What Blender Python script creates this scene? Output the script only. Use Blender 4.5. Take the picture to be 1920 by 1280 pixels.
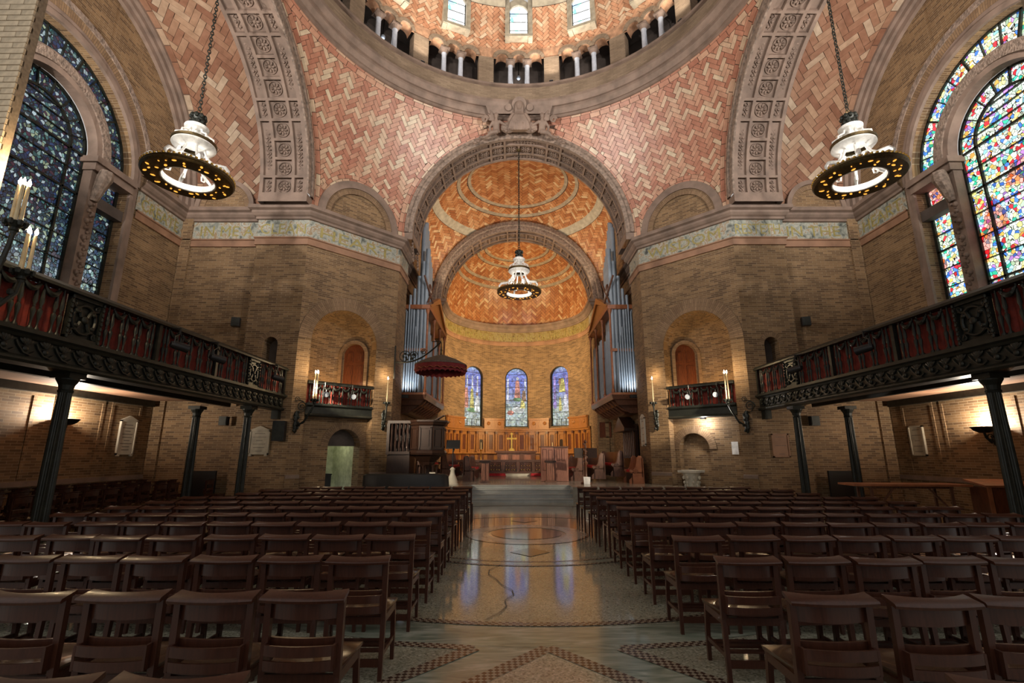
import bpy, math, random
import numpy as np
from math import sin, cos, pi, radians, sqrt, atan2, asin, hypot
from mathutils import Vector, Matrix

for o in list(bpy.data.objects):
    bpy.data.objects.remove(o)
SC = bpy.context.scene
COL = SC.collection
RND = random.Random(7)

# ------------------------------------------------------------------ camera
cam_data = bpy.data.cameras.new('camera')
cam_data.sensor_width = 36.0
cam_data.lens = 921.0 * 36.0 / 1920.0
cam_data.clip_start = 0.05
cam = bpy.data.objects.new('camera', cam_data)
cam.location = (-0.3, 0.0, 1.6)
cam.rotation_euler = (radians(90 + 12.84), 0, 0)
COL.objects.link(cam)
SC.camera = cam

# ------------------------------------------------------------------ world and exposure
world = bpy.data.worlds.new('world')
SC.world = world
world.use_nodes = True
_bg = world.node_tree.nodes['Background']
_bg.inputs[0].default_value = (1.0, 0.96, 0.92, 1)
_bg.inputs[1].default_value = 0.37
SC.view_settings.view_transform = 'Standard'
SC.view_settings.look = 'None'
SC.view_settings.exposure = 0.7
SC.view_settings.gamma = 1.0
SC.view_settings.use_curve_mapping = False
SC.cycles.sample_clamp_indirect = 4.0
SC.cycles.max_bounces = 7
SC.cycles.diffuse_bounces = 3
SC.cycles.glossy_bounces = 3
SC.cycles.caustics_reflective = False
SC.cycles.caustics_refractive = False

# lamp powers in watts; apse, dome, cornice and chancel are added floods; each lamp is made in its fitting's builder
POWER = dict(chandelier=26.0, chancel_chandelier=18.0, niche=55.0, uplight=170.0, candle=7.0, apse=1900.0,
             organ=60.0, gallery=3.0, doorway=6.0, dome=520.0, cornice=2450.0, chancel=650.0, stage=1500.0, recess=32.0)
GLASS = dict(left=0.26, right=1.1, apse=0.6, dome=1.7)


def lamp(kind, name, loc, power, color, radius=0.1, target=None, angle=70, blend=0.6, parent=None):
    d = bpy.data.lights.new(name, kind)
    d.energy = power
    d.color = color
    d.shadow_soft_size = radius
    if kind == 'SPOT':
        d.spot_size = radians(angle)
        d.spot_blend = blend
    o = bpy.data.objects.new(name, d)
    o.location = loc
    if target is not None:
        v = Vector(target) - Vector(loc)
        o.rotation_euler = v.to_track_quat('-Z', 'Y').to_euler()
    COL.objects.link(o)
    if parent is not None:
        o.parent = parent
    return o


# ------------------------------------------------------------------ materials
def _new(name):
    m = bpy.data.materials.new(name)
    m.use_nodes = True
    nt = m.node_tree
    return m, nt, nt.nodes['Principled BSDF']


def _node(nt, t, **kw):
    n = nt.nodes.new(t)
    for k, v in kw.items():
        setattr(n, k, v)
    return n


def ramp(nt, stops, interp='LINEAR'):
    r = nt.nodes.new('ShaderNodeValToRGB')
    cr = r.color_ramp
    cr.interpolation = interp
    while len(cr.elements) < len(stops):
        cr.elements.new(0.5)
    for e, (p, c) in zip(cr.elements, stops):
        e.position = p
        e.color = (*c, 1)
    return r


def basic(name, col, rough=0.6, metal=0.0, scale=6.0, var=0.25, bump=0.0, bscale=None, stretch=None, spec=0.5, coat=0.0):
    m, nt, b = _new(name)
    b.inputs['Roughness'].default_value = rough
    b.inputs['Metallic'].default_value = metal
    b.inputs['Specular IOR Level'].default_value = spec
    b.inputs['Coat Weight'].default_value = coat
    tc = nt.nodes.new('ShaderNodeTexCoord')
    src = tc.outputs['Object']
    if stretch:
        mp = nt.nodes.new('ShaderNodeMapping')
        mp.inputs['Scale'].default_value = stretch
        nt.links.new(src, mp.inputs[0])
        src = mp.outputs[0]
    n = nt.nodes.new('ShaderNodeTexNoise')
    n.inputs['Scale'].default_value = scale
    n.inputs['Detail'].default_value = 4
    nt.links.new(src, n.inputs['Vector'])
    c = np.array(col)
    r = ramp(nt, [(0.3, tuple(c * (1 - var))), (0.7, tuple(np.minimum(c * (1 + var), 1)))])
    nt.links.new(n.outputs[0], r.inputs[0])
    nt.links.new(r.outputs[0], b.inputs['Base Color'])
    if bump:
        n2 = nt.nodes.new('ShaderNodeTexNoise')
        n2.inputs['Scale'].default_value = bscale or scale * 4
        n2.inputs['Detail'].default_value = 3
        nt.links.new(src, n2.inputs['Vector'])
        bp = nt.nodes.new('ShaderNodeBump')
        bp.inputs['Strength'].default_value = bump
        bp.inputs['Distance'].default_value = 0.03
        nt.links.new(n2.outputs[0], bp.inputs['Height'])
        nt.links.new(bp.outputs[0], b.inputs['Normal'])
    return m


def brick_mat(name, c1, c2, mortar, w=0.29, h=0.068, ms=0.006, scale=1.0):
    m, nt, b = _new(name)
    b.inputs['Roughness'].default_value = 0.75
    uv = nt.nodes.new('ShaderNodeUVMap')
    t = nt.nodes.new('ShaderNodeTexBrick')
    t.inputs['Color1'].default_value = (*c1, 1)
    t.inputs['Color2'].default_value = (*c2, 1)
    t.inputs['Mortar'].default_value = (*mortar, 1)
    t.inputs['Scale'].default_value = scale
    t.inputs['Brick Width'].default_value = w
    t.inputs['Row Height'].default_value = h
    t.inputs['Mortar Size'].default_value = ms
    t.inputs['Mortar Smooth'].default_value = 0.1
    t.inputs['Bias'].default_value = 0.0
    nt.links.new(uv.outputs[0], t.inputs['Vector'])
    n = nt.nodes.new('ShaderNodeTexNoise')
    n.inputs['Scale'].default_value = 1.3
    n.inputs['Detail'].default_value = 5
    tc = nt.nodes.new('ShaderNodeTexCoord')
    nt.links.new(tc.outputs['Object'], n.inputs['Vector'])
    r = ramp(nt, [(0.3, (0.78, 0.74, 0.7)), (0.7, (1.15, 1.12, 1.1))])
    nt.links.new(n.outputs[0], r.inputs[0])
    mx = _node(nt, 'ShaderNodeMix', data_type='RGBA', blend_type='MULTIPLY')
    mx.inputs[0].default_value = 1.0
    nt.links.new(t.outputs[0], mx.inputs[6])
    nt.links.new(r.outputs[0], mx.inputs[7])
    nt.links.new(mx.outputs[2], b.inputs['Base Color'])
    bp = nt.nodes.new('ShaderNodeBump')
    bp.inputs['Strength'].default_value = 0.35
    bp.inputs['Distance'].default_value = 0.01
    bp.invert = True
    nt.links.new(t.outputs[1], bp.inputs['Height'])
    nt.links.new(bp.outputs[0], b.inputs['Normal'])
    return m


def tile_mat(name, stops, rough=0.35):
    m, nt, b = _new(name)
    b.inputs['Roughness'].default_value = rough
    a = _node(nt, 'ShaderNodeAttribute', attribute_name='tint')
    r = ramp(nt, stops)
    nt.links.new(a.outputs['Fac'], r.inputs[0])
    n = nt.nodes.new('ShaderNodeTexNoise')
    n.inputs['Scale'].default_value = 5.0
    n.inputs['Detail'].default_value = 4
    tc = nt.nodes.new('ShaderNodeTexCoord')
    nt.links.new(tc.outputs['Object'], n.inputs['Vector'])
    r2 = ramp(nt, [(0.3, (0.82, 0.8, 0.78)), (0.7, (1.1, 1.1, 1.1))])
    nt.links.new(n.outputs[0], r2.inputs[0])
    mx = _node(nt, 'ShaderNodeMix', data_type='RGBA', blend_type='MULTIPLY')
    mx.inputs[0].default_value = 1.0
    nt.links.new(r.outputs[0], mx.inputs[6])
    nt.links.new(r2.outputs[0], mx.inputs[7])
    nt.links.new(mx.outputs[2], b.inputs['Base Color'])
    return m


def emit_mat(name, col, strength):
    m, nt, b = _new(name)
    b.inputs['Base Color'].default_value = (*col, 1)
    b.inputs['Emission Color'].default_value = (*col, 1)
    b.inputs['Emission Strength'].default_value = strength
    return m


def glass_mat(name, stops, strength, scale=7.0, lead=0.035, big=None, zramp=None):
    """stained glass: irregular leaded cells, lit from outside"""
    m, nt, b = _new(name)
    b.inputs['Base Color'].default_value = (0.02, 0.02, 0.025, 1)
    b.inputs['Roughness'].default_value = 0.2
    tc = nt.nodes.new('ShaderNodeTexCoord')
    nz = nt.nodes.new('ShaderNodeTexNoise')
    nz.inputs['Scale'].default_value = 3.0
    nt.links.new(tc.outputs['Object'], nz.inputs['Vector'])
    ad = _node(nt, 'ShaderNodeMix', data_type='VECTOR')
    ad.inputs[0].default_value = 0.12
    nt.links.new(tc.outputs['Object'], ad.inputs[4])
    nt.links.new(nz.outputs['Color'], ad.inputs[5])
    v = _node(nt, 'ShaderNodeTexVoronoi', feature='F1')
    v.inputs['Scale'].default_value = scale
    e = _node(nt, 'ShaderNodeTexVoronoi', feature='DISTANCE_TO_EDGE')
    e.inputs['Scale'].default_value = scale
    for q in (v, e):
        nt.links.new(ad.outputs[1], q.inputs['Vector'])
    sp = nt.nodes.new('ShaderNodeSeparateColor')
    nt.links.new(v.outputs['Color'], sp.inputs[0])
    r = ramp(nt, stops, 'CONSTANT')
    nt.links.new(sp.outputs[0], r.inputs[0])
    col = r.outputs[0]
    if big:
        v2 = _node(nt, 'ShaderNodeTexVoronoi', feature='F1')
        v2.inputs['Scale'].default_value = big[0]
        nt.links.new(ad.outputs[1], v2.inputs['Vector'])
        sp2 = nt.nodes.new('ShaderNodeSeparateColor')
        nt.links.new(v2.outputs['Color'], sp2.inputs[0])
        r2 = ramp(nt, big[1], 'CONSTANT')
        nt.links.new(sp2.outputs[0], r2.inputs[0])
        mx = _node(nt, 'ShaderNodeMix', data_type='RGBA', blend_type='MULTIPLY')
        mx.inputs[0].default_value = big[2]
        nt.links.new(col, mx.inputs[6])
        nt.links.new(r2.outputs[0], mx.inputs[7])
        col = mx.outputs[2]
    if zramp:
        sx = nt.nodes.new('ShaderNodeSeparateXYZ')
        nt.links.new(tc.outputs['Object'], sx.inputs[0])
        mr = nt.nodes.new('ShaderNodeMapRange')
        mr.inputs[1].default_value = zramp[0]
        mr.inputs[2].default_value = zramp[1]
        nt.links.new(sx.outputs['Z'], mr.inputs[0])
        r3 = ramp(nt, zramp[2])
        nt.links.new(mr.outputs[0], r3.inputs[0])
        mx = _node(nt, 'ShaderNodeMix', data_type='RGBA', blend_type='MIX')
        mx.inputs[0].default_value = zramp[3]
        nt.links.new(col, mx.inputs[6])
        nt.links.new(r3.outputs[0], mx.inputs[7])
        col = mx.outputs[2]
    lt = nt.nodes.new('ShaderNodeMath')
    lt.operation = 'GREATER_THAN'
    lt.inputs[1].default_value = lead
    nt.links.new(e.outputs['Distance'], lt.inputs[0])
    br = nt.nodes.new('ShaderNodeMath')
    br.operation = 'MULTIPLY'
    nt.links.new(lt.outputs[0], br.inputs[0])
    mr2 = nt.nodes.new('ShaderNodeMapRange')
    mr2.inputs[3].default_value = 0.45 * strength
    mr2.inputs[4].default_value = 1.35 * strength
    nt.links.new(sp.outputs[1], mr2.inputs[0])
    nt.links.new(mr2.outputs[0], br.inputs[1])
    nt.links.new(col, b.inputs['Emission Color'])
    nt.links.new(br.outputs[0], b.inputs['Emission Strength'])
    return m


M = {}
M['brick'] = brick_mat('buff_brick', (0.285, 0.178, 0.086), (0.118, 0.068, 0.032), (0.33, 0.255, 0.165))
M['arch_brick'] = brick_mat('arch_brick', (0.30, 0.20, 0.115), (0.20, 0.125, 0.068), (0.12, 0.08, 0.05), w=0.30, h=0.066)
M['drum_brick'] = brick_mat('drum_brick', (0.30, 0.225, 0.155), (0.22, 0.16, 0.11), (0.19, 0.145, 0.10))
M['near_brick'] = basic('near_brick', (0.60, 0.48, 0.33), 0.75, scale=9, var=0.25, bump=0.1)
M['mortar'] = basic('mortar', (0.34, 0.26, 0.18), 0.85, scale=20)
M['stone'] = basic('brownstone', (0.230, 0.163, 0.126), 0.7, scale=2.2, var=0.28, bump=0.12, bscale=22)
M['carved'] = basic('carved_brownstone', (0.245, 0.182, 0.142), 0.75, scale=9, var=0.45, bump=1.0, bscale=16)
M['terra'] = basic('terracotta_band', (0.30, 0.165, 0.098), 0.65, scale=1.8, var=0.3, bump=0.05)
M['mosaic'] = None
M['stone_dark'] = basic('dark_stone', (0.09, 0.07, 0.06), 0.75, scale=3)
M['tile'] = tile_mat('vault_tile', [(0.0, (0.34, 0.125, 0.078)), (0.35, (0.46, 0.21, 0.135)), (0.65, (0.54, 0.31, 0.205)), (1.0, (0.62, 0.50, 0.35))])
M['tile_warm'] = tile_mat('warm_vault_tile', [(0.0, (0.30, 0.10, 0.035)), (0.4, (0.44, 0.185, 0.07)), (0.75, (0.53, 0.28, 0.13)), (1.0, (0.62, 0.44, 0.25))])
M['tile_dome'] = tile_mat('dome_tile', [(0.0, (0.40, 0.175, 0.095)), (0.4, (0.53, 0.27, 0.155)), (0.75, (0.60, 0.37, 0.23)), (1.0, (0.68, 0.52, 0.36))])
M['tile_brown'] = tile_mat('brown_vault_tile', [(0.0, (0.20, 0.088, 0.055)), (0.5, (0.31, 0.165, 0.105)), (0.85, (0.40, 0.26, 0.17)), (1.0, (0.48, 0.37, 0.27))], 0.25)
M['grout'] = basic('tile_joint', (0.09, 0.05, 0.035), 0.9)
M['orange'] = basic('orange_tile_face', (0.46, 0.26, 0.155), 0.5, scale=6, var=0.3)
M['band'] = basic('grey_tile_band', (0.33, 0.27, 0.19), 0.6, scale=5)
M['cream'] = basic('cream_tile', (0.40, 0.35, 0.26), 0.5, scale=4)
M['iron'] = basic('dark_green_iron', (0.018, 0.02, 0.016), 0.42, 0.35, scale=8, var=0.4)
M['black'] = basic('black_housing', (0.008, 0.008, 0.009), 0.5, scale=8)
M['bronze'] = basic('bronze', (0.10, 0.07, 0.03), 0.4, 0.8, scale=20, var=0.4, bump=0.25)
M['white_metal'] = basic('white_enamel_metal', (0.80, 0.79, 0.75), 0.35, 0.0, scale=14, var=0.15)
M['amber'] = emit_mat('amber_glass', (1.0, 0.42, 0.06), 0.9)
M['bulb'] = emit_mat('bulb_glow', (1.0, 0.93, 0.82), 12.0)
M['flame'] = emit_mat('candle_bulb', (1.0, 0.86, 0.62), 22.0)
M['candle'] = basic('ivory_candle', (0.62, 0.50, 0.30), 0.5, scale=5)
M['wood'] = basic('dark_mahogany', (0.046, 0.0155, 0.0085), 0.30, scale=5, var=0.22, stretch=(14, 14, 1.6), coat=0.08, spec=0.3)
M['seat_wood'] = basic('worn_seat_wood', (0.060, 0.028, 0.012), 0.22, scale=4, var=0.3, stretch=(9, 1.5, 9), coat=0.3)
M['oak'] = basic('golden_oak', (0.34, 0.135, 0.03), 0.4, scale=5, var=0.3, stretch=(7, 7, 1.2), coat=0.15)
M['oak_red'] = basic('red_oak_panel', (0.12, 0.032, 0.011), 0.38, scale=5, var=0.35, stretch=(7, 7, 1.2), coat=0.2)
M['stall'] = basic('stall_walnut', (0.12, 0.05, 0.028), 0.35, scale=5, var=0.4, stretch=(7, 7, 1.2), coat=0.2)
M['pink_wood'] = basic('pinkish_cherry', (0.31, 0.13, 0.085), 0.4, scale=4, var=0.25, stretch=(7, 7, 1.2), coat=0.2)
M['pulpit'] = basic('black_walnut', (0.030, 0.014, 0.009), 0.38, scale=5, var=0.3, stretch=(7, 7, 1.2), coat=0.05, spec=0.3)
M['red'] = basic('red_curtain', (0.17, 0.018, 0.009), 0.8, scale=10, var=0.3)
M['cushion'] = basic('red_cushion', (0.55, 0.02, 0.03), 0.7, scale=12)
M['dark_red'] = basic('dark_red_velvet', (0.16, 0.012, 0.014), 0.85, scale=12)
M['taupe'] = basic('taupe_cloth', (0.10, 0.075, 0.055), 0.85, scale=12)
M['gold'] = basic('brass', (0.75, 0.46, 0.10), 0.28, 1.0, scale=6, var=0.15)
M['gilt'] = basic('gilt_letter', (0.34, 0.29, 0.10), 0.5, 0.2, scale=6)
M['pipe'] = basic('grey_organ_pipe', (0.30, 0.36, 0.43), 0.45, 0.15, scale=3, var=0.12)
M['copper'] = basic('copper_wood', (0.34, 0.12, 0.05), 0.4, 0.1, scale=5)
M['marble_white'] = basic('white_marble', (0.62, 0.58, 0.48), 0.5, scale=3, var=0.15)
M['ink'] = basic('engraved_line', (0.12, 0.10, 0.08), 0.8)
M['column_stone'] = basic('grey_granite_shaft', (0.52, 0.55, 0.62), 0.45, scale=9, var=0.12)
M['terrazzo'] = None
M['paper'] = basic('white_paper', (0.8, 0.8, 0.8), 0.7)
M['room'] = basic('pale_green_plaster', (0.42, 0.45, 0.30), 0.8)
M['lens'] = basic('lamp_lens', (0.36, 0.40, 0.46), 0.12, 0.0, scale=8, var=0.1)


def _mosaic(name='mosaic_frieze', stops=None):
    m, nt, b = _new(name)
    b.inputs['Roughness'].default_value = 0.45
    tc = nt.nodes.new('ShaderNodeTexCoord')
    n = nt.nodes.new('ShaderNodeTexNoise')
    n.inputs['Scale'].default_value = 4.2
    n.inputs['Detail'].default_value = 8
    n.inputs['Distortion'].default_value = 0.8
    nt.links.new(tc.outputs['Object'], n.inputs['Vector'])
    r = ramp(nt, stops or [(0.30, (0.06, 0.07, 0.065)), (0.42, (0.26, 0.28, 0.24)), (0.52, (0.42, 0.42, 0.36)), (0.58, (0.30, 0.19, 0.08)), (0.64, (0.48, 0.48, 0.43)), (0.75, (0.18, 0.2, 0.16))])
    nt.links.new(n.outputs[0], r.inputs[0])
    nt.links.new(r.outputs[0], b.inputs['Base Color'])
    return m


def _terrazzo(name, stops, scale, rough):
    m, nt, b = _new(name)
    b.inputs['Roughness'].default_value = rough
    b.inputs['Coat Weight'].default_value = 0.3
    b.inputs['Coat Roughness'].default_value = 0.06
    tc = nt.nodes.new('ShaderNodeTexCoord')
    v = _node(nt, 'ShaderNodeTexVoronoi', feature='F1')
    v.inputs['Scale'].default_value = scale
    nt.links.new(tc.outputs['Object'], v.inputs['Vector'])
    sp = nt.nodes.new('ShaderNodeSeparateColor')
    nt.links.new(v.outputs['Color'], sp.inputs[0])
    r = ramp(nt, stops)
    nt.links.new(sp.outputs[0], r.inputs[0])
    n = nt.nodes.new('ShaderNodeTexNoise')
    n.inputs['Scale'].default_value = 0.8
    nt.links.new(tc.outputs['Object'], n.inputs['Vector'])
    r2 = ramp(nt, [(0.35, (0.8, 0.8, 0.78)), (0.65, (1.1, 1.08, 1.05))])
    nt.links.new(n.outputs[0], r2.inputs[0])
    mx = _node(nt, 'ShaderNodeMix', data_type='RGBA', blend_type='MULTIPLY')
    mx.inputs[0].default_value = 1.0
    nt.links.new(r.outputs[0], mx.inputs[6])
    nt.links.new(r2.outputs[0], mx.inputs[7])
    nt.links.new(mx.outputs[2], b.inputs['Base Color'])
    return m


def _marble(name, c0, c1, c2, rough=0.14, stretch=(1, 1, 1)):
    m, nt, b = _new(name)
    b.inputs['Roughness'].default_value = rough
    b.inputs['Coat Weight'].default_value = 0.3
    b.inputs['Coat Roughness'].default_value = 0.05
    tc = nt.nodes.new('ShaderNodeTexCoord')
    mp = nt.nodes.new('ShaderNodeMapping')
    mp.inputs['Scale'].default_value = stretch
    nt.links.new(tc.outputs['Object'], mp.inputs[0])
    n = nt.nodes.new('ShaderNodeTexNoise')
    n.inputs['Scale'].default_value = 2.2
    n.inputs['Detail'].default_value = 8
    n.inputs['Distortion'].default_value = 1.2
    nt.links.new(mp.outputs[0], n.inputs['Vector'])
    r = ramp(nt, [(0.3, c0), (0.5, c1), (0.68, c2)])
    nt.links.new(n.outputs[0], r.inputs[0])
    nt.links.new(r.outputs[0], b.inputs['Base Color'])
    return m


def _checker():
    m, nt, b = _new('checker_mosaic_border')
    b.inputs['Roughness'].default_value = 0.2
    uv = nt.nodes.new('ShaderNodeUVMap')
    c = nt.nodes.new('ShaderNodeTexChecker')
    c.inputs['Scale'].default_value = 1.0
    c.inputs['Color1'].default_value = (0.06, 0.032, 0.022, 1)
    c.inputs['Color2'].default_value = (0.26, 0.22, 0.16, 1)
    nt.links.new(uv.outputs[0], c.inputs['Vector'])
    nt.links.new(c.outputs[0], b.inputs['Base Color'])
    return m


M['mosaic'] = _mosaic()
M['mosaic_gold'] = _mosaic('gold_mosaic_frieze', [(0.3, (0.14, 0.10, 0.03)), (0.45, (0.27, 0.19, 0.06)), (0.58, (0.34, 0.28, 0.13)), (0.7, (0.22, 0.15, 0.05))])
M['terrazzo'] = _terrazzo('terrazzo', [(0.0, (0.15, 0.145, 0.105)), (0.35, (0.29, 0.28, 0.21)), (0.8, (0.34, 0.33, 0.25)), (1.0, (0.46, 0.44, 0.36))], 70, 0.10)
M['green_marble'] = _marble('green_marble', (0.13, 0.155, 0.115), (0.23, 0.25, 0.19), (0.36, 0.37, 0.30), stretch=(1, 5, 1))
M['pale_marble'] = _marble('pale_marble', (0.24, 0.22, 0.18), (0.32, 0.30, 0.25), (0.40, 0.38, 0.32), 0.22)
M['grey_marble'] = _marble('grey_step_marble', (0.36, 0.37, 0.355), (0.42, 0.43, 0.41), (0.48, 0.49, 0.465), 0.18, stretch=(1, 1, 1))
M['porphyry'] = _marble('porphyry_disc', (0.05, 0.03, 0.02), (0.08, 0.05, 0.032), (0.12, 0.08, 0.05))
M['checker'] = _checker()
W = (0.85, 0.95, 0.84)
M['glass_right'] = glass_mat('bright_stained_glass', [(0, W), (0.45, (0.62, 0.9, 0.62)), (0.53, (0.3, 0.62, 0.75)), (0.60, (0.06, 0.2, 0.75)), (0.68, (0.95, 0.85, 0.3)), (0.76, (0.85, 0.04, 0.06)), (0.82, (0.04, 0.5, 0.35)), (0.88, (0.5, 0.25, 0.75)), (0.94, (0.95, 0.45, 0.1))],
                             GLASS['right'], 12.0, 0.05, big=(1.5, [(0, (1, 1, 1)), (0.45, (1, 0.95, 0.85)), (0.66, (0.6, 0.75, 1.0)), (0.78, (1.0, 0.22, 0.2)), (0.88, (0.9, 1, 0.8))], 0.8))
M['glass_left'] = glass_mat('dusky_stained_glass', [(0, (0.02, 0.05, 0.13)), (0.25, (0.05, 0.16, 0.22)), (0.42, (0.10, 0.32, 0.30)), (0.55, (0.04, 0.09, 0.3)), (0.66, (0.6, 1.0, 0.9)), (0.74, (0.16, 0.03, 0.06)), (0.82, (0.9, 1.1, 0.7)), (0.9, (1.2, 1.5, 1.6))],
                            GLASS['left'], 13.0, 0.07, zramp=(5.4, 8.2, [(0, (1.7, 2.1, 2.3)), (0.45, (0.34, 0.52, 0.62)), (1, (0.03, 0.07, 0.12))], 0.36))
M['glass_apse'] = glass_mat('figured_stained_glass', [(0, (0.6, 0.68, 0.8)), (0.25, (0.3, 0.42, 0.8)), (0.5, (0.62, 0.55, 0.45)), (0.7, (0.36, 0.5, 0.4)), (0.85, (0.5, 0.4, 0.7))],
                            GLASS['apse'], 9.0, 0.012, zramp=(3.3, 7.2, [(0.0, (0.34, 0.38, 0.28)), (0.14, (0.50, 0.58, 0.50)), (0.36, (0.34, 0.42, 0.36)), (0.5, (0.22, 0.28, 0.52)), (0.72, (0.08, 0.12, 0.62)), (0.9, (0.14, 0.2, 0.72)), (1.0, (0.35, 0.5, 0.7))], 0.78))
for _n, _c in (('pale', (0.72, 0.74, 0.86)), ('rose', (0.62, 0.26, 0.20)), ('yellow', (0.70, 0.62, 0.20)), ('green', (0.22, 0.42, 0.20)), ('white', (0.85, 0.88, 0.84)), ('brown', (0.34, 0.20, 0.12)), ('violet', (0.40, 0.30, 0.68))):
    M['pot_' + _n] = glass_mat(_n + '_pot_glass', [(0, _c), (0.35, tuple(0.75 * q for q in _c)), (0.7, tuple(min(1, 1.2 * q) for q in _c))], GLASS['apse'], 7.0, 0.02)
M['glass_dome'] = glass_mat('white_leaded_glass', [(0, (1, 1, 0.98)), (0.86, (0.3, 0.8, 0.65)), (0.91, (0.95, 0.35, 0.3)), (0.95, (0.5, 0.7, 1.0)), (0.98, (1, 0.6, 0.2))], GLASS['dome'], 6.0, 0.008)
NEED_UV = {M['drum_brick'].name, M['brick'].name, M['arch_brick'].name, M['checker'].name}


# ------------------------------------------------------------------ mesh builder
class MB:
    def __init__(s):
        s.v, s.f, s.uv, s.t = [], [], [], []

    def face(s, pts, uv=None, tint=0.5):
        k = len(s.v)
        s.v.extend(tuple(p) for p in pts)
        s.f.append(tuple(range(k, k + len(pts))))
        s.uv.append(uv)
        s.t.append(tint)

    def idx(s, verts, faces, tint=0.5):
        k = len(s.v)
        s.v.extend(tuple(p) for p in verts)
        for f in faces:
            s.f.append(tuple(k + i for i in f))
            s.uv.append(None)
            s.t.append(tint)

    def box(s, c, d, rz=0.0, R=None, taper=1.0):
        x, y, z = d[0] / 2, d[1] / 2, d[2] / 2
        R = R or Matrix.Rotation(rz, 3, 'Z')
        c = Vector(c)
        vs = []
        for k, (a, b_, e) in enumerate([(-1, -1, -1), (1, -1, -1), (1, 1, -1), (-1, 1, -1), (-1, -1, 1), (1, -1, 1), (1, 1, 1), (-1, 1, 1)]):
            q = taper if e > 0 else 1.0
            vs.append(c + R @ Vector((a * x * q, b_ * y * q, e * z)))
        s.idx(vs, [(3, 2, 1, 0), (4, 5, 6, 7), (0, 1, 5, 4), (1, 2, 6, 5), (2, 3, 7, 6), (3, 0, 4, 7)])
        return s

    def prism(s, poly, vec):
        n = len(poly)
        a = [Vector(p) for p in poly]
        vec = Vector(vec)
        s.idx(a + [p + vec for p in a], [tuple(range(n - 1, -1, -1)), tuple(range(n, 2 * n))] + [(i, (i + 1) % n, n + (i + 1) % n, n + i) for i in range(n)])
        return s

    def lathe(s, prof, n=16, c=(0, 0, 0), a0=0.0, a1=2 * pi, mat3=None, sx=1.0, sy=1.0):
        full = abs(a1 - a0 - 2 * pi) < 1e-6
        m = n if full else n + 1
        vs, fs = [], []
        for i in range(m):
            a = a0 + (a1 - a0) * i / n
            for r, z in prof:
                p = Vector((r * cos(a) * sx, r * sin(a) * sy, z))
                if mat3 is not None:
                    p = mat3 @ p
                vs.append(p + Vector(c))
        k = len(prof)
        for i in range(n):
            j = (i + 1) % m
            for q in range(k - 1):
                fs.append((i * k + q, j * k + q, j * k + q + 1, i * k + q + 1))
        s.idx(vs, fs)
        return s

    def tube(s, path, r, n=6, cap=True):
        path = [Vector(p) for p in path]
        k = len(path)
        rr = r if isinstance(r, (list, tuple)) else [r] * k
        vs, fs = [], []
        up = None
        for i, p in enumerate(path):
            t = (path[min(i + 1, k - 1)] - path[max(i - 1, 0)])
            t.normalize()
            if up is None:
                up = Vector((0, 0, 1)) if abs(t.z) < 0.9 else Vector((1, 0, 0))
            a = t.cross(up)
            if a.length < 1e-5:
                a = t.orthogonal()
            a.normalize()
            b = a.cross(t)
            up = b
            for j in range(n):
                th = 2 * pi * j / n
                vs.append(p + (a * cos(th) + b * sin(th)) * rr[i])
        for i in range(k - 1):
            for j in range(n):
                q = (j + 1) % n
                fs.append((i * n + j, i * n + q, (i + 1) * n + q, (i + 1) * n + j))
        if cap:
            fs.append(tuple(range(n - 1, -1, -1)))
            fs.append(tuple(range((k - 1) * n, k * n)))
        s.idx(vs, fs)
        return s

    def grid(s, P, uv=None, closed=False):
        nu, nv = len(P), len(P[0])
        k = len(s.v)
        for row in P:
            s.v.extend(tuple(p) for p in row)
        for i in range(nu - 1 + (1 if closed else 0)):
            i2 = (i + 1) % nu
            for j in range(nv - 1):
                s.f.append((k + i * nv + j, k + i2 * nv + j, k + i2 * nv + j + 1, k + i * nv + j + 1))
                s.uv.append([uv[i][j], uv[i2][j], uv[i2][j + 1], uv[i][j + 1]] if uv else None)
                s.t.append(0.5)
        return s

    def blob(s, c, r, nu=10, nv=7, R=None):
        vs, fs = [], []
        c = Vector(c)
        for i in range(nv + 1):
            ph = -pi / 2 + pi * i / nv
            for j in range(nu):
                a = 2 * pi * j / nu
                p = Vector((r[0] * cos(ph) * cos(a), r[1] * cos(ph) * sin(a), r[2] * sin(ph)))
                vs.append(c + (R @ p if R else p))
        for i in range(nv):
            for j in range(nu):
                q = (j + 1) % nu
                fs.append((i * nu + j, i * nu + q, (i + 1) * nu + q, (i + 1) * nu + j))
        s.idx(vs, fs)
        return s

    def mesh(s, name, mat, smooth=False, tint=False):
        me = bpy.data.meshes.new(name)
        me.from_pydata(s.v, [], s.f)
        if mat is not None:
            me.materials.append(mat)
        if mat is not None and mat.name in NEED_UV:
            flat = []
            for f, uv in zip(s.f, s.uv):
                if uv is None:
                    p = [np.array(s.v[i]) for i in f]
                    n = np.zeros(3)
                    for i in range(len(p)):
                        n = n + np.cross(p[i], p[(i + 1) % len(p)])
                    L = np.linalg.norm(n) or 1.0
                    n = n / L
                    h = hypot(n[0], n[1])
                    if h > 0.35:
                        t = np.array((-n[1] / h, n[0] / h, 0))
                        uv = [(float(q @ t), float(q[2])) for q in p]
                    else:
                        uv = [(float(q[0]), float(q[1])) for q in p]
                for a in uv:
                    flat.extend(a)
            ul = me.uv_layers.new(name='UVMap')
            ul.data.foreach_set('uv', flat)
        if tint:
            at = me.attributes.new('tint', 'FLOAT', 'FACE')
            at.data.foreach_set('value', s.t)
        if smooth:
            me.polygons.foreach_set('use_smooth', [True] * len(me.polygons))
            if smooth != 'all':
                me.set_sharp_from_angle(angle=radians(40))
        me.update()
        return me

    def build(s, name, mat, parent=None, smooth=False, tint=False):
        return link(name, s.mesh(name, mat, smooth, tint), parent)


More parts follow.
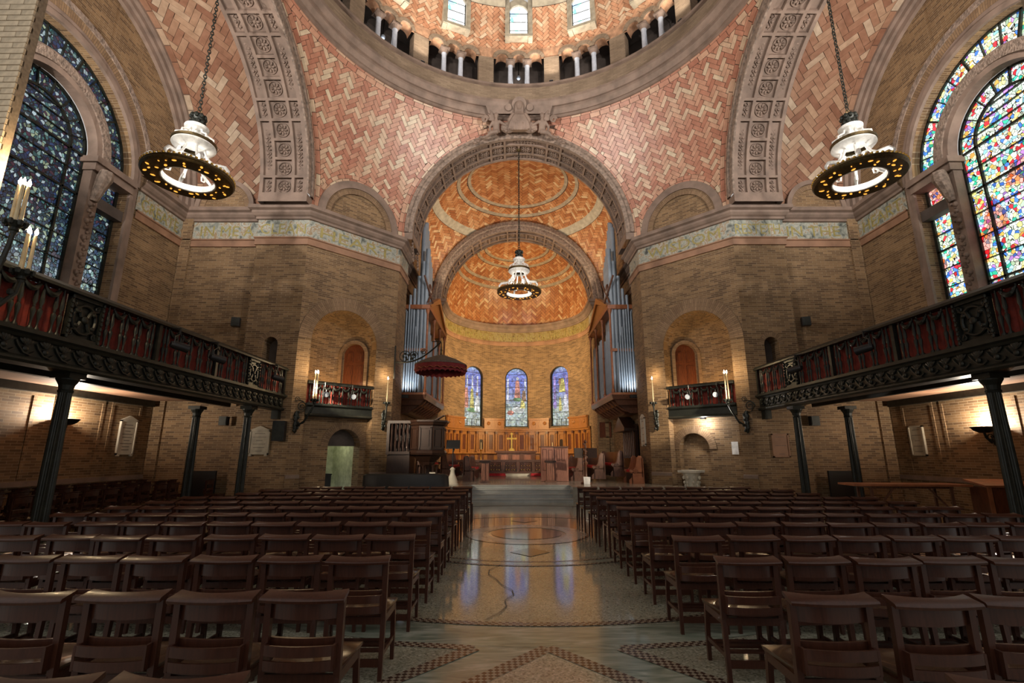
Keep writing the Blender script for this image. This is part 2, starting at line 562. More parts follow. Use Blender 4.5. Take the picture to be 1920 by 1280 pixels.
def link(name, me, parent=None, loc=None, mat4=None):
    o = bpy.data.objects.new(name, me)
    COL.objects.link(o)
    if parent is not None:
        o.parent = parent
    if mat4 is not None:
        o.matrix_local = mat4
    elif loc is not None:
        o.location = loc
    return o


def tag(o, label=None, cat=None, group=None, kind=None):
    for k, v in (('label', label), ('category', cat), ('group', group), ('kind', kind)):
        if v:
            o[k] = v
    return o


def thing(name, label, cat, loc=(0, 0, 0), rz=0.0, group=None):
    o = bpy.data.objects.new(name, None)
    o.empty_display_size = 0.1
    COL.objects.link(o)
    o.location = loc
    o.rotation_euler = (0, 0, rz)
    return tag(o, label, cat, group)


def structure(o, label=None):
    return tag(o, label, None, None, 'structure')


def copy_tree(root, label=None, loc=None, rz=None, group=None):
    def cp(o, par):
        c = o.copy()
        COL.objects.link(c)
        if par is not None:
            c.parent = par
        for ch in KIDS.get(o.name, ()):
            cp(ch, c)
        return c
    KIDS = {}
    stack = [root]
    while stack:
        q = stack.pop()
        KIDS[q.name] = list(q.children)
        stack.extend(q.children)
    r = cp(root, None)
    if label:
        r['label'] = label
    if group:
        r['group'] = group
    if loc is not None:
        r.location = loc
    if rz is not None:
        r.rotation_euler = (0, 0, rz)
    return r


def frame(o, x, y, z):
    """matrix with columns x,y,z and origin o"""
    m = Matrix.Identity(4)
    for i, a in enumerate((x, y, z)):
        a = Vector(a)
        for j in range(3):
            m[j][i] = a[j]
    for j in range(3):
        m[j][3] = o[j]
    return m


def lettering(text, size, width=None):
    """flat letters as a mesh in the x-y plane, centred on x"""
    cu = bpy.data.curves.new('letters', 'FONT')
    cu.body = text
    cu.size = size
    cu.align_x = 'CENTER'
    cu.extrude = 0.006
    cu.resolution_u = 2
    o = bpy.data.objects.new('letters', cu)
    COL.objects.link(o)
    dg = bpy.context.evaluated_depsgraph_get()
    me = bpy.data.meshes.new_from_object(o.evaluated_get(dg))
    bpy.data.objects.remove(o)
    if width:
        xs = [v.co.x for v in me.vertices]
        k = width / max(1e-3, (max(xs) - min(xs)))
        c = (max(xs) + min(xs)) / 2
        for v in me.vertices:
            v.co.x = (v.co.x - c) * k
    me.materials.clear()
    me.materials.append(M['gilt'])
    return me

# ------------------------------------------------------------------ shared dimensions (metres)
YC = 11.12          # centre of the crossing
AX, AY = 7.5, 18.73  # planes of the side arches and of the chancel arch
B = 4.87            # half width of the arches
C1Y = 16.1          # where the diagonal pier face meets the transept
XW = 12.1           # transept end walls
ZS = 10.45          # arch centres
RHO = 8.93          # pendentive sphere
ZR = 15.6           # underside of the dome ring
CF = 0.5            # chancel floor level
CAM = np.array((-0.3, 0.0, 1.6))
SIDE = {-1: 'left', 1: 'right'}


def mir(s, f):
    def g(*a):
        p = f(*a)
        return (s * p[0], p[1], p[2])
    return g


def plane_map(o, d):
    """wall face starting at plan point o, running along d; depth goes behind the face (right-hand normal is the room)"""
    L = hypot(*d)
    dx, dy = d[0] / L, d[1] / L
    nx, ny = dy, -dx
    return lambda u, z, e: (o[0] + u * dx - nx * e, o[1] + u * dy - ny * e, z)


def wall_mesh(mb, f, u0, u1, z0, z1, openings=(), depth=0.4, du=None, back=False, uoff=0.0, sill=True):
    """wall face with arched openings (ua, ub, zbottom, zspring); reveals run back by depth"""
    cuts = {round(u0, 5), round(u1, 5)}
    if du:
        k = max(1, int((u1 - u0) / du))
        cuts |= {round(u0 + (u1 - u0) * i / k, 5) for i in range(k + 1)}
    ops = []
    for (ua, ub, zb, zs) in openings:
        r = (ub - ua) / 2
        c = (ua + ub) / 2
        cuts = {q for q in cuts if not (ua < q < ub)} | {round(c - r * cos(pi * i / 16), 5) for i in range(17)}
        ops.append((ua, ub, zb, zs, c, r))
    cuts = sorted(cuts)

    def q(a, b_, c_, d_):
        mb.face([f(*p) for p in (a, b_, c_, d_)], uv=[(p[0] + uoff + (p[2] if i in () else 0), p[1]) for i, p in enumerate((a, b_, c_, d_))])

    for a, b_ in zip(cuts, cuts[1:]):
        if b_ - a < 1e-4:
            continue
        m = (a + b_) / 2
        op = next((o for o in ops if o[0] < m < o[1]), None)
        if op is None:
            q((a, z0, 0), (b_, z0, 0), (b_, z1, 0), (a, z1, 0))
            continue
        ua, ub, zb, zs, c, r = op
        ha = zs + sqrt(max(0, r * r - (a - c) ** 2))
        hb = zs + sqrt(max(0, r * r - (b_ - c) ** 2))
        if zb > z0 + 1e-4:
            q((a, z0, 0), (b_, z0, 0), (b_, zb, 0), (a, zb, 0))
            if sill:
                mb.face([f(a, zb, 0), f(b_, zb, 0), f(b_, zb, depth), f(a, zb, depth)], uv=[(a, 0), (b_, 0), (b_, depth), (a, depth)])
        q((a, ha, 0), (b_, hb, 0), (b_, z1, 0), (a, z1, 0))
        mb.face([f(a, ha, 0), f(b_, hb, 0), f(b_, hb, depth), f(a, ha, depth)], uv=[(0, a * 1.3), (0, b_ * 1.3), (depth, b_ * 1.3), (depth, a * 1.3)])
    for (ua, ub, zb, zs, c, r) in ops:
        for u in (ua, ub):
            mb.face([f(u, zb, 0), f(u, zs, 0), f(u, zs, depth), f(u, zb, depth)], uv=[(0, zb), (0, zs), (depth, zs), (depth, zb)])


def arch_band(mb, f, c, zs, r0, r1, proud, a0=0.0, a1=pi, n=24, leg=0.0):
    """raised arch ring on a wall face (radial bricks by uv)"""
    for i in range(n):
        b0, b1 = a0 + (a1 - a0) * i / n, a0 + (a1 - a0) * (i + 1) / n
        P = lambda a, r, e: f(c + r * cos(a), zs + r * sin(a), e)
        rm = (r0 + r1) / 2
        mb.face([P(b0, r0, -proud), P(b1, r0, -proud), P(b1, r1, -proud), P(b0, r1, -proud)], uv=[(0, b0 * rm), (0, b1 * rm), (r1 - r0, b1 * rm), (r1 - r0, b0 * rm)])
        for r in (r0, r1):
            mb.face([P(b0, r, -proud), P(b1, r, -proud), P(b1, r, 0), P(b0, r, 0)], uv=[(0, b0), (0, b1), (proud, b1), (proud, b0)])


# ------------------------------------------------------------------ tiles laid on curved surfaces
def clip(poly, planes):
    for n, d in planes:
        if not poly:
            return poly
        out = []
        dist = [float(np.dot(n, p)) - d for p in poly]
        for i in range(len(poly)):
            a, b_ = poly[i], poly[(i + 1) % len(poly)]
            da, db = dist[i], dist[(i + 1) % len(poly)]
            if da <= 0:
                out.append(a)
            if (da < 0 < db) or (db < 0 < da):
                out.append(a + (b_ - a) * (da / (da - db)))
        poly = out
    return poly


def area(p):
    n = np.zeros(3)
    for i in range(1, len(p) - 1):
        n = n + np.cross(p[i] - p[0], p[i + 1] - p[0])
    return np.linalg.norm(n) / 2


def herring(u0, u1, v0, v1, w, n, rot=pi / 4):
    ca, sa = cos(rot), sin(rot)
    R = hypot(u1 - u0, v1 - v0) / 2 + n * w
    cu, cv = (u0 + u1) / 2, (v0 + v1) / 2
    k = int(R / w) + 1
    for i in range(-k, k):
        for j in range(-k, k):
            m = (i - j) % (2 * n)
            if m == 0:
                rc = (i, j, n, 1)
            elif m == 2 * n - 1:
                rc = (i, j, 1, n)
            else:
                continue
            x, y, a, b_ = [q * w for q in rc]
            mx, my = x + a / 2, y + b_ / 2
            pu, pv = cu + mx * ca - my * sa, cv + mx * sa + my * ca
            if not (u0 - n * w < pu < u1 + n * w and v0 - n * w < pv < v1 + n * w):
                continue
            yield [(cu + px * ca - py * sa, cv + px * sa + py * ca) for px, py in ((x, y), (x + a, y), (x + a, y + b_), (x, y + b_))]


def az_map(c, rho, axis, up=(0, 0, 1)):
    a = np.array(axis, float)
    a /= np.linalg.norm(a)
    e1 = np.cross(np.array(up, float), a)
    e1 /= np.linalg.norm(e1)
    e2 = np.cross(a, e1)
    c = np.array(c, float)

    def f(u, v):
        s = hypot(u, v)
        k = sin(s / rho) / s if s > 1e-9 else 1 / rho
        return c + rho * (cos(s / rho) * a + k * (u * e1 + v * e2))
    return f


def courses(c, rho, n, h0, k, w, L, t0=0.0, t1=2 * pi, sign=-1):
    """k rings of tiles next to the circle cut by plane n.p = n.c + h0; returns quads and the inner plane height"""
    n = np.array(n, float)
    n /= np.linalg.norm(n)
    e1 = np.cross(n, (0, 0, 1)) if abs(n[2]) < 0.9 else np.array((1.0, 0, 0))
    e1 /= np.linalg.norm(e1)
    e2 = np.cross(n, e1)
    c = np.array(c, float)
    al = asin(h0 / rho)
    out = []
    for q in range(k):
        a0, a1 = al + sign * q * w / rho, al + sign * (q + 1) * w / rho
        m = max(3, int((t1 - t0) * rho * cos((a0 + a1) / 2) / L))
        off = (q % 2) * 0.5
        for i in range(m):
            ta, tb = t0 + (t1 - t0) * (i + off) / m, t0 + (t1 - t0) * (i + 1 + off) / m
            P = lambda a, t: c + rho * (sin(a) * n + cos(a) * (cos(t) * e1 + sin(t) * e2))
            out.append([P(a0, ta), P(a0, tb), P(a1, tb), P(a1, ta)])
    return out, rho * sin(al + sign * k * w / rho)


def lay(parent, polys, inward, mat, singles, name='tile', thick=0.022, gap=0.014, seed=1, bias=0.0, limit=None):
    """each polygon becomes a thin tile; those largest in view are objects, the rest one joined part"""
    rnd = random.Random(seed)
    items = []
    for p in polys:
        if len(p) < 3:
            continue
        A = area(p)
        if A < 0.004:
            continue
        c = sum(p) / len(p)
        items.append((A / float(np.sum((c - CAM) ** 2)), c, p))
    items.sort(key=lambda q: -q[0])
    rest = MB()
    for k, (_, c, p) in enumerate(items):
        n = inward(c)
        tint = min(1.0, max(0.0, rnd.betavariate(1.15, 1.7) + bias))
        top = []
        for q in p:
            d = c - q
            L = np.linalg.norm(d)
            top.append(q + d * min(0.45, gap / max(L, 1e-6)) + n * thick)
        low = [q - n * thick * 1.5 for q in top]
        m = len(top)
        vs = [tuple(q) for q in top + low]
        fs = [tuple(range(m))] + [(i, (i + 1) % m, m + (i + 1) % m, m + i) for i in range(m)]
        if k < singles:
            mb = MB()
            mb.idx(vs, fs, tint)
            mb.build(name, mat, parent, tint=True)
        else:
            rest.idx(vs, fs, tint)
    if rest.f:
        tag(rest.build('small_' + name, mat, parent, tint=True), kind='stuff')


def sphere_shell(mb, c, rho, planes, n=48, m=20, lat0=-0.1, lat1=pi / 2):
    c = np.array(c, float)
    P = lambda i, j: c + rho * np.array((cos(lat0 + (lat1 - lat0) * j / m) * cos(2 * pi * i / n), cos(lat0 + (lat1 - lat0) * j / m) * sin(2 * pi * i / n), sin(lat0 + (lat1 - lat0) * j / m)))
    for i in range(n):
        for j in range(m):
            q = clip([P(i, j), P(i + 1, j), P(i + 1, j + 1), P(i, j + 1)], planes)
            if len(q) >= 3:
                mb.face(q)


X3, Y3, Z3 = np.array((1.0, 0, 0)), np.array((0, 1.0, 0)), np.array((0, 0, 1.0))

# ------------------------------------------------------------------ floor
mb = MB()
mb.box((0, 7.6, -0.1), (25.4, 21.0, 0.2))
floor = structure(mb.build('floor', M['terrazzo']), 'polished terrazzo floor with marble bands and checkered borders')


def annulus(r0, r1, z, c=(0, 10.7), a0=0.0, a1=2 * pi, n=96, cell=None):
    m = MB()
    for i in range(n):
        t0, t1 = a0 + (a1 - a0) * i / n, a0 + (a1 - a0) * (i + 1) / n
        P = lambda r, t: (c[0] + r * sin(t), c[1] - r * cos(t), z)
        k = cell or 1.0
        q0, q1 = t0 * r1 / k, t1 * r1 / k
        m.face([P(r0, t0), P(r1, t0), P(r1, t1), P(r0, t1)], uv=[(q0, 0.001), (q0, (r1 - r0) / k - 0.001), (q1, (r1 - r0) / k - 0.001), (q1, 0.001)])
    return m


def strip(a, b_, w, z, cell):
    d = Vector((b_[0] - a[0], b_[1] - a[1]))
    L = d.length
    n = Vector((-d.y, d.x)) / L * w / 2
    m = MB()
    m.face([(a[0] - n.x, a[1] - n.y, z), (b_[0] - n.x, b_[1] - n.y, z), (b_[0] + n.x, b_[1] + n.y, z), (a[0] + n.x, a[1] + n.y, z)],
           uv=[(0, 0.001), (L / cell, 0.001), (L / cell, w / cell - 0.001), (0, w / cell - 0.001)])
    return m


CK = 0.034
annulus(5.60, 6.08, 0.004).build('marble_band', M['green_marble'], floor)
annulus(5.46, 5.46 + 3 * CK, 0.006, cell=CK).build('checker_border', M['checker'], floor)
annulus(2.95, 2.95 + 2 * CK, 0.006, cell=CK).build('checker_border', M['checker'], floor)
annulus(2.68, 2.68 + 2 * CK, 0.006, cell=CK).build('checker_border', M['checker'], floor)
annulus(2.76, 2.94, 0.004).build('marble_band', M['green_marble'], floor)
annulus(0.0, 0.72, 0.005).build('porphyry_disc', M['porphyry'], floor)
annulus(0.80, 1.22, 0.005).build('marble_band', M['pale_marble'], floor)
annulus(1.22, 1.27, 0.005).build('marble_line', M['porphyry'], floor)
for cy in (8.74, 12.66):
    mb = MB()
    mb.face([(-0.34, cy, 0.006), (0, cy - 0.37, 0.006), (0.34, cy, 0.006), (0, cy + 0.37, 0.006)])
    mb.build('marble_diamond', M['porphyry'], floor)
mb = MB()
mb.face([(-1.75, 0.6, 0.003), (1.75, 0.6, 0.003), (1.75, 4.83, 0.003), (0.9, 4.69, 0.003), (0, 4.62 + 0.03, 0.003), (-0.9, 4.69, 0.003), (-1.75, 4.83, 0.003)])
mb.build('marble_band', M['green_marble'], floor)
mb = MB()
mb.face([(-1.25, 3.2, 0.006), (0, 1.8, 0.006), (1.25, 3.2, 0.006), (0, 4.6, 0.006)])
mb.build('terrazzo_diamond', M['terrazzo'], floor)
for sx in (-1, 1):
    for sy in (-1, 1):
        strip((sx * 1.25, 3.2), (0, 3.2 + sy * 1.4), 4 * CK, 0.008 + 0.0012 * (sx > 0), CK).build('checker_border', M['checker'], floor)
    mb = MB()
    mb.face([(sx * 0.62, 4.60, 0.006), (sx * 1.75, 4.75, 0.006), (sx * 1.75, 3.3, 0.006)])
    mb.build('terrazzo_triangle', M['terrazzo'], floor)
    strip((sx * 0.62, 4.60), (sx * 1.75, 3.32), 4 * CK, 0.008, CK).build('checker_border', M['checker'], floor)
    strip((sx * 0.62, 4.60), (sx * 1.75, 4.76), 3 * CK, 0.0095, CK).build('checker_border', M['checker'], floor)
mb = MB()
pts = [(-0.56, 5.32), (-0.42, 5.55), (-0.36, 5.75), (-0.38, 5.98), (-0.28, 6.2), (-0.3, 6.4), (-0.42, 6.62), (-0.5, 6.9), (-0.62, 7.2), (-0.62, 7.45), (-0.48, 7.75)]
for a, b_ in zip(pts, pts[1:]):
    mb.face([(a[0] - 0.006, a[1], 0.009), (b_[0] - 0.006, b_[1], 0.009), (b_[0] + 0.006, b_[1], 0.009), (a[0] + 0.006, a[1], 0.009)])
mb.build('crack', M['ink'], floor)

# chancel platform, steps, sanctuary floor
mb = MB()
mb.prism([(-4.85, 18.75, 0), (-5.2, 20.3, 0), (-5.2, 34, 0), (5.2, 34, 0), (5.2, 20.3, 0), (4.85, 18.75, 0)], (0, 0, CF))
for s in (-1, 1):
    mb.prism([(s * 2.2, 17.3, 0), (s * 2.2, 18.76, 0), (s * 4.84, 18.76, 0), (s * 5.6, 17.95, 0), (s * 5.6, 17.3, 0)], (0, 0, CF))
fl2 = structure(mb.build('floor_chancel', M['pale_marble']), 'raised chancel floor of pale polished stone')
for k in range(4):
    y0 = 17.2 + 0.4 * k
    mb = MB()
    mb.box((0, (y0 + 18.8) / 2, 0.125 * (k + 0.5)), (3.5, 18.8 - y0, 0.125 - 0.002))
    mb.box((0, y0 - 0.014, 0.125 * (k + 1) - 0.018), (3.5, 0.04, 0.032))
    mb.build('step', M['grey_marble'], fl2)
for s in (-1, 1):
    mb = MB()
    mb.box((s * 1.975, 18.0, 0.25), (0.45, 1.6, 0.5))
    mb.build('step_cheek', M['pale_marble'], fl2)
mb = MB()
mb.box((0, 29.6, CF + 0.06), (8.4, 7.4, 0.12))
mb.box((0, 30.4, CF + 0.18), (8.2, 5.0, 0.12))
mb.build('sanctuary_step', M['pale_marble'], fl2)

# ------------------------------------------------------------------ piers and walls
def diag_map(s):
    return mir(s, plane_map((B, AY), (AX - B, C1Y - AY)))


DL = hypot(AX - B, AY - C1Y)
NC, NR, NZ = 2.03, 1.24, 5.44       # niche centre along the face, radius, springing
WALLS = {}
for s in (-1, 1):
    f = diag_map(s)
    mb = MB()
    wall_mesh(mb, f, 0, DL, 0, 10.2, [(NC - NR, NC + NR, 0, NZ)], 0.35, sill=False)
    w = structure(mb.build('wall_pier_' + SIDE[s], M['brick']), f'buff brick {SIDE[s]} chancel pier with tall arched niche')
    WALLS['pier', s] = w
    # niche interior: half cylinder with half dome
    mb = MB()
    al = [pi * i / 20 for i in range(21)]
    pt = lambda a, z: f(NC - NR * cos(a), z, 0.35 + NR * sin(a))
    mb.grid([[pt(a, z) for z in (3.22, NZ)] for a in al], [[(a * NR, z) for z in (3.22, NZ)] for a in al])
    ph = [pi / 2 * j / 10 for j in range(11)]
    mb.grid([[f(NC - NR * cos(a) * cos(p), NZ + NR * sin(p), 0.35 + NR * sin(a) * cos(p)) for p in ph] for a in al],
            [[(a * NR, NZ + p * NR) for p in ph] for a in al])
    mb.build('niche_shell', M['brick'], w)
    mb = MB()
    arch_band(mb, f, NC, NZ, NR + 0.005, NR + 0.46, 0.025)
    mb.build('brick_arch', M['arch_brick'], w)
    # lower recess back wall, with blind arch or doorway
    mb = MB()
    oc = 1.52 if s > 0 else 1.62
    orad = 0.56 if s > 0 else 0.60
    g = (lambda f: lambda u, z, e: f(u, z, 0.35 + e))(f)
    wall_mesh(mb, g, NC - NR, NC + NR, 0, 3.25, [(oc - orad, oc + orad, 0, 1.75 if s > 0 else 1.85)], 0.3 if s > 0 else 0.45, sill=False)
    if s > 0:
        mb.face([g(oc - orad, 0, 0.3), g(oc + orad, 0, 0.3), g(oc + orad, 2.4, 0.3), g(oc - orad, 2.4, 0.3)])
    mb.build('recess_wall', M['brick'], w)
    mb = MB()
    arch_band(mb, g, oc, 1.75 if s > 0 else 1.85, orad + 0.004, orad + 0.26, 0.02)
    mb.build('brick_arch', M['arch_brick'], w)
    # base moulding on the pier
    mb = MB()
    for ua, ub in ((0.0, NC - NR), (NC + NR, DL)):
        mb.idx([f(ua, 0.82, 0.0), f(ub, 0.82, 0.0), f(ub, 0.82, -0.05), f(ua, 0.82, -0.05), f(ua, 0.94, 0.0), f(ub, 0.94, 0.0), f(ub, 0.92, -0.05), f(ua, 0.92, -0.05)],
               [(0, 1, 2, 3), (4, 5, 6, 7), (3, 2, 6, 7), (0, 3, 7, 4), (1, 2, 6, 5)])
        pb = MB()
        pb.idx([f(ua, 0.0, -0.03), f(ub, 0.0, -0.03), f(ub, 0.82, -0.03), f(ua, 0.82, -0.03)], [(0, 1, 2, 3)])
        pb.build('plinth', M['brick'], w)
    mb.build('base_moulding', M['stone'], w)
    # lunette above the cornice on the diagonal
    rl = 1.50
    mb = MB()
    n = 24
    for i in range(n):
        a0, a1 = pi * i / n, pi * (i + 1) / n
        mb.face([f(DL / 2, 10.1, 0.02), f(DL / 2 + rl * cos(a0), 10.2 + rl * sin(a0), 0.02), f(DL / 2 + rl * cos(a1), 10.2 + rl * sin(a1), 0.02)])
    mb.build('lunette', M['brick'], w)
    mb = MB()
    arch_band(mb, f, DL / 2, 10.2, rl - 0.34, rl - 0.12, 0.05)
    mb.build('brick_arch', M['arch_brick'], w)
    mb = MB()
    arch_band(mb, f, DL / 2, 10.2, rl - 0.12, rl + 0.16, 0.10)
    mb.build('arch_moulding', M['stone'], w)

    # face towards the transept, with a slit window
    f = mir(s, plane_map((AX, C1Y), (1, 0)))
    mb = MB()
    wall_mesh(mb, f, 0, 1.8, 0, 10.2, [(0.67, 1.17, 3.7, 5.18)], 0.5)
    w2 = structure(mb.build('wall_transept_' + SIDE[s], M['brick']), f'buff brick wall above the far end of the {SIDE[s]} balcony')
    mb = MB()
    arch_band(mb, f, 0.92, 5.18, 0.255, 0.42, 0.012, n=12)
    mb.build('brick_arch', M['arch_brick'], w2)
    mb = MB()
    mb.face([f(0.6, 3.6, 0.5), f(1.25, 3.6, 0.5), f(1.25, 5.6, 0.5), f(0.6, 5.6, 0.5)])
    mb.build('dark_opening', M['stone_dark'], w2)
    f = mir(s, plane_map((9.3, 16.3), (1, 0)))
    mb = MB()
    wall_mesh(mb, f, 0, XW - 9.3, 0, 10.3)
    for (ua, ub, e) in ((-0.002, 0.0, 0.0), (XW - 9.3 - 0.38, XW - 9.3 - 0.02, 0.09)):
        if e:
            mb.idx([f(ua, 0, -e), f(ub, 0, -e), f(ub, 10.2, -e), f(ua, 10.2, -e), f(ua, 0, 0), f(ua, 10.2, 0), f(ub, 0, 0), f(ub, 10.2, 0)], [(0, 1, 2, 3), (0, 3, 5, 4), (1, 2, 7, 6)])
    mb.face([(s * 9.3, C1Y, 0), (s * 9.3, 16.3, 0), (s * 9.3, 16.3, 10.2), (s * 9.3, C1Y, 10.2)])
    mb.build('recessed_wall', M['brick'], w2)
    # small lunette on the recessed wall above the cornice
    g = mir(s, plane_map((9.3, 16.12), (1, 0)))
    mb = MB()
    for i in range(n):
        a0, a1 = pi * i / n, pi * (i + 1) / n
        mb.face([g(1.3, 10.1, 0.0), g(1.3 + 0.95 * cos(a0), 10.2 + 0.95 * sin(a0), 0.0), g(1.3 + 0.95 * cos(a1), 10.2 + 0.95 * sin(a1), 0.0)])
    mb.build('lunette', M['brick'], w2)
    mb = MB()
    arch_band(mb, g, 1.3, 10.2, 0.72, 0.90, 0.03)
    mb.build('brick_arch', M['arch_brick'], w2)
    mb = MB()
    arch_band(mb, g, 1.3, 10.2, 0.90, 1.06, 0.09)
    mb.build('arch_moulding', M['stone'], w2)

    # chancel jambs and side walls
    mb = MB()
    wall_mesh(mb, mir(s, plane_map((B, 20.3), (0, -1))), 0, 20.3 - AY, 0, 10.2)
    wall_mesh(mb, mir(s, plane_map((5.2, 20.3), (-1, 0))), 0, 5.2 - B, 0, 10.2)
    structure(mb.build('wall_jamb_' + SIDE[s], M['brick']), f'brick {SIDE[s]} jamb of the chancel arch')
    mb = MB()
    wall_mesh(mb, mir(s, plane_map((5.2, 27.0), (0, -1))), 0, 6.7, 0, 14.0)
    structure(mb.build('wall_chancel_' + SIDE[s], M['brick']), f'brick {SIDE[s]} wall of the chancel behind the organ case')
    mb = MB()
    wall_mesh(mb, mir(s, plane_map((4.35, 27.0), (1, 0))), 0, 0.85, 0, 10.2)
    wall_mesh(mb, mir(s, plane_map((4.35, 28.6), (0, -1))), 0, 1.6, 0, 10.2)
    mb.face([(s * 4.95, 26.94, 0), (s * 4.75, 26.94, 0), (s * 4.75, 26.94, 9), (s * 4.95, 26.94, 9)])
    structure(mb.build('wall_apse_pier_' + SIDE[s], M['brick']), f'brick {SIDE[s]} pier of the apse arch')

# end walls of the transepts with the great windows
WY, WZ, WR, WB = 10.9, 9.75, 2.80, 5.5
for s in (-1, 1):
    f = mir(s, plane_map((XW, 16.3), (0, -1)))
    uc = 16.3 - WY
    mb = MB()
    wall_mesh(mb, f, 0, 10.2, 0, 15.7, [(uc - WR, uc + WR, WB, WZ)], 0.45)
    w = structure(mb.build('wall_' + SIDE[s], M['brick']), f'brick end wall of the {SIDE[s]} transept')
    WALLS['end', s] = w
    mb = MB()
    arch_band(mb, f, uc, WZ, WR + 0.0, WR + 0.16, 0.10, n=40)
    arch_band(mb, f, uc, WZ, WR + 0.16, WR + 0.34, 0.05, n=40)
    mb.build('arch_moulding', M['stone'], w)
    mb = MB()
    arch_band(mb, f, uc, WZ, WR + 0.34, WR + 0.62, 0.03, n=40)
    mb.build('brick_arch', M['arch_brick'], w)
    mb = MB()
    arch_band(mb, f, uc, WZ, WR + 0.62, WR + 0.80, 0.06, n=40)
    mb.build('carved_arch', M['carved'], w)
    mb = MB()
    for (r0, r1, e) in ((4.72, 4.9, 0.12), (4.9, 5.05, 0.22), (5.05, 5.2, 0.34)):
        arch_band(mb, f, 16.3 - YC, 10.2, r0, r1, e, n=48)
    mb.build('vault_moulding', M['stone'], w)
    for u in (uc - WR, uc + WR):           # jamb mouldings beside the side lights
        mb = MB()
        q = -1 if u < uc else 1
        for (e, a, b_) in ((0.08, 0.0, 0.14), (0.04, 0.14, 0.30)):
            c = [f(u + q * a, WB - 0.1, -e), f(u + q * b_, WB - 0.1, -e), f(u + q * b_, WZ, -e), f(u + q * a, WZ, -e)]
            mb.prism(c, Vector(f(0, 0, e)) - Vector(f(0, 0, 0)))
        mb.build('jamb_moulding', M['stone'], w)
    # shallow brick frame panels and base line under the balcony
    mb = MB()
    for (ua, ub, za, zb) in ((0.55, 1.75, 1.0, 3.0), (2.0, 3.6, 1.0, 3.0), (4.1, 6.4, 1.0, 3.0)):
        for (a, b_, c_, d_) in ((ua, ub, zb, zb + 0.1), (ua, ua + 0.09, za, zb), (ub - 0.09, ub, za, zb)):
            mb.prism([f(a, c_, -0.02), f(b_, c_, -0.02), f(b_, d_, -0.02), f(a, d_, -0.02)], Vector(f(0, 0, 0.02)) - Vector(f(0, 0, 0)))
    mb.build('brick_panel_frame', M['brick'], w)
    mb = MB()
    mb.prism([f(0, 0.82, -0.05), f(10, 0.82, -0.05), f(10, 0.94, -0.04), f(0, 0.94, -0.04)], Vector(f(0, 0, 0.05)) - Vector(f(0, 0, 0)))
    mb.build('base_moulding', M['stone'], w)
    # nearer walls, mostly out of view
    mb = MB()
    xe = 7.36 if s < 0 else 7.45
    mb.face([(s * xe, 6.14, 0), (s * XW, 6.14, 0), (s * XW, 6.14, 15.7), (s * xe, 6.14, 15.7)])
    mb.face([(s * xe, 6.02, 0), (s * xe, 6.14, 0), (s * xe, 6.14, 15.7), (s * xe, 6.02, 15.7)])
    mb.face([(s * xe, 6.02, 0), (s * XW, 6.02, 0), (s * XW, 6.02, 15.7), (s * xe, 6.02, 15.7)])
    pr = structure(mb.build('wall_near_pier_' + SIDE[s], M['mortar']), f'pale brick face of the near {SIDE[s]} pier')
    if s < 0:
        me = MB().box((0, 0, 0), (0.37, 0.05, 0.084)).mesh('brick', M['near_brick'])
        for r in range(78):
            z = 4.3 + r * 0.096
            for k in range(3):
                x = -xe - 0.185 - k * 0.38 - (0.0 if r % 2 else 0.19)
                link('brick', me, pr, loc=(x, 6.02 - 0.008 * RND.random(), z))
            if r % 2 == 0:
                link('brick', me, pr, mat4=Matrix.Translation((-xe - 0.0925, 6.016, z)) @ Matrix.Diagonal((0.48, 1, 1, 1)))

# ------------------------------------------------------------------ entablature: band, mosaic frieze, cornice
def sweep(mb, path, prof, s=1):
    """profile (offset into the room, height) swept along a plan path whose right hand is the room"""
    n = len(path)
    dirs = []
    for a, b_ in zip(path, path[1:]):
        d = np.array(b_, float) - np.array(a, float)
        d /= np.linalg.norm(d)
        dirs.append(np.array((d[1], -d[0])))
    rows = []
    for i in range(n):
        n1 = dirs[max(i - 1, 0)]
        n2 = dirs[min(i, n - 2)]
        k = 1 + float(n1 @ n2)
        m = (n1 + n2) / max(k, 0.4)
        rows.append([(s * (path[i][0] + m[0] * o), path[i][1] + m[1] * o, z) for o, z in prof])
    mb.grid(rows)
    return mb


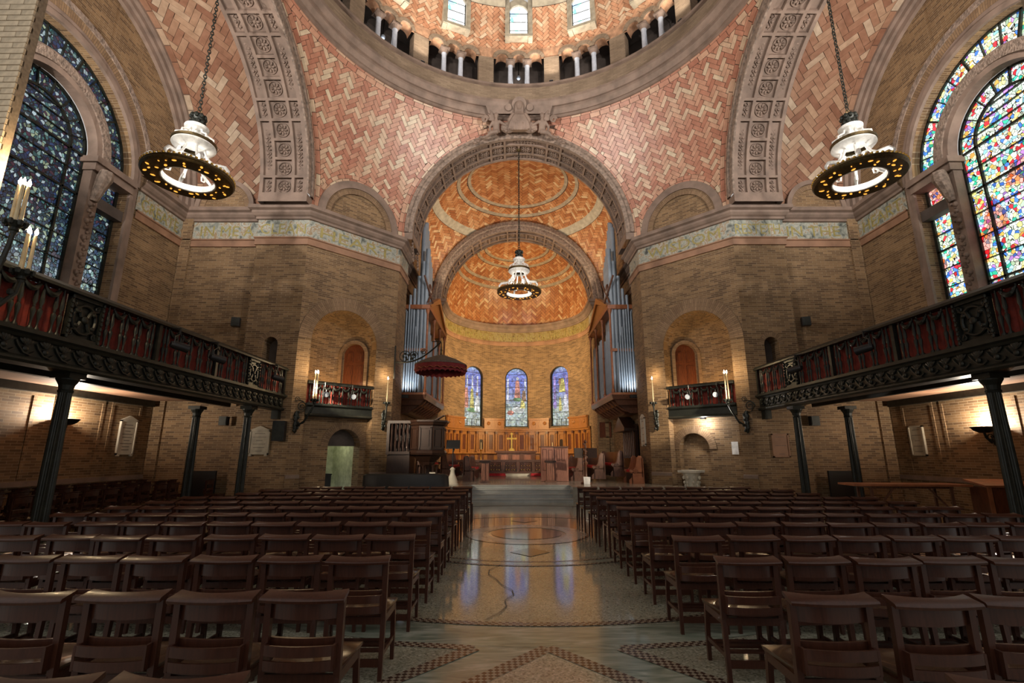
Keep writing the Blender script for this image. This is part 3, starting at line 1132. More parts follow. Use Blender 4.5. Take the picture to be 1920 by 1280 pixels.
ARC = [(4.35 * sin(a), 28.6 + 4.35 * cos(a)) for a in [pi / 2 - pi * i / 40 for i in range(41)]]
PATHS = {}
for s in (-1, 1):
    PATHS[s] = [(4.35, 28.6), (4.35, 27.0), (5.2, 27.0), (5.2, 20.3), (B, 20.3), (B, AY), (AX, C1Y), (9.3, C1Y), (9.3, 16.3), (XW, 16.3), (XW, 14.06)]
BAND = [(0.0, 8.76), (0.05, 8.76), (0.05, 8.98), (0.09, 9.0), (0.09, 9.04), (0.0, 9.04)]
FRZ = [(0.015, 9.04), (0.015, 9.70)]
CORN = [(0.0, 9.70), (0.08, 9.72), (0.08, 9.80), (0.14, 9.84), (0.2, 9.92), (0.2, 10.0), (0.3, 10.05), (0.3, 10.18), (0.0, 10.22)]
for k, s in enumerate((-1, 1)):
    t = structure(sweep(MB(), PATHS[s], CORN, s).build(f'trim_{k + 1}', M['stone']), f'brownstone cornice running round the {SIDE[s]} pier and transept')
    sweep(MB(), PATHS[s], BAND, s).build('terracotta_band', M['terra'], t)
    fz = sweep(MB(), PATHS[s], FRZ, s).build('mosaic_frieze', M['mosaic'], t)
    words = {1: ('WISDOM', 'RESTETH', 'IN THE', 'HEART'), -1: ('HEART', 'CLEAN', 'IN ME A', 'CREATE')}[s]
    segs = [((B, AY), (AX, C1Y), 2.9), ((AX, C1Y), (9.3, C1Y), 1.6), ((9.3, 16.3), (XW - 0.4, 16.3), 1.9), ((XW, 16.2), (XW, 14.06), 1.75)]
    for wd, (a, b_, wdt) in zip(words, segs):
        a, b_ = np.array(a), np.array(b_)
        d = (b_ - a) / np.linalg.norm(b_ - a)
        nrm = np.array((d[1], -d[0]))
        c = (a + b_) / 2 + nrm * 0.018
        xd = Vector((d[0], d[1], 0)) if s > 0 else Vector((d[0], -d[1], 0))
        nn = Vector((s * nrm[0], nrm[1], 0))
        me = lettering(wd, 0.56, wdt)
        link('lettering', me, fz, mat4=frame((s * c[0], c[1], 9.17), xd, (0, 0, 1), nn))
t = structure(sweep(MB(), ARC[::-1], CORN).build('trim_3', M['stone']), 'brownstone cornice curving round the apse')
sweep(MB(), ARC[::-1], BAND).build('terracotta_band', M['terra'], t)
fz = sweep(MB(), ARC[::-1], FRZ).build('mosaic_frieze', M['mosaic_gold'], t)
txt = 'WHOM YE IGNORANTLY WORSHIP HIM DECLARE I UNTO YOU'
for i, ch in enumerate(txt):
    if ch == ' ':
        continue
    th = -1.36 + 2.72 * (i + 0.5) / len(txt)
    nrm = Vector((-sin(th), -cos(th), 0))
    p = Vector((0, 28.6, 9.16)) - nrm * 4.32
    link('lettering', lettering(ch, 0.56), fz, mat4=frame(p, Vector((cos(th), -sin(th), 0)), (0, 0, 1), nrm))

# ------------------------------------------------------------------ apse wall
def apse_map(u, z, e):
    r = 4.35 + e
    t = u / 4.35
    return (r * sin(t), 28.6 + r * cos(t), z)


AW = [(0.0, 0.76), (-0.70 * 4.35, 0.72), (0.70 * 4.35, 0.72)]
mb = MB()
wall_mesh(mb, apse_map, -pi / 2 * 4.35, pi / 2 * 4.35, 0, 10.2, [(c - r, c + r, 3.3, 6.5) for c, r in AW], 0.28, du=0.2)
apse = structure(mb.build('wall_apse', M['brick']), 'curved golden brick wall of the apse')
mb = MB()
for c, r in AW:
    arch_band(mb, apse_map, c, 6.5, r + 0.01, r + 0.24, 0.012, n=18)
mb.build('brick_arch', M['arch_brick'], apse)

# ------------------------------------------------------------------ coffered arches
def rosette_mesh():
    mb = MB()
    mb.lathe([(0.0, 0.035), (0.035, 0.03), (0.05, 0.012), (0.06, 0.012)], 10)
    for k in range(8):
        a = 2 * pi * k / 8
        mb.blob((0.10 * cos(a), 0.10 * sin(a), 0.012), (0.062, 0.034, 0.026), 6, 4, Matrix.Rotation(a, 3, 'Z'))
    mb.lathe([(0.165, 0.0), (0.175, 0.022), (0.195, 0.022), (0.205, 0.0)], 20)
    return mb.mesh('rosette', M['stone'], True)


def scroll_mesh(L):
    mb = MB()
    n = max(2, int(L / 0.13))
    for i in range(n):
        y = -L / 2 + L * (i + 0.5) / n
        q = 1 if i % 2 else -1
        mb.blob((q * 0.035, y, 0.008), (0.05, 0.045, 0.03), 6, 4)
        mb.blob((-q * 0.05, y, 0.006), (0.025, 0.05, 0.022), 6, 4)
    mb.tube([(0.045 * sin(pi * i / 2), -L / 2 + L * i / (2 * n), 0.012) for i in range(2 * n + 1)], 0.016, 5)
    return mb.mesh('scroll_panel', M['stone'], True)


ROS = rosette_mesh()
SCR = {}


def coffered(name, label, P, r, depth, a_lo, a_hi, rows=22, ro=None, orn=True, stilt=0.3, cd=0.13):
    """P(a, r, t) maps angle, radius and depth to the room; ribs at r, coffers 0.09 deeper"""
    mb = MB()
    A = [pi * i / 66 for i in range(67)]
    mb.grid([[P(a, r + cd, t) for t in (0, depth)] for a in A])
    root = structure(mb.build(name, M['stone'], smooth=True), label)
    e = [q * depth / 1.6 for q in (0.0, 0.12, 0.42, 0.52, 1.08, 1.18, 1.48, 1.6)]

    def rib(a0, a1, t0, t1, n):
        m = MB()
        for i in range(n):
            b0, b1 = a0 + (a1 - a0) * i / n, a0 + (a1 - a0) * (i + 1) / n
            m.face([P(b0, r, t0), P(b1, r, t0), P(b1, r, t1), P(b0, r, t1)])
            for t in (t0, t1):
                m.face([P(b0, r, t), P(b1, r, t), P(b1, r + cd, t), P(b0, r + cd, t)])
        for a in (a0, a1):
            m.face([P(a, r, t0), P(a, r, t1), P(a, r + cd, t1), P(a, r + cd, t0)])
        return m
    for t0, t1 in ((e[0], e[1]), (e[2], e[3]), (e[4], e[5]), (e[6], e[7])):
        rib(0, pi, t0, t1, 66).build('long_rib', M['stone'], root)
    da = pi / rows
    hw = 0.045 / r * (4.4 / 4.4)
    cache = {}
    for i in range(rows + 1):
        a = da * i
        if not (a_lo - da <= a <= a_hi + da):
            continue
        rib(max(0, a - hw), min(pi, a + hw), e[3], e[4], 1).build('cross_rib', M['stone'], root)
        if i % 4 in (0, 1):
            for t0, t1 in ((e[1], e[2]), (e[5], e[6])):
                rib(max(0, a - hw), min(pi, a + hw), t0, t1, 1).build('cross_rib', M['stone'], root)
    for i in range(rows):
        a = da * (i + 0.5)
        if not (a_lo <= a <= a_hi):
            continue

        def fr(a, t, rr=r + cd - 0.005):
            o = np.array(P(a, rr, t))
            tn = np.array(P(a + 1e-3, rr, t)) - o
            tt = np.array(P(a, rr, t + 1e-3)) - o
            rd = np.array(P(a, rr - 1e-3, t)) - o
            return frame(o, tt / np.linalg.norm(tt), tn / np.linalg.norm(tn), rd / np.linalg.norm(rd))
        link('rosette', ROS, root, mat4=fr(a, (e[3] + e[4]) / 2) @ Matrix.Diagonal((depth / 1.6 * 1.15, r * da / 0.62 * 1.15, 2.0, 1)))
        if orn:
            long_run = i % 4 == 1
            if i % 4 == 0 or long_run:
                L = r * da * (1 if i % 4 == 0 else 3) - 0.2
                am = a if i % 4 == 0 else a + da
                if i % 4 == 0 or am <= a_hi + da:
                    key = round(L, 2)
                    if key not in SCR:
                        SCR[key] = scroll_mesh(L)
                    for t in ((e[1] + e[2]) / 2, (e[5] + e[6]) / 2):
                        link('scroll_panel', SCR[key], root, mat4=fr(am, t) @ Matrix.Diagonal((1.15, 1, 1.7, 1)))
    # straight stilts below the springing
    m = MB()
    for a in (0, pi):
        for q in (r, r + 0.5):
            c = [Vector(P(a, q, t)) for t in (-0.05, depth)]
            dn = Vector((0, 0, stilt))
            m.face([c[0], c[1], c[1] - dn, c[0] - dn])
        c = [Vector(P(a, q, -0.05)) for q in (r, r + 0.5)]
        m.face([c[0], c[1], c[1] - dn, c[0] - dn])
        c = [Vector(P(a, q, depth)) for q in (r, r + 0.5)]
        m.face([c[0], c[1], c[1] - dn, c[0] - dn])
    m.build('arch_stilt', M['stone'], root)
    # carved archivolt on the face
    if ro:
        prof = [(r - 0.0, 0.0), (r - 0.0, -0.06), (r + 0.06, -0.09), (r + (ro - r) * 0.45, -0.07), (r + (ro - r) * 0.55, -0.13), (r + (ro - r) * 0.92, -0.12), (ro, -0.05), (ro + 0.03, 0.06)]
        m = MB()
        m.grid([[P(a, q[0], q[1]) for q in prof] for a in A])
        m.build('archivolt', M['carved'], root, smooth=True)
    return root


coffered('arch_chancel', 'coffered brownstone chancel arch with carved archivolt', lambda a, r, t: (r * cos(a), AY + t, ZS + r * sin(a)), 4.38, 1.57, 0, pi, ro=4.74, cd=0.075)
for s in (-1, 1):
    coffered('arch_' + SIDE[s], f'coffered brownstone arch opening to the {SIDE[s]} transept',
             (lambda s: lambda a, r, t: (s * (AX + t), YC + r * cos(a), ZS + r * sin(a)))(s), 4.45, 1.65, 0, pi * 0.62, ro=4.90)
coffered('arch_apse', 'brownstone apse arch with a row of rosettes', lambda a, r, t: (r * cos(a), 27.0 + t, 10.15 + r * sin(a)), 4.36, 1.6, 0, pi, rows=24, ro=4.95, orn=False)
A = [pi * i / 48 for i in range(49)]
mb = MB()
mb.grid([[(r * cos(a), y, ZS + r * sin(a)) for (r, y) in ((4.9, 3.62), (4.45, 3.6), (4.45, 1.9))] for a in A])
structure(mb.build('arch_nave', M['stone']), 'brownstone nave arch over the viewer')

# ------------------------------------------------------------------ pendentives
SPC = (0.0, YC, ZS)
for s in (-1, 1):
    dg = np.array((s, 1.0, 0)) / sqrt(2)
    hd = (AX + C1Y - YC) / sqrt(2) + 0.0
    nx = np.array((float(s), 0, 0))
    hx, hy, hz = AX, AY - YC, ZR - ZS
    pl = lambda n, h: (n, float(np.dot(n, SPC)) + h)
    low = (-Z3, -10.2)
    half = [(-nx, 0.0), (-Y3, -YC)]
    full = [pl(nx, hx), pl(Y3, hy), pl(Z3, hz), pl(dg, hd), low] + half
    mb = MB()
    sphere_shell(mb, SPC, RHO, full, 72, 28)
    pen = structure(mb.build('ceiling_pendentive_' + SIDE[s], M['grout']), f'pink herringbone tile pendentive above the {SIDE[s]} pier')
    P = []
    qs, hz1 = courses(SPC, RHO, Z3, hz, 2, 0.18, 0.42)
    P += [clip(q, full) for q in qs]
    f2 = [pl(nx, hx), pl(Y3, hy), pl(Z3, hz1), pl(dg, hd), low] + half
    qs, hx1 = courses(SPC, RHO, nx, hx, 2, 0.17, 0.42)
    P += [clip(q, f2) for q in qs]
    f3 = [pl(nx, hx1), pl(Y3, hy), pl(Z3, hz1), pl(dg, hd), low] + half
    qs, hy1 = courses(SPC, RHO, Y3, hy, 2, 0.17, 0.42)
    P += [clip(q, f3) for q in qs]
    f4 = [pl(nx, hx1), pl(Y3, hy1), pl(Z3, hz1), pl(dg, hd), low] + half
    qs, hd1 = courses(SPC, RHO, dg, hd, 2, 0.15, 0.30)
    P += [clip(q, f4) for q in qs]
    f5 = [pl(nx, hx1), pl(Y3, hy1), pl(Z3, hz1), pl(dg, hd1), low] + half
    fm = az_map(SPC, RHO, (s * 0.72, 0.62, 0.42))
    P += [clip([fm(*c) for c in q], f5) for q in herring(-4.5, 4.5, -4.5, 4.5, 0.145, 3)]
    lay(pen, P, lambda c: (np.array(SPC) - c) / np.linalg.norm(np.array(SPC) - c), M['tile'], 290, seed=11 + s, bias=0.12)
    # the pendentive over the viewer, out of frame
    mb = MB()
    sphere_shell(mb, SPC, RHO, [pl(nx, hx), pl(-Y3, YC - 3.6), pl(Z3, hz), low, (-nx, 0.0), (Y3, YC)], 48, 20)
    structure(mb.build('ceiling_near_pendentive_' + SIDE[s], M['grout']), f'tiled pendentive above the near {SIDE[s]} pier')

# ------------------------------------------------------------------ dome ring, gallery, dome
mb = MB()
mb.lathe([(7.34, 15.5), (7.26, 15.5), (7.26, 15.62), (7.2, 15.62), (7.16, 15.74), (7.1, 15.8), (7.1, 15.9), (7.02, 15.9), (6.98, 16.04), (6.92, 16.1), (6.92, 16.22), (7.14, 16.27), (7.14, 16.36)], 96, (0, YC, 0))
ring = structure(mb.build('trim_dome_ring', M['stone'], smooth=True), 'moulded brownstone ring at the foot of the dome')
mb = MB()
A = [2 * pi * i / 96 for i in range(97)]
mb.grid([[(7.14 * sin(a), YC + 7.14 * cos(a), z) for z in (16.36, 17.0)] for a in A], [[(a * 7.14, z) for z in (16.36, 17.0)] for a in A])
mb.build('parapet', M['drum_brick'], ring)
mb = MB()
mb.lathe([(7.14, 16.98), (7.02, 17.0), (7.02, 17.1), (7.1, 17.12), (8.6, 17.12)], 96, (0, YC, 0))
mb.build('ledge', M['stone'], ring, smooth=True)

RD = 7.36


def drum_map(u, z, e):
    t = u / RD
    return ((RD + e) * sin(t), YC + (RD + e) * cos(t), z)


BAY = radians(22.5) * RD
mb = MB()
arches, bands = [], MB()
NB = range(-4, 5)
PW, OW = 0.70, 0.50
CP = (BAY - PW) / 3
for b in NB:
    for k in (-1, 0, 1):
        c = b * BAY + k * CP
        arches.append((c - OW / 2 - 0.02, c + OW / 2 + 0.02, 18.62, 18.64))
        arch_band(bands, drum_map, c, 18.64, OW / 2 + 0.015, OW / 2 + 0.17, 0.07, n=14)
wall_mesh(mb, drum_map, -4.5 * BAY, 4.5 * BAY, 18.62, 19.16, arches, 0.45, du=0.35)
mb.grid([[drum_map(u, 18.62, e) for e in (0, 0.45)] for u in (-4.5 * BAY, -4.5 * BAY + 0.01)])
drum = structure(mb.build('wall_drum', M['orange']), 'brick arcade gallery at the foot of the dome')
bands.build('brick_arch', M['drum_brick'], drum)
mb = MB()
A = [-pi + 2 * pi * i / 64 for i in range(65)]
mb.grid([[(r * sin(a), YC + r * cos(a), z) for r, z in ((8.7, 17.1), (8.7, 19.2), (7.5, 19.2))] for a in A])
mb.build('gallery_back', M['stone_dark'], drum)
mb = MB()
A = [radians(101.25) + radians(157.5) * i / 40 for i in range(41)]
mb.grid([[(RD * sin(a), YC + RD * cos(a), z) for z in (17.1, 19.16)] for a in A])
mb.build('far_drum', M['brick'], drum)
sh = MB().lathe([(0.15, 0), (0.15, 0.06), (0.12, 0.09), (0.112, 0.12), (0.10, 1.20), (0.115, 1.22), (0.115, 1.25)], 12).mesh('column_shaft', M['column_stone'], True)
cp = MB().lathe([(0.115, 0.0), (0.13, 0.03), (0.19, 0.14), (0.2, 0.15)], 12).box((0, 0, 0.19), (0.4, 0.42, 0.09)).mesh('capital', M['stone'])
bs = MB().box((0, 0, 0.05), (0.36, 0.4, 0.12)).mesh('column_base', M['stone'])
pi_b = MB().box((0, 0, 0.72), (PW - 0.04, 0.48, 1.66)).mesh('gallery_pier', M['drum_brick'])
pi_c = MB().box((0, 0, 0.03), (PW + 0.06, 0.56, 0.26)).mesh('pier_base', M['stone'])
for b in NB:
    for k in (-0.5, 0.5):
        a = (b * BAY + k * CP) / RD
        m4 = Matrix.Translation(((RD + 0.2) * sin(a), YC + (RD + 0.2) * cos(a), 17.10)) @ Matrix.Rotation(-a, 4, 'Z')
        o = link('column', sh, drum, mat4=m4 @ Matrix.Translation((0, 0, 0.1)))
        link('capital', cp, o, loc=(0, 0, 1.25))
        link('column_base', bs, o, loc=(0, 0, -0.06))
    a = (b + 0.5) * BAY / RD
    m4 = Matrix.Translation(((RD + 0.22) * sin(a), YC + (RD + 0.22) * cos(a), 17.10)) @ Matrix.Rotation(-a, 4, 'Z')
    o = link('gallery_pier', pi_b, drum, mat4=m4)
    link('pier_base', pi_c, o)
for b in (-3, -2, 0, 2, 3):
    a = b * BAY / RD + (0.02 if b else 0.0)
    g = thing('gallery_lamp', {0: 'round bulb lamp in the middle gallery arch', -2: 'round bulb lamp in the second gallery bay left of centre', 2: 'round bulb lamp in the second gallery bay right of centre',
                               -3: 'round bulb lamp in the third gallery bay left of centre', 3: 'round bulb lamp in the third gallery bay right of centre'}[b], 'lamp', ((RD + 0.75) * sin(a), YC + (RD + 0.75) * cos(a), 18.35), group='bulb lamps in the dome gallery')
    MB().blob((0, 0, 0), (0.1, 0.1, 0.1), 12, 8).build('globe', M['lens'], g, True)
    MB().tube([(0, 0, 0.08), (0, 0, 0.85)], 0.02).build('stem', M['black'], g)
    lamp('POINT', 'gallery_light', (0, -0.0, -0.2), POWER['gallery'], (0.9, 0.95, 1.0), 0.08, parent=g)

DOC, DOR = (0.0, YC, 18.5), 7.42
sec = []
WH = 0.60
ZW0, ZW1 = 19.55, 21.55
for b in range(16):
    a0, a1 = radians(22.5) * b, radians(22.5) * (b + 1)
    t0 = np.array((cos(a0), -sin(a0), 0))
    t1 = np.array((cos(a1), -sin(a1), 0))
    c0 = float(t0 @ np.array(DOC))
    c1 = float(t1 @ np.array(DOC))
    sec.append((b, [(-t0, -c0 - WH), (t1, c1 - WH), (-Z3, -ZW0), (Z3, ZW1)]))
mb = MB()
sphere_shell(mb, DOC, DOR, [(-Z3, -19.10), (Z3, ZW0)], 96, 40, 0.0)
sphere_shell(mb, DOC, DOR, [(-Z3, -ZW1)], 64, 24, 0.2)
for b, pls in sec:
    sphere_shell(mb, DOC, DOR, pls, 96, 40, 0.0)
dome = structure(mb.build('ceiling_dome', M['grout']), 'orange herringbone tile dome with tall windows')


def dome_map(u, v):
    p, t = v / DOR, u / DOR
    return np.array(DOC) + DOR * np.array((cos(p) * sin(t), cos(p) * cos(t), sin(p)))


P = []
hs = list(herring(-10.5, 10.5, 0.55, 2.95, 0.135, 3))
low_pl = [(-Z3, -19.14), (Z3, ZW0)]
for q in hs:
    pts = [dome_map(*c) for c in q]
    if max(p[2] for p in pts) > ZW0 - 0.001 or True:
        P.append(clip(pts, low_pl))
        uc = sum(c[0] for c in q) / 4
        for kk in (-1, 0, 1):
            b = int(math.floor(uc / DOR / radians(22.5))) + kk
            pl2 = next(p for n_, p in sec if n_ == b % 16)
            zz = clip(pts, pl2 + [(-Z3, -ZW0), (Z3, 21.0)])
            if len(zz) >= 3 and abs(uc / DOR - radians(22.5) * (b + 0.5)) < radians(15):
                P.append(zz)
lay(dome, P, lambda c: (np.array(DOC) - c) / np.linalg.norm(np.array(DOC) - c), M['tile_dome'], 290, seed=5, bias=0.12)
mb = MB()
for b, pls in sec:
    sphere_shell(mb, DOC, DOR - 0.03, [pls[0], pls[1], (-Z3, -21.0), (Z3, 21.5)], 96, 40, 0.0)
mb.build('stone_belt', M['cream'], dome)
k = 0
for b in range(16):
    a = radians(22.5) * b
    an = (a + pi) % (2 * pi) - pi
    m4 = Matrix.Translation((0, YC, 0)) @ Matrix.Rotation(-a, 4, 'Z')
    k += 1
    mb = MB()
    n = 12
    hw, z0, zs = 0.41, 19.62, 20.85
    pts = [(hw * cos(pi * i / n), 7.16, zs + hw * sin(pi * i / n)) for i in range(n + 1)] + [(-hw, 7.16, z0), (hw, 7.16, z0)]
    mb.face(pts)
    pane = mb.build(f"window_{k}", M["glass_dome"])
    pane.matrix_local = m4
    structure(pane, 'bright leaded dome window above the gallery')
    if abs(an) > radians(95):
        continue
    for sx in (-1, 1):
        MB().box((sx * 0.51, 7.14, 20.45), (0.2, 0.34, 2.0)).build('window_jamb', M['cream'], pane)
        MB().box((sx * 0.395, 7.13, 20.25), (0.03, 0.05, 1.3)).build('glazing_bar', M['iron'], pane)
    MB().box((0, 7.12, 19.55), (1.22, 0.36, 0.13)).build('window_sill', M['cream'], pane)
    for zz in (19.95, 20.4, 20.85):
        MB().box((0, 7.14, zz), (0.82, 0.02, 0.016)).build('glazing_bar', M['iron'], pane)
    mb = MB()
    for i in range(n):
        q0, q1 = pi * i / n, pi * (i + 1) / n
        mb.prism([(hw * cos(q0), 7.06, zs + hw * sin(q0)), (hw * cos(q1), 7.06, zs + hw * sin(q1)), (0.61 * cos(q1), 7.06, zs + 0.74 * sin(q1)), (0.61 * cos(q0), 7.06, zs + 0.74 * sin(q0))], (0, 0.2, 0))
    mb.build('window_head', M['cream'], pane)

# ------------------------------------------------------------------ transept vaults
for s in (-1, 1):
    vr, zc = 5.16, 10.2
    bm = lambda u, v: np.array((s * u, YC + vr * cos(v / vr), zc + vr * sin(v / vr)))
    mb = MB()
    A = [pi * i / 48 for i in range(49)]
    mb.grid([[(s * x, YC + vr * cos(a), zc + vr * sin(a)) for x in (9.1, XW)] for a in A])
    mb.grid([[(s * 9.14, YC + r * cos(a), (ZS if r < 5 else zc) + r * sin(a)) for r in (4.45, vr)] for a in A])
    va = structure(mb.build('ceiling_vault_' + SIDE[s], M['grout']), f'brown herringbone tile vault over the {SIDE[s]} transept')
    pls = [(s * X3, 11.55), (-s * X3, -9.36), (-Z3, -10.25)]
    P = [clip([bm(*c) for c in q], pls) for q in herring(9.1, 12.1, 0.0, vr * 1.95, 0.20, 3)]
    for x0, x1 in ((9.15, 9.36), (11.55, 11.76)):
        for i in range(20):
            P.append([bm(x0, 0.5 * i), bm(x1, 0.5 * i), bm(x1, 0.5 * i + 0.5), bm(x0, 0.5 * i + 0.5)])
    ax = np.array((0, YC, zc))
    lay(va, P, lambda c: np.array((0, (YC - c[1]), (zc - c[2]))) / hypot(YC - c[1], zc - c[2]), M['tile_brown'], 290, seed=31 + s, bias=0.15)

# ------------------------------------------------------------------ chancel vault and apse half dome
VC, VR = (0.0, 23.6, 10.2), 6.0
pls = [(-Y3, -20.28), (Y3, 27.05), (X3, 5.25), (-X3, 5.25)]
mb = MB()
sphere_shell(mb, VC, VR, pls, 72, 30)
cv = structure(mb.build('ceiling_chancel', M['grout']), 'orange herringbone tile vault over the chancel with grey ring bands')
hgt = lambda r: VC[2] + sqrt(VR * VR - r * r)
fm = az_map(VC, VR, (0, 0, 1), (0, 1, 0))
hs = [[fm(*c) for c in q] for q in herring(-6.5, 6.5, -5.5, 5.5, 0.16, 3)]
P = []
for lo, hi in ((0.0, 2.5), (2.68, 3.05), (3.23, 4.15), (4.5, 5.9)):
    p2 = pls + [(-Z3, -hgt(hi))] + ([(Z3, hgt(lo))] if lo else [])
    P += [clip(q, p2) for q in hs]
inw = lambda c: (np.array(VC) - c) / np.linalg.norm(np.array(VC) - c)
lay(cv, P, inw, M['tile_warm'], 290, seed=41, bias=0.05)
for r0, w, m_, nm in ((2.5, 0.18, 'band', 'grey_ring'), (3.05, 0.18, 'band', 'grey_ring'), (4.15, 0.35, 'cream', 'cream_ring')):
    mb = MB()
    sphere_shell(mb, VC, VR - 0.02, pls + [(Z3, hgt(r0)), (-Z3, -hgt(r0 + w))], 96, 90)
    mb.build(nm, M[m_], cv)
HC, HR = (0.0, 28.6, 10.15), 4.36
pls = [(-Y3, -28.55), (-Z3, -10.15)]
mb = MB()
sphere_shell(mb, HC, HR, pls, 72, 24, 0.0)
hd_ = structure(mb.build('ceiling_apse', M['grout']), 'deep orange herringbone tile half dome of the apse')
fm = az_map(HC, HR, (0, 1, 0.45))
hs = [[fm(*c) for c in q] for q in herring(-6, 6, -4, 5.5, 0.16, 3)]
P = []
zz = lambda d: HC[2] + HR * sin(radians(d))
RB = ((33.5, 36), (40, 42.5), (55, 57.5), (62, 64.5))
prev = 0
for lo, hi in RB + ((90, 90),):
    P += [clip(q, pls + [(-Z3, -zz(prev)), (Z3, zz(lo))]) for q in hs]
    prev = hi
lay(hd_, P, lambda c: (np.array(HC) - c) / np.linalg.norm(np.array(HC) - c), M['tile_warm'], 290, seed=43, bias=0.05)
for lo, hi in RB:
    mb = MB()
    sphere_shell(mb, HC, HR - 0.02, pls + [(-Z3, -zz(lo)), (Z3, zz(hi))], 96, 120, 0.0)
    mb.build('grey_ring', M['band'], hd_)

# ------------------------------------------------------------------ great transept windows
def bar(f, a, b_, w=0.035, e0=0.24, e1=0.34):
    """glazing bar between two points (u, z) of a wall face"""
    d = Vector((b_[0] - a[0], b_[1] - a[1]))
    n = Vector((-d.y, d.x)).normalized() * w / 2
    c = [(a[0] - n.x, a[1] - n.y), (b_[0] - n.x, b_[1] - n.y), (b_[0] + n.x, b_[1] + n.y), (a[0] + n.x, a[1] + n.y)]
    return MB().prism([f(u, z, e0) for u, z in c], Vector(f(0, 0, e1)) - Vector(f(0, 0, e0)))


def arc_bar(f, c, z, r, a0, a1, w=0.05, e0=0.24, e1=0.34, n=20):
    mb = MB()
    for i in range(n):
        b0, b1 = a0 + (a1 - a0) * i / n, a0 + (a1 - a0) * (i + 1) / n
        q = [(r - w / 2, b0), (r - w / 2, b1), (r + w / 2, b1), (r + w / 2, b0)]
        mb.prism([f(c + rr * cos(b), z + rr * sin(b), e0) for rr, b in q], Vector(f(0, 0, e1)) - Vector(f(0, 0, e0)))
    return mb


def solid(f, c, e0, e1):
    return MB().prism([f(u, z, e0) for u, z in c], Vector(f(0, 0, e1)) - Vector(f(0, 0, e0)))


def carved_leafs(f, u, z0, z1, e, n, w):
    mb = MB()
    for i in range(n):
        z = z0 + (z1 - z0) * (i + 0.5) / n
        q = 1 if i % 2 else -1
        for du, dz, r in ((q * w * 0.22, 0, 0.09), (-q * w * 0.2, 0.05, 0.06), (q * w * 0.05, -0.07, 0.055)):
            mb.blob(f(u + du, z + dz, e), (r, r * 0.8, r * 0.9), 7, 5)
    return mb


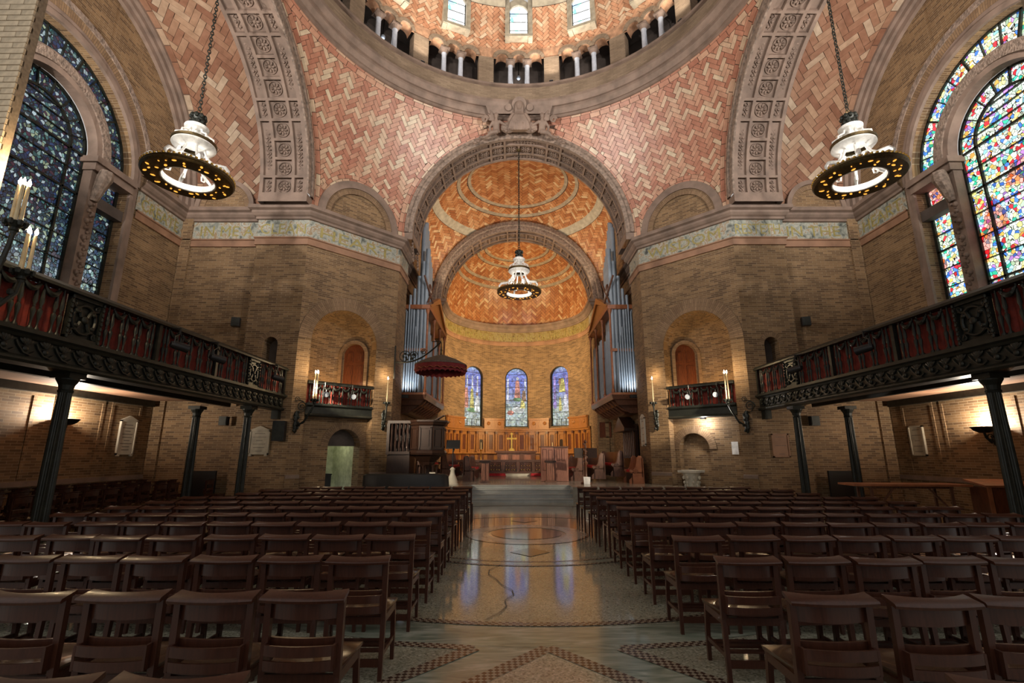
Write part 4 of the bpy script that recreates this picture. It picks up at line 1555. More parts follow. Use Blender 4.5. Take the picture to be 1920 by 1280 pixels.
for s in (-1, 1):
    f = mir(s, plane_map((XW, 16.3), (0, -1)))
    uc = 16.3 - WY
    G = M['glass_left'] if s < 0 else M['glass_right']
    g0 = 0.30
    mb = MB()
    arch_band(mb, lambda u, z, e: f(u, z, e + 0.2), uc, WZ, 1.46, 1.94, 0.28, n=40)
    win = structure(mb.build(f'window_{17 if s < 0 else 18}', M['stone'], smooth=True), f'great round-headed stained glass window in the {SIDE[s]} transept')
    mb = MB()
    arch_band(mb, lambda u, z, e: f(u, z, e - 0.08), uc, WZ, 1.62, 1.88, 0.04, n=40)
    mb.build('carved_ring', M['carved'], win)
    tmp = []

    def pane(poly):
        m = MB()
        m.face([f(u, z, g0) for u, z in poly])
        m.build('pane', G, win)
    rows = [WB, 6.05, 6.65, 7.3, 7.95, 8.6, 9.2, WZ]
    for a, b_ in zip(rows, rows[1:]):
        pane([(uc - 1.0, a), (uc + 1.0, a), (uc + 1.0, b_), (uc - 1.0, b_)])
        pane([(uc - 1.46, a), (uc - 1.0, a), (uc - 1.0, b_), (uc - 1.46, b_)])
        pane([(uc + 1.0, a), (uc + 1.46, a), (uc + 1.46, b_), (uc + 1.0, b_)])
        bar(f, (uc - 1.47, a), (uc + 1.47, a), 0.055 if a in (WB, 6.05, 8.6) else 0.022).build('glazing_bar', M['iron'], win)
    bar(f, (uc - 1.47, WZ), (uc + 1.47, WZ), 0.055).build('glazing_bar', M['iron'], win)
    pane([(uc + 1.0 * cos(pi * i / 24), WZ + 1.0 * sin(pi * i / 24)) for i in range(25)])
    for zz in (10.05, 10.35, 10.6):
        hw_ = sqrt(max(0.01, 1 - (zz - WZ) ** 2))
        bar(f, (uc - hw_, zz), (uc + hw_, zz), 0.022).build('glazing_bar', M['iron'], win)
    nseg = 9
    for i in range(nseg):
        a0, a1 = pi * i / nseg, pi * (i + 1) / nseg
        am = (a0 + a1) / 2
        pane([(uc + r * cos(a), WZ + r * sin(a)) for r, a in ((1.0, a0), (1.46, a0), (1.46, am), (1.46, a1), (1.0, a1), (1.0, am))])
        if i:
            bar(f, (uc + 1.0 * cos(a0), WZ + 1.0 * sin(a0)), (uc + 1.47 * cos(a0), WZ + 1.47 * sin(a0)), 0.03).build('glazing_bar', M['iron'], win)
    arc_bar(f, uc, WZ, 1.0, 0, pi, 0.06).build('glazing_bar', M['iron'], win)
    arc_bar(f, uc, WZ, 1.45, 0, pi, 0.07).build('glazing_bar', M['iron'], win)
    for q in (-1, 1):
        bar(f, (uc + q * 1.0, WB), (uc + q * 1.0, WZ), 0.055).build('glazing_bar', M['iron'], win)
        bar(f, (uc + q * 1.45, WB), (uc + q * 1.45, WZ), 0.06).build('glazing_bar', M['iron'], win)
    nseg = 15
    for i in range(nseg):
        a0, a1 = 0.04 + (pi - 0.08) * i / nseg, 0.04 + (pi - 0.08) * (i + 1) / nseg
        am = (a0 + a1) / 2
        pane([(uc + r * cos(a), WZ + r * sin(a)) for r, a in ((1.94, a0), (2.78, a0), (2.8, am), (2.78, a1), (1.94, a1), (1.94, am))])
        bar(f, (uc + 1.93 * cos(a0), WZ + 1.93 * sin(a0)), (uc + 2.79 * cos(a0), WZ + 2.79 * sin(a0)), 0.06 if i % 3 == 0 else 0.025).build('glazing_bar', M['iron'], win)
    arc_bar(f, uc, WZ, 2.77, 0, pi, 0.06, n=36).build('glazing_bar', M['iron'], win)
    for q in (-1, 1):
        solid(f, [(uc + q * 1.48, WB), (uc + q * 1.84, WB), (uc + q * 1.84, 9.36), (uc + q * 1.48, 9.36)], -0.02, 0.4).build('mullion', M['stone'], win)
        carved_leafs(f, uc + q * 1.66, WB, 8.5, -0.03, 12, 0.3).build('carved_foliage', M['stone'], win, True)
        mb = MB()
        mb.tube([f(uc + q * 1.66, 8.5, -0.05), f(uc + q * 1.66, 8.9, -0.16), f(uc + q * 1.66, 9.2, -0.26), f(uc + q * 1.66, 9.4, -0.28)], [0.10, 0.15, 0.19, 0.16], 8)
        mb.build('bracket', M['carved'], win, True)
        solid(f, [(uc + q * 1.44, 9.36), (uc + q * 2.84, 9.36), (uc + q * 2.84, 9.58), (uc + q * 1.44, 9.58)], -0.12, 0.4).build('transom', M['stone'], win)
        solid(f, [(uc + q * 1.38, 9.58), (uc + q * 2.88, 9.58), (uc + q * 2.88, 9.76), (uc + q * 1.38, 9.76)], -0.2, 0.4).build('transom', M['stone'], win)
        solid(f, [(uc + q * 1.84, 8.42), (uc + q * 2.82, 8.42), (uc + q * 2.82, 8.74), (uc + q * 1.84, 8.74)], 0.02, 0.4).build('transom', M['stone_dark'], win)
        zr = [WB, 5.78, 6.3, 6.85, 7.4, 7.9, 8.42]
        for a, b_ in zip(zr, zr[1:]):
            pane([(uc + q * 1.84, a), (uc + q * 2.72, a), (uc + q * 2.72, b_), (uc + q * 1.84, b_)])
            bar(f, (uc + q * 1.84, a), (uc + q * 2.74, a), 0.05 if a in (WB, 5.78, 7.4) else 0.02).build('glazing_bar', M['iron'], win)
        bar(f, (uc + q * 2.72, WB), (uc + q * 2.72, 8.42), 0.09).build('glazing_bar', M['iron'], win)
        pane([(uc + q * 1.90, 8.78), (uc + q * 2.70, 8.78), (uc + q * 2.70, 9.34), (uc + q * 1.90, 9.34)])
        bar(f, (uc + q * 2.72, 8.74), (uc + q * 2.72, 9.36), 0.08).build('glazing_bar', M['iron'], win)

# ------------------------------------------------------------------ apse windows
for k, (c, r) in enumerate(AW):
    t = c / 4.35
    o = Vector((4.35 * sin(t), 28.6 + 4.35 * cos(t), 0))
    xd, nd = Vector((cos(t), -sin(t), 0)), Vector((sin(t), cos(t), 0))
    f = (lambda o, xd, nd: lambda u, z, e: tuple(o + xd * u + nd * e + Vector((0, 0, z))))(o, xd, nd)
    mb = MB()
    for i in range(24):
        b0, b1 = pi * i / 24, pi * (i + 1) / 24
        mb.prism([f(rr * cos(b), 6.5 + rr * sin(b), 0.08) for rr, b in ((r - 0.05, b0), (r - 0.05, b1), (r + 0.03, b1), (r + 0.03, b0))], nd * 0.12)
    for q in (-1, 1):
        mb.prism([f(q * (r - 0.05), 3.3, 0.08), f(q * (r + 0.03), 3.3, 0.08), f(q * (r + 0.03), 6.5, 0.08), f(q * (r - 0.05), 6.5, 0.08)], nd * 0.12)
    mb.prism([f(-r, 3.26, 0.02), f(r, 3.26, 0.02), f(r, 3.36, 0.02), f(-r, 3.36, 0.02)], nd * 0.2)
    win = structure(mb.build(f'window_{19 + k}', M['iron']), ('middle', 'left-hand', 'right-hand')[k] + ' figured stained glass window of the apse')
    zr = [3.34 + 0.435 * i for i in range(10)]
    for a, b_ in zip(zr, zr[1:]):
        b_ = min(b_, 6.5 + r - 0.03)
        hw_ = lambda z: (r - 0.03) if z <= 6.5 else sqrt(max(0.0, (r - 0.03) ** 2 - (z - 6.5) ** 2))
        zs_ = [a + (b_ - a) * i / 6 for i in range(7)]
        mb = MB()
        mb.face([f(-hw_(z), z, 0.16) for z in zs_] + [f(hw_(z), z, 0.16) for z in zs_[::-1]])
        mb.build('pane', M['glass_apse'], win)
        bar(f, (-hw_(a), a), (hw_(a), a), 0.025, 0.12, 0.17).build('glazing_bar', M['iron'], win)
    for q in (-0.5, 0, 0.5):
        bar(f, (q * r, 3.34), (q * r, 3.8), 0.02, 0.12, 0.17).build('glazing_bar', M['iron'], win)

    # plain generic figures and pillars in coloured glass
    def piece(col, poly, e=0.150):
        m = MB()
        m.face([f(u * r / 0.74, z, e) for u, z in poly])
        m.build('glass_piece', M['pot_' + col], win)
    ell = lambda u, z, a, b2, n=14: [(u + a * cos(2 * pi * i / n), z + b2 * sin(2 * pi * i / n)) for i in range(n)]
    robe = lambda u, z0, z1, w: [(u - w, z0), (u + w, z0), (u + w * 0.85, z0 + (z1 - z0) * 0.5), (u + w * 0.55, z1 - 0.05), (u, z1), (u - w * 0.55, z1 - 0.05), (u - w * 0.75, z0 + (z1 - z0) * 0.5)]
    if k == 0:
        for u in (-0.56, 0.58):
            piece('pale', [(u - 0.07, 4.9), (u + 0.07, 4.9), (u + 0.06, 6.55), (u - 0.06, 6.55)])
        piece('rose', robe(0.06, 5.25, 6.45, 0.20), 0.147)
        piece('white', ell(0.08, 6.55, 0.08, 0.11))
        piece('green', ell(0.05, 5.15, 0.28, 0.14))
        piece('brown', robe(0.48, 5.0, 5.75, 0.16), 0.146)
        piece('yellow', robe(0.40, 4.55, 5.1, 0.17), 0.145)
        piece('white', ell(0.12, 4.45, 0.42, 0.2))
        piece('rose', ell(-0.38, 4.25, 0.22, 0.16))
    elif k == 1:
        for u in (-0.42, 0.0, 0.42):
            piece('pale', [(u - 0.06, 5.5), (u + 0.06, 5.5), (u + 0.06, 6.6), (u - 0.06, 6.6)])
        piece('rose', robe(-0.48, 4.5, 5.8, 0.18), 0.147)
        piece('yellow', robe(-0.02, 4.5, 5.75, 0.17), 0.146)
        piece('white', ell(0.02, 5.82, 0.08, 0.1), 0.145)
        piece('white', robe(0.42, 4.3, 5.3, 0.22), 0.147)
        piece('brown', ell(0.4, 5.4, 0.09, 0.11))
        piece('green', ell(0.0, 4.35, 0.4, 0.14))
    else:
        for u in (-0.5, 0.45):
            piece('violet', [(u - 0.09, 4.8), (u + 0.09, 4.8), (u + 0.08, 6.6), (u - 0.08, 6.6)])
        piece('yellow', robe(0.1, 5.5, 6.45, 0.26), 0.147)
        piece('brown', ell(-0.08, 6.2, 0.1, 0.26), 0.145)
        piece('yellow', robe(-0.08, 4.3, 5.2, 0.12), 0.147)
        piece('pale', robe(0.36, 4.3, 5.35, 0.2), 0.146)
        piece('violet', ell(-0.5, 4.75, 0.16, 0.3))

# ------------------------------------------------------------------ balconies
def baluster_mesh(h):
    k = h / 0.8
    return MB().lathe([(1.3 * q_[0], q_[1]) for q_ in [(0.032, 0), (0.032, 0.03 * k), (0.014, 0.06 * k), (0.012, 0.14 * k), (0.026, 0.28 * k), (0.028, 0.32 * k), (0.012, 0.36 * k), (0.018, 0.38 * k), (0.012, 0.40 * k), (0.026, 0.46 * k), (0.022, 0.56 * k), (0.011, 0.72 * k), (0.011, 0.78 * k), (0.022, 0.8 * k)]], 8).mesh('baluster', M['iron'], True)


def garland_mesh(w):
    mb = MB()
    P = [(0, -w / 2 + w * i / 8, -0.11 * (1 - (2 * i / 8 - 1) ** 2)) for i in range(9)]
    mb.tube(P, [0.02, 0.03, 0.04, 0.046, 0.048, 0.046, 0.04, 0.03, 0.02], 6)
    for i in range(1, 8):
        mb.blob((P[i][0] - 0.012, P[i][1], P[i][2] + (0.012 if i % 2 else -0.012)), (0.028, 0.028, 0.028), 6, 4)
    return mb.mesh('garland', M['iron'], True)


def leaf_mesh():
    mb = MB()
    for k in range(5):
        a = -0.9 + 0.45 * k
        mb.blob((-0.015, 0.07 * sin(a), 0.03 + 0.09 * cos(a)), (0.02, 0.03, 0.075), 6, 4, Matrix.Rotation(-a, 3, 'X'))
    mb.blob((-0.02, 0.0, -0.02), (0.03, 0.05, 0.05), 7, 5)
    mb.tube([(-0.01, -0.15, -0.05), (-0.015, -0.08, -0.1), (-0.015, 0.02, -0.08), (-0.01, 0.12, 0.02), (-0.01, 0.16, 0.09)], 0.018, 5)
    return mb.mesh('leaf_ornament', M['iron'], True)


BAL = baluster_mesh(0.80)
BAL2 = baluster_mesh(0.66)
GAR = garland_mesh(0.27)
LEAF = leaf_mesh()


def pierced_panel(root, sx, y0, y1, z0, z1, x=0.04):
    w, h = y1 - y0, z1 - z0
    cy, cz = (y0 + y1) / 2, (z0 + z1) / 2
    mb = MB()
    for yy in (y0 + 0.03, y1 - 0.03):
        mb.box((sx * x, yy, cz), (0.07, 0.06, h))
    mb.box((sx * x, cy, z0 + 0.03), (0.07, w, 0.06)).box((sx * x, cy, z1 - 0.03), (0.07, w, 0.06))
    mb.box((sx * (x + 0.035), cy, cz), (0.012, w - 0.04, h - 0.04))
    p = mb.build('pierced_panel', M['iron'], root)
    mb = MB()
    R = min(w, h) * 0.33
    C = [(sx * x, cy + R * cos(2 * pi * i / 20), cz + R * 1.1 * sin(2 * pi * i / 20)) for i in range(21)]
    mb.tube(C, 0.028, 6, False)
    for qy in (-1, 1):
        for qz in (-1, 1):
            mb.tube([(sx * x, cy + qy * w * (0.1 + 0.3 * t) , cz + qz * h * (0.06 + 0.36 * t + 0.07 * sin(6 * t))) for t in [i / 8 for i in range(9)]], [0.03, 0.034, 0.03, 0.026, 0.024, 0.02, 0.022, 0.026, 0.02], 6)
            mb.tube([(sx * x, cy + qy * (w * 0.36 + 0.05 * cos(t)), cz + qz * (h * 0.33 + 0.05 * sin(t))) for t in [i * 0.6 for i in range(10)]], 0.018, 5)
            mb.blob((sx * (x - 0.02), cy + qy * w * 0.24, cz + qz * h * 0.16), (0.03, 0.045, 0.04), 7, 5)
    mb.blob((sx * (x - 0.02), cy, cz), (0.035, 0.07, 0.07), 9, 6)
    mb.build('scrollwork', M['iron'], p, True)
    mb = MB()
    for yy in (y0 + 0.03, y1 - 0.03):
        for i in range(9):
            mb.blob((sx * (x - 0.04), yy, z0 + h * (i + 0.5) / 9), (0.025, 0.03, 0.04), 6, 4)
    mb.build('beading', M['iron'], p, True)


def curtain(root, sx, y0, y1, z0, z1, x=0.14):
    n = max(6, int((y1 - y0) / 0.03))
    mb = MB()
    mb.grid([[(sx * (x + 0.028 * sin(2.2 * i + 0.9 * sin(i * 0.7)) * q), y0 + (y1 - y0) * i / n, z) for z, q in ((z0, 1.3), (z0 + 0.4 * (z1 - z0), 1.0), (z1, 0.5))] for i in range(n + 1)])
    mb.build('red_curtain', M['red'], root, 'all')


def railing(root, sx, y0, y1, zb, zt, panels=(), posts=(), bal=BAL, pitch=0.37):
    """baluster rail along local y from y0 to y1; sx gives the side that lies behind"""
    L = y1 - y0
    mb = MB()
    mb.prism([(sx * -0.07, y0, zt - 0.02), (sx * -0.07, y0, zt + 0.03), (sx * -0.02, y0, zt + 0.09), (sx * 0.12, y0, zt + 0.09), (sx * 0.14, y0, zt - 0.02)], (0, L, 0))
    mb.build('top_rail', M['iron'], root)
    mb = MB()
    mb.box((sx * 0.03, (y0 + y1) / 2, zb + 0.015), (0.14, L, 0.03))
    mb.build('bottom_rail', M['iron'], root)
    cuts = sorted([(a, b_, 'panel') for a, b_ in panels] + [(p - 0.05, p + 0.05, 'post') for p in posts])
    spans, y = [], y0
    for a, b_, k in cuts:
        spans.append((y, a))
        y = b_
        if k == 'panel':
            pierced_panel(root, sx, a, b_, zb + 0.03, zt - 0.02)
        else:
            MB().box((sx * 0.03, (a + b_) / 2, (zb + zt) / 2), (0.09, 0.09, zt - zb)).build('post', M['iron'], root)
    spans.append((y, y1))
    for a, b_ in spans:
        if b_ - a < 0.2:
            continue
        curtain(root, sx, a - (0.04 if a > y0 else 0), b_ + (0.04 if b_ < y1 else 0), zb + 0.03, zt - 0.02)
        n = max(1, round((b_ - a) / pitch))
        for i in range(n):
            c = a + (b_ - a) * (i + 0.5) / n
            for q in (-0.055, 0.055):
                link('baluster', bal, root, loc=(sx * 0.03, c + q, zb + 0.03))
            if i < n - 1:
                link('garland', GAR, root, loc=(sx * 0.01, c + (b_ - a) / n / 2, zt - 0.06))


for s in (-1, 1):
    root = thing('balcony', f'long dark iron balcony with red curtains along the {SIDE[s]} transept', 'balcony', (s * 7.75, 6.2, 2.95), group='transept balconies')
    L = 9.86
    pr = [(-0.02, 0.0), (-0.05, 0.04), (-0.05, 0.07), (0.0, 0.1), (0.02, 0.12), (0.02, 0.36), (-0.02, 0.38), (-0.05, 0.42), (-0.10, 0.45), (-0.10, 0.5), (0.3, 0.5), (0.3, 0.0)]
    MB().prism([(s * x, 0, z) for x, z in pr], (0, L, 0)).build('fascia', M['iron'], root)
    for i in range(30):
        link('leaf_ornament', LEAF, root, mat4=Matrix.Translation((s * 0.015, 0.17 + i * 0.327, 0.235)) @ (Matrix.Identity(4) if s > 0 else Matrix.Rotation(pi, 4, 'Z')))
    MB().box((s * 2.3, L / 2, 0.44), (4.0, L, 0.1)).build('deck', M['stall'], root)
    MB().box((s * 2.3, L / 2, 0.33), (4.0, L - 0.1, 0.04)).build('soffit', M['terra'], root)
    for x in (1.75, 4.2):
        MB().box((s * x, L / 2, 0.22), (0.14, L - 0.1, 0.2)).build('joist', M['iron'], root)
    railing(root, s, 0.0, L, 0.5, 1.33, [(1.75, 2.45), (7.55, 8.2)], [3.9, 6.0, 9.8])
    MB().box((s * 0.16, L - 0.1, -0.12), (0.22, 0.2, 0.3)).build('bracket', M['iron'], root)

    # fluted columns below
    fl = MB()
    N = 40
    ring_ = lambda r, z: [((r * (1 - 0.10 * (i % 2))) * cos(2 * pi * i / N), (r * (1 - 0.10 * (i % 2))) * sin(2 * pi * i / N), z) for i in range(N)]
    fl.grid([[p for p in col] for col in zip(ring_(0.118, 0.26), ring_(0.114, 1.4), ring_(0.098, 2.62))], closed=True)
    flm = fl.mesh('shaft', M['iron'])
    cpm = MB().lathe([(0.105, 0.0), (0.115, 0.03), (0.10, 0.05), (0.115, 0.13), (0.165, 0.22), (0.165, 0.24)], 14).box((0, 0, 0.285), (0.34, 0.34, 0.09)).mesh('capital', M['iron'])
    bsm = MB().box((0, 0, 0.05), (0.36, 0.36, 0.10)).lathe([(0.17, 0.10), (0.18, 0.13), (0.155, 0.17), (0.13, 0.2), (0.145, 0.23), (0.125, 0.27)], 18).mesh('base', M['iron'])
    for (x, y, nm) in ((8.0, 8.45, 'near fluted iron column under the {} balcony'), (8.0, 14.45, 'far front iron column under the {} balcony'), (9.5, 14.45, 'inner iron column set back under the {} balcony')):
        c = thing('balcony_column', nm.format(SIDE[s]), 'column', (s * x, y, 0), group='fluted iron columns under the balconies')
        link('shaft', flm, c)
        link('capital', cpm, c, loc=(0, 0, 2.62))
        link('base', bsm, c)

    # small balcony in the pier niche
    f = diag_map(s)
    o = f(NC + NR - 0.02, 2.83, 0.02)
    root = thing('niche_balcony', f'small curtained balcony in the arched niche of the {SIDE[s]} pier', 'balcony', o, s * pi / 4, group='niche balconies')
    L2 = 2 * NR - 0.04
    MB().prism([(s * x, 0, z) for x, z in ((-0.02, 0), (-0.05, 0.03), (0.0, 0.09), (0.0, 0.3), (-0.06, 0.36), (-0.06, 0.4), (0.3, 0.4), (0.3, 0))], (0, L2, 0)).build('fascia', M['iron'], root)
    MB().box((s * 0.74, L2 / 2, 0.34), (0.9, L2 - 0.3, 0.08)).build('deck', M['stall'], root)
    railing(root, s, 0.0, L2, 0.4, 1.1, (), (), BAL2, 0.36)
    lamp('POINT', 'niche_light', (s * 0.55, L2 * 0.38, 0.62), POWER['niche'], (1.0, 0.68, 0.30), 0.12, parent=root)
    MB().box((s * 0.55, L2 * 0.38, 0.45), (0.2, 0.2, 0.12)).build('uplight_housing', M['black'], root)
    if s > 0:
        MB().box((s * 0.12, L2 * 0.5, -0.03), (0.16, 0.16, 0.06)).build('downlight', M['black'], root)
        lamp('POINT', 'recess_light', (s * 0.02, L2 * 0.5, -0.16), POWER['recess'], (1.0, 0.93, 0.85), 0.06, parent=root)
    # arched wooden door at the back of the niche
    a = radians(36)
    dp = Vector(f(NC - NR * cos(a) * 0.93, 3.22, 0.35 + NR * sin(a) * 0.93))
    up = Vector(f(NC, 3.22, 0.35)) - dp
    DW, DS = 0.46, 2.05
    d = structure(MB().prism([(x, 0.0, z) for x, z in [(-DW, 0.0), (DW, 0.0)] + [(DW * cos(pi * i / 12), DS + DW * sin(pi * i / 12)) for i in range(13)]], (0, 0.06, 0)).build(f'door_{1 if s < 0 else 2}', M['oak_red']), f'arched wooden door in the niche of the {SIDE[s]} pier')
    d.location = dp
    d.rotation_euler = (0, 0, atan2(up.y, up.x) + pi / 2)
    for (x, z, w_, h_) in ((-0.22, 0.45, 0.3, 0.7), (0.22, 0.45, 0.3, 0.7), (-0.22, 1.3, 0.3, 0.75), (0.22, 1.3, 0.3, 0.75), (-0.2, 2.0, 0.26, 0.4), (0.2, 2.0, 0.26, 0.4)):
        MB().box((x, -0.012, z), (w_, 0.03, h_)).box((x, -0.03, z), (w_ - 0.1, 0.02, h_ - 0.1)).build('door_panel', M['oak_red'], d)
    mb = MB()
    for i in range(16):
        b0, b1 = pi * i / 16, pi * (i + 1) / 16
        mb.prism([(rr * cos(b), -0.16, DS + rr * sin(b)) for rr, b in ((DW, b0), (DW, b1), (DW + 0.13, b1), (DW + 0.13, b0))], (0, 0.2, 0))
    for q in (-1, 1):
        mb.prism([(q * DW, -0.16, 0), (q * (DW + 0.13), -0.16, 0), (q * (DW + 0.13), -0.16, DS), (q * DW, -0.16, DS)], (0, 0.2, 0))
    mb.build('door_surround', M['arch_brick'], d)

# open doorway with a lit room behind, in the left pier
f = diag_map(-1)
g = lambda u, z, e: f(u, z, 0.8 + e)
mb = MB()
oc = 1.62
for (pa, pb, pc, pd) in (((oc - 0.7, 0, 0), (oc - 0.7, 0, 1.8), (oc - 0.7, 2.6, 1.8), (oc - 0.7, 2.6, 0)), ((oc + 0.7, 0, 0), (oc + 0.7, 0, 1.8), (oc + 0.7, 2.6, 1.8), (oc + 0.7, 2.6, 0)),
                         ((oc - 0.7, 0, 1.8), (oc + 0.7, 0, 1.8), (oc + 0.7, 2.6, 1.8), (oc - 0.7, 2.6, 1.8)), ((oc - 0.7, 2.6, 0), (oc + 0.7, 2.6, 0), (oc + 0.7, 2.6, 1.8), (oc - 0.7, 2.6, 1.8))):
    mb.face([g(*p) for p in (pa, pb, pc, pd)])
rm = structure(mb.build('wall_side_room', M['room']), 'small pale room seen through the doorway in the left pier')
mb = MB()
mb.prism([g(oc - 0.62, 1.86, -0.06), g(oc + 0.62, 1.86, -0.06), g(oc + 0.62, 2.5, -0.06), g(oc - 0.62, 2.5, -0.06)], Vector(g(0, 0, 0.04)) - Vector(g(0, 0, 0)))
mb.build('door_head', M['stone_dark'], rm)
dr = structure(MB().prism([g(oc + 0.50, 0.02, -0.02), g(oc + 0.50, 1.84, -0.02), g(oc + 0.42, 1.84, 0.75), g(oc + 0.42, 0.02, 0.75)], Vector(g(0.04, 0, 0)) - Vector(g(0, 0, 0))).build('door_3', M['pulpit']), 'dark door standing open in the left pier doorway')
MB().box(g(oc + 0.40, 0.95, 0.62), (0.06, 0.06, 0.1)).build('handle', M['gold'], dr)
cb = thing('black_cabinet', 'low black cabinet seen through the doorway in the left pier', 'cabinet', g(oc - 0.1, 0, 1.3), -pi / 4)
MB().box((0, 0, 0.42), (0.6, 0.4, 0.8)).build('body', M['black'], cb)
MB().box((0, 0, 0.84), (0.64, 0.44, 0.04)).build('top', M['black'], cb)
ft = thing('doorway_lamp', 'small lamp glowing above the open doorway in the left pier', 'lamp', g(oc, 2.2, 0.8))
MB().lathe([(0.0, -0.08), (0.1, -0.06), (0.14, 0.0), (0.05, 0.05)], 12).build('shade', M['white_metal'], ft, True)
MB().tube([(0, 0, 0.04), (0, 0, 0.38)], 0.012).build('stem', M['black'], ft)
lamp('POINT', 'doorway_light', (0, 0, -0.2), POWER['doorway'], (1.0, 0.95, 0.7), 0.08, parent=ft)

# ------------------------------------------------------------------ chandeliers
def chain_link():
    P = [(0.036 * cos(a), 0, 0.062 * sin(a)) for a in [2 * pi * i / 10 for i in range(11)]]
    return MB().tube(P, 0.014, 5, False).mesh('chain_link', M['iron'], True)


LINK = chain_link()


def chandelier(label, loc, ztop, k, power, kz=1.0):
    t = thing('chandelier', label, 'chandelier', loc, RND.random(), group='ring chandeliers on chains')
    S = lambda prof: [(r * k, z * k) for r, z in prof]
    lower = MB().lathe(S([(0.60, 0.0), (0.98, 0.0), (1.0, 0.02), (1.02, 0.05), (1.0, 0.09), (1.01, 0.12), (0.97, 0.15), (0.62, 0.15)]), 56).build('lower_ring', M['bronze'], t, True)
    mb = MB()
    for i in range(56):
        a = 2 * pi * i / 56
        mb.blob((1.0 * k * cos(a), 1.0 * k * sin(a), 0.145 * k), (0.035 * k, 0.035 * k, 0.03 * k), 6, 4)
    mb.build('beaded_rim', M['gold'], lower, True)
    mb = MB().lathe(S([(0.585, -0.01), (0.60, -0.012), (0.605, 0.16), (0.575, 0.16), (0.575, 0.0)]), 48)
    mb.build('inner_collar', M['white_metal'], lower, True)
    am = MB().blob((0, 0, 0), (0.045 * k, 0.03 * k, 0.014), 8, 4).mesh('amber_stud', M['amber'], True)
    for i in range(60):
        a = 2 * pi * i / 60 + 0.05 * sin(i * 3.1)
        if i % 5 > 2:
            continue
        q = 0.35 + 0.75 * abs(sin(i * 1.7))
        rr = (0.79 + 0.11 * sin(i * 2.4)) * k
        link('amber_stud', am, lower, mat4=Matrix.Translation((rr * cos(a), rr * sin(a), -0.003)) @ Matrix.Rotation(a + i * 0.9, 4, 'Z') @ Matrix.Diagonal((q * 1.2, q, 1, 1)))
    arm = MB()
    arm.tube([(q[0] * k, 0, q[1] * k) for q in ((0.93, 0.14), (0.95, 0.26), (0.86, 0.37), (0.70, 0.40), (0.55, 0.44), (0.42, 0.56), (0.33, 0.72), (0.28, 0.86))], [q * k for q in (0.035, 0.04, 0.045, 0.05, 0.04, 0.035, 0.03, 0.03)], 7)
    arm.tube([(q[0] * k, 0, q[1] * k) for q in ((0.66, 0.42), (0.60, 0.30), (0.50, 0.28), (0.48, 0.38), (0.55, 0.42))], 0.022 * k, 6)
    arm.blob((0.72 * k, 0, 0.40 * k), (0.07 * k, 0.05 * k, 0.05 * k), 8, 6)
    am_ = arm.mesh('scroll_arm', M['white_metal'], True)
    for i in range(8):
        link('scroll_arm', am_, t, mat4=Matrix.Rotation(2 * pi * i / 8, 4, 'Z'))
    MB().lathe(S([(0.27, 0.84), (0.30, 0.85), (0.44, 0.89), (0.50, 0.95), (0.49, 0.99)]), 40).build('middle_dish', M['white_metal'], t, True)
    MB().lathe(S([(0.485, 0.98), (0.51, 1.0), (0.51, 1.06), (0.48, 1.08), (0.44, 1.08)]), 40).build('middle_band', M['bronze'], t, True)
    MB().lathe(S([(0.44, 1.07), (0.41, 1.13), (0.32, 1.18), (0.22, 1.23), (0.16, 1.30), (0.14, 1.40)]), 32).build('middle_dome', M['white_metal'], t, True)
    mb = MB()
    for i in range(10):
        a = 2 * pi * i / 10
        mb.tube([(r * k * cos(a), r * k * sin(a), z * k) for r, z in ((0.44, 1.09), (0.43, 1.19), (0.34, 1.24), (0.24, 1.3), (0.20, 1.40))], 0.024 * k, 5)
    mb.build('rib_scroll', M['white_metal'], t, True)
    MB().lathe(S([(0.13, 1.34), (0.20, 1.38), (0.27, 1.43), (0.28, 1.50), (0.24, 1.53), (0.16, 1.56), (0.12, 1.60)]), 28).build('upper_cup', M['white_metal'], t, True)
    mb = MB().lathe(S([(0.12, 1.58), (0.16, 1.62), (0.13, 1.70), (0.17, 1.78), (0.15, 1.86), (0.06, 1.90), (0.03, 1.93)]), 16)
    for i in range(9):
        a = 2 * pi * i / 9
        mb.blob((0.16 * k * cos(a), 0.16 * k * sin(a), 1.80 * k), (0.05 * k, 0.05 * k, 0.07 * k), 6, 5)
        mb.blob((0.15 * k * cos(a + 0.3), 0.15 * k * sin(a + 0.3), 1.64 * k), (0.045 * k, 0.045 * k, 0.05 * k), 6, 5)
    mb.build('leaf_crown', M['iron'], t, True)
    MB().tube([(0.05 * k * cos(a), 0, (1.97 + 0.05 * sin(a)) * k) for a in [2 * pi * i / 12 for i in range(13)]], 0.013, 6, False).build('ring', M['bronze'], t, True)
    mb = MB()
    for i in range(6):
        a = 2 * pi * i / 6
        mb.blob((0.42 * k * cos(a), 0.42 * k * sin(a), 0.22 * k), (0.04 * k, 0.04 * k, 0.06 * k), 8, 6)
    for c in t.children:
        if c.name.split('.')[0] != 'lower_ring':
            c.scale.z *= kz
    ch = bpy.data.objects.new('chain', None)
    COL.objects.link(ch)
    ch.parent = t
    z, i = 2.06 * k * kz, 0
    while loc[2] + z < ztop - 0.03:
        link('chain_link', LINK, ch, mat4=Matrix.Translation((0, 0, z)) @ Matrix.Rotation(pi / 2 * (i % 2), 4, 'Z'))
        z += 0.098
        i += 1
    MB().lathe([(0.0, ztop - loc[2]), (0.10, ztop - loc[2]), (0.07, ztop - loc[2] - 0.06), (0.02, ztop - loc[2] - 0.1)], 12).build('ceiling_hook', M['bronze'], t, True)
    lamp('POINT', 'chandelier_light', (0, 0, 0.52 * k), power * 0.55, (1.0, 0.93, 0.85), 0.16 * k, parent=t)
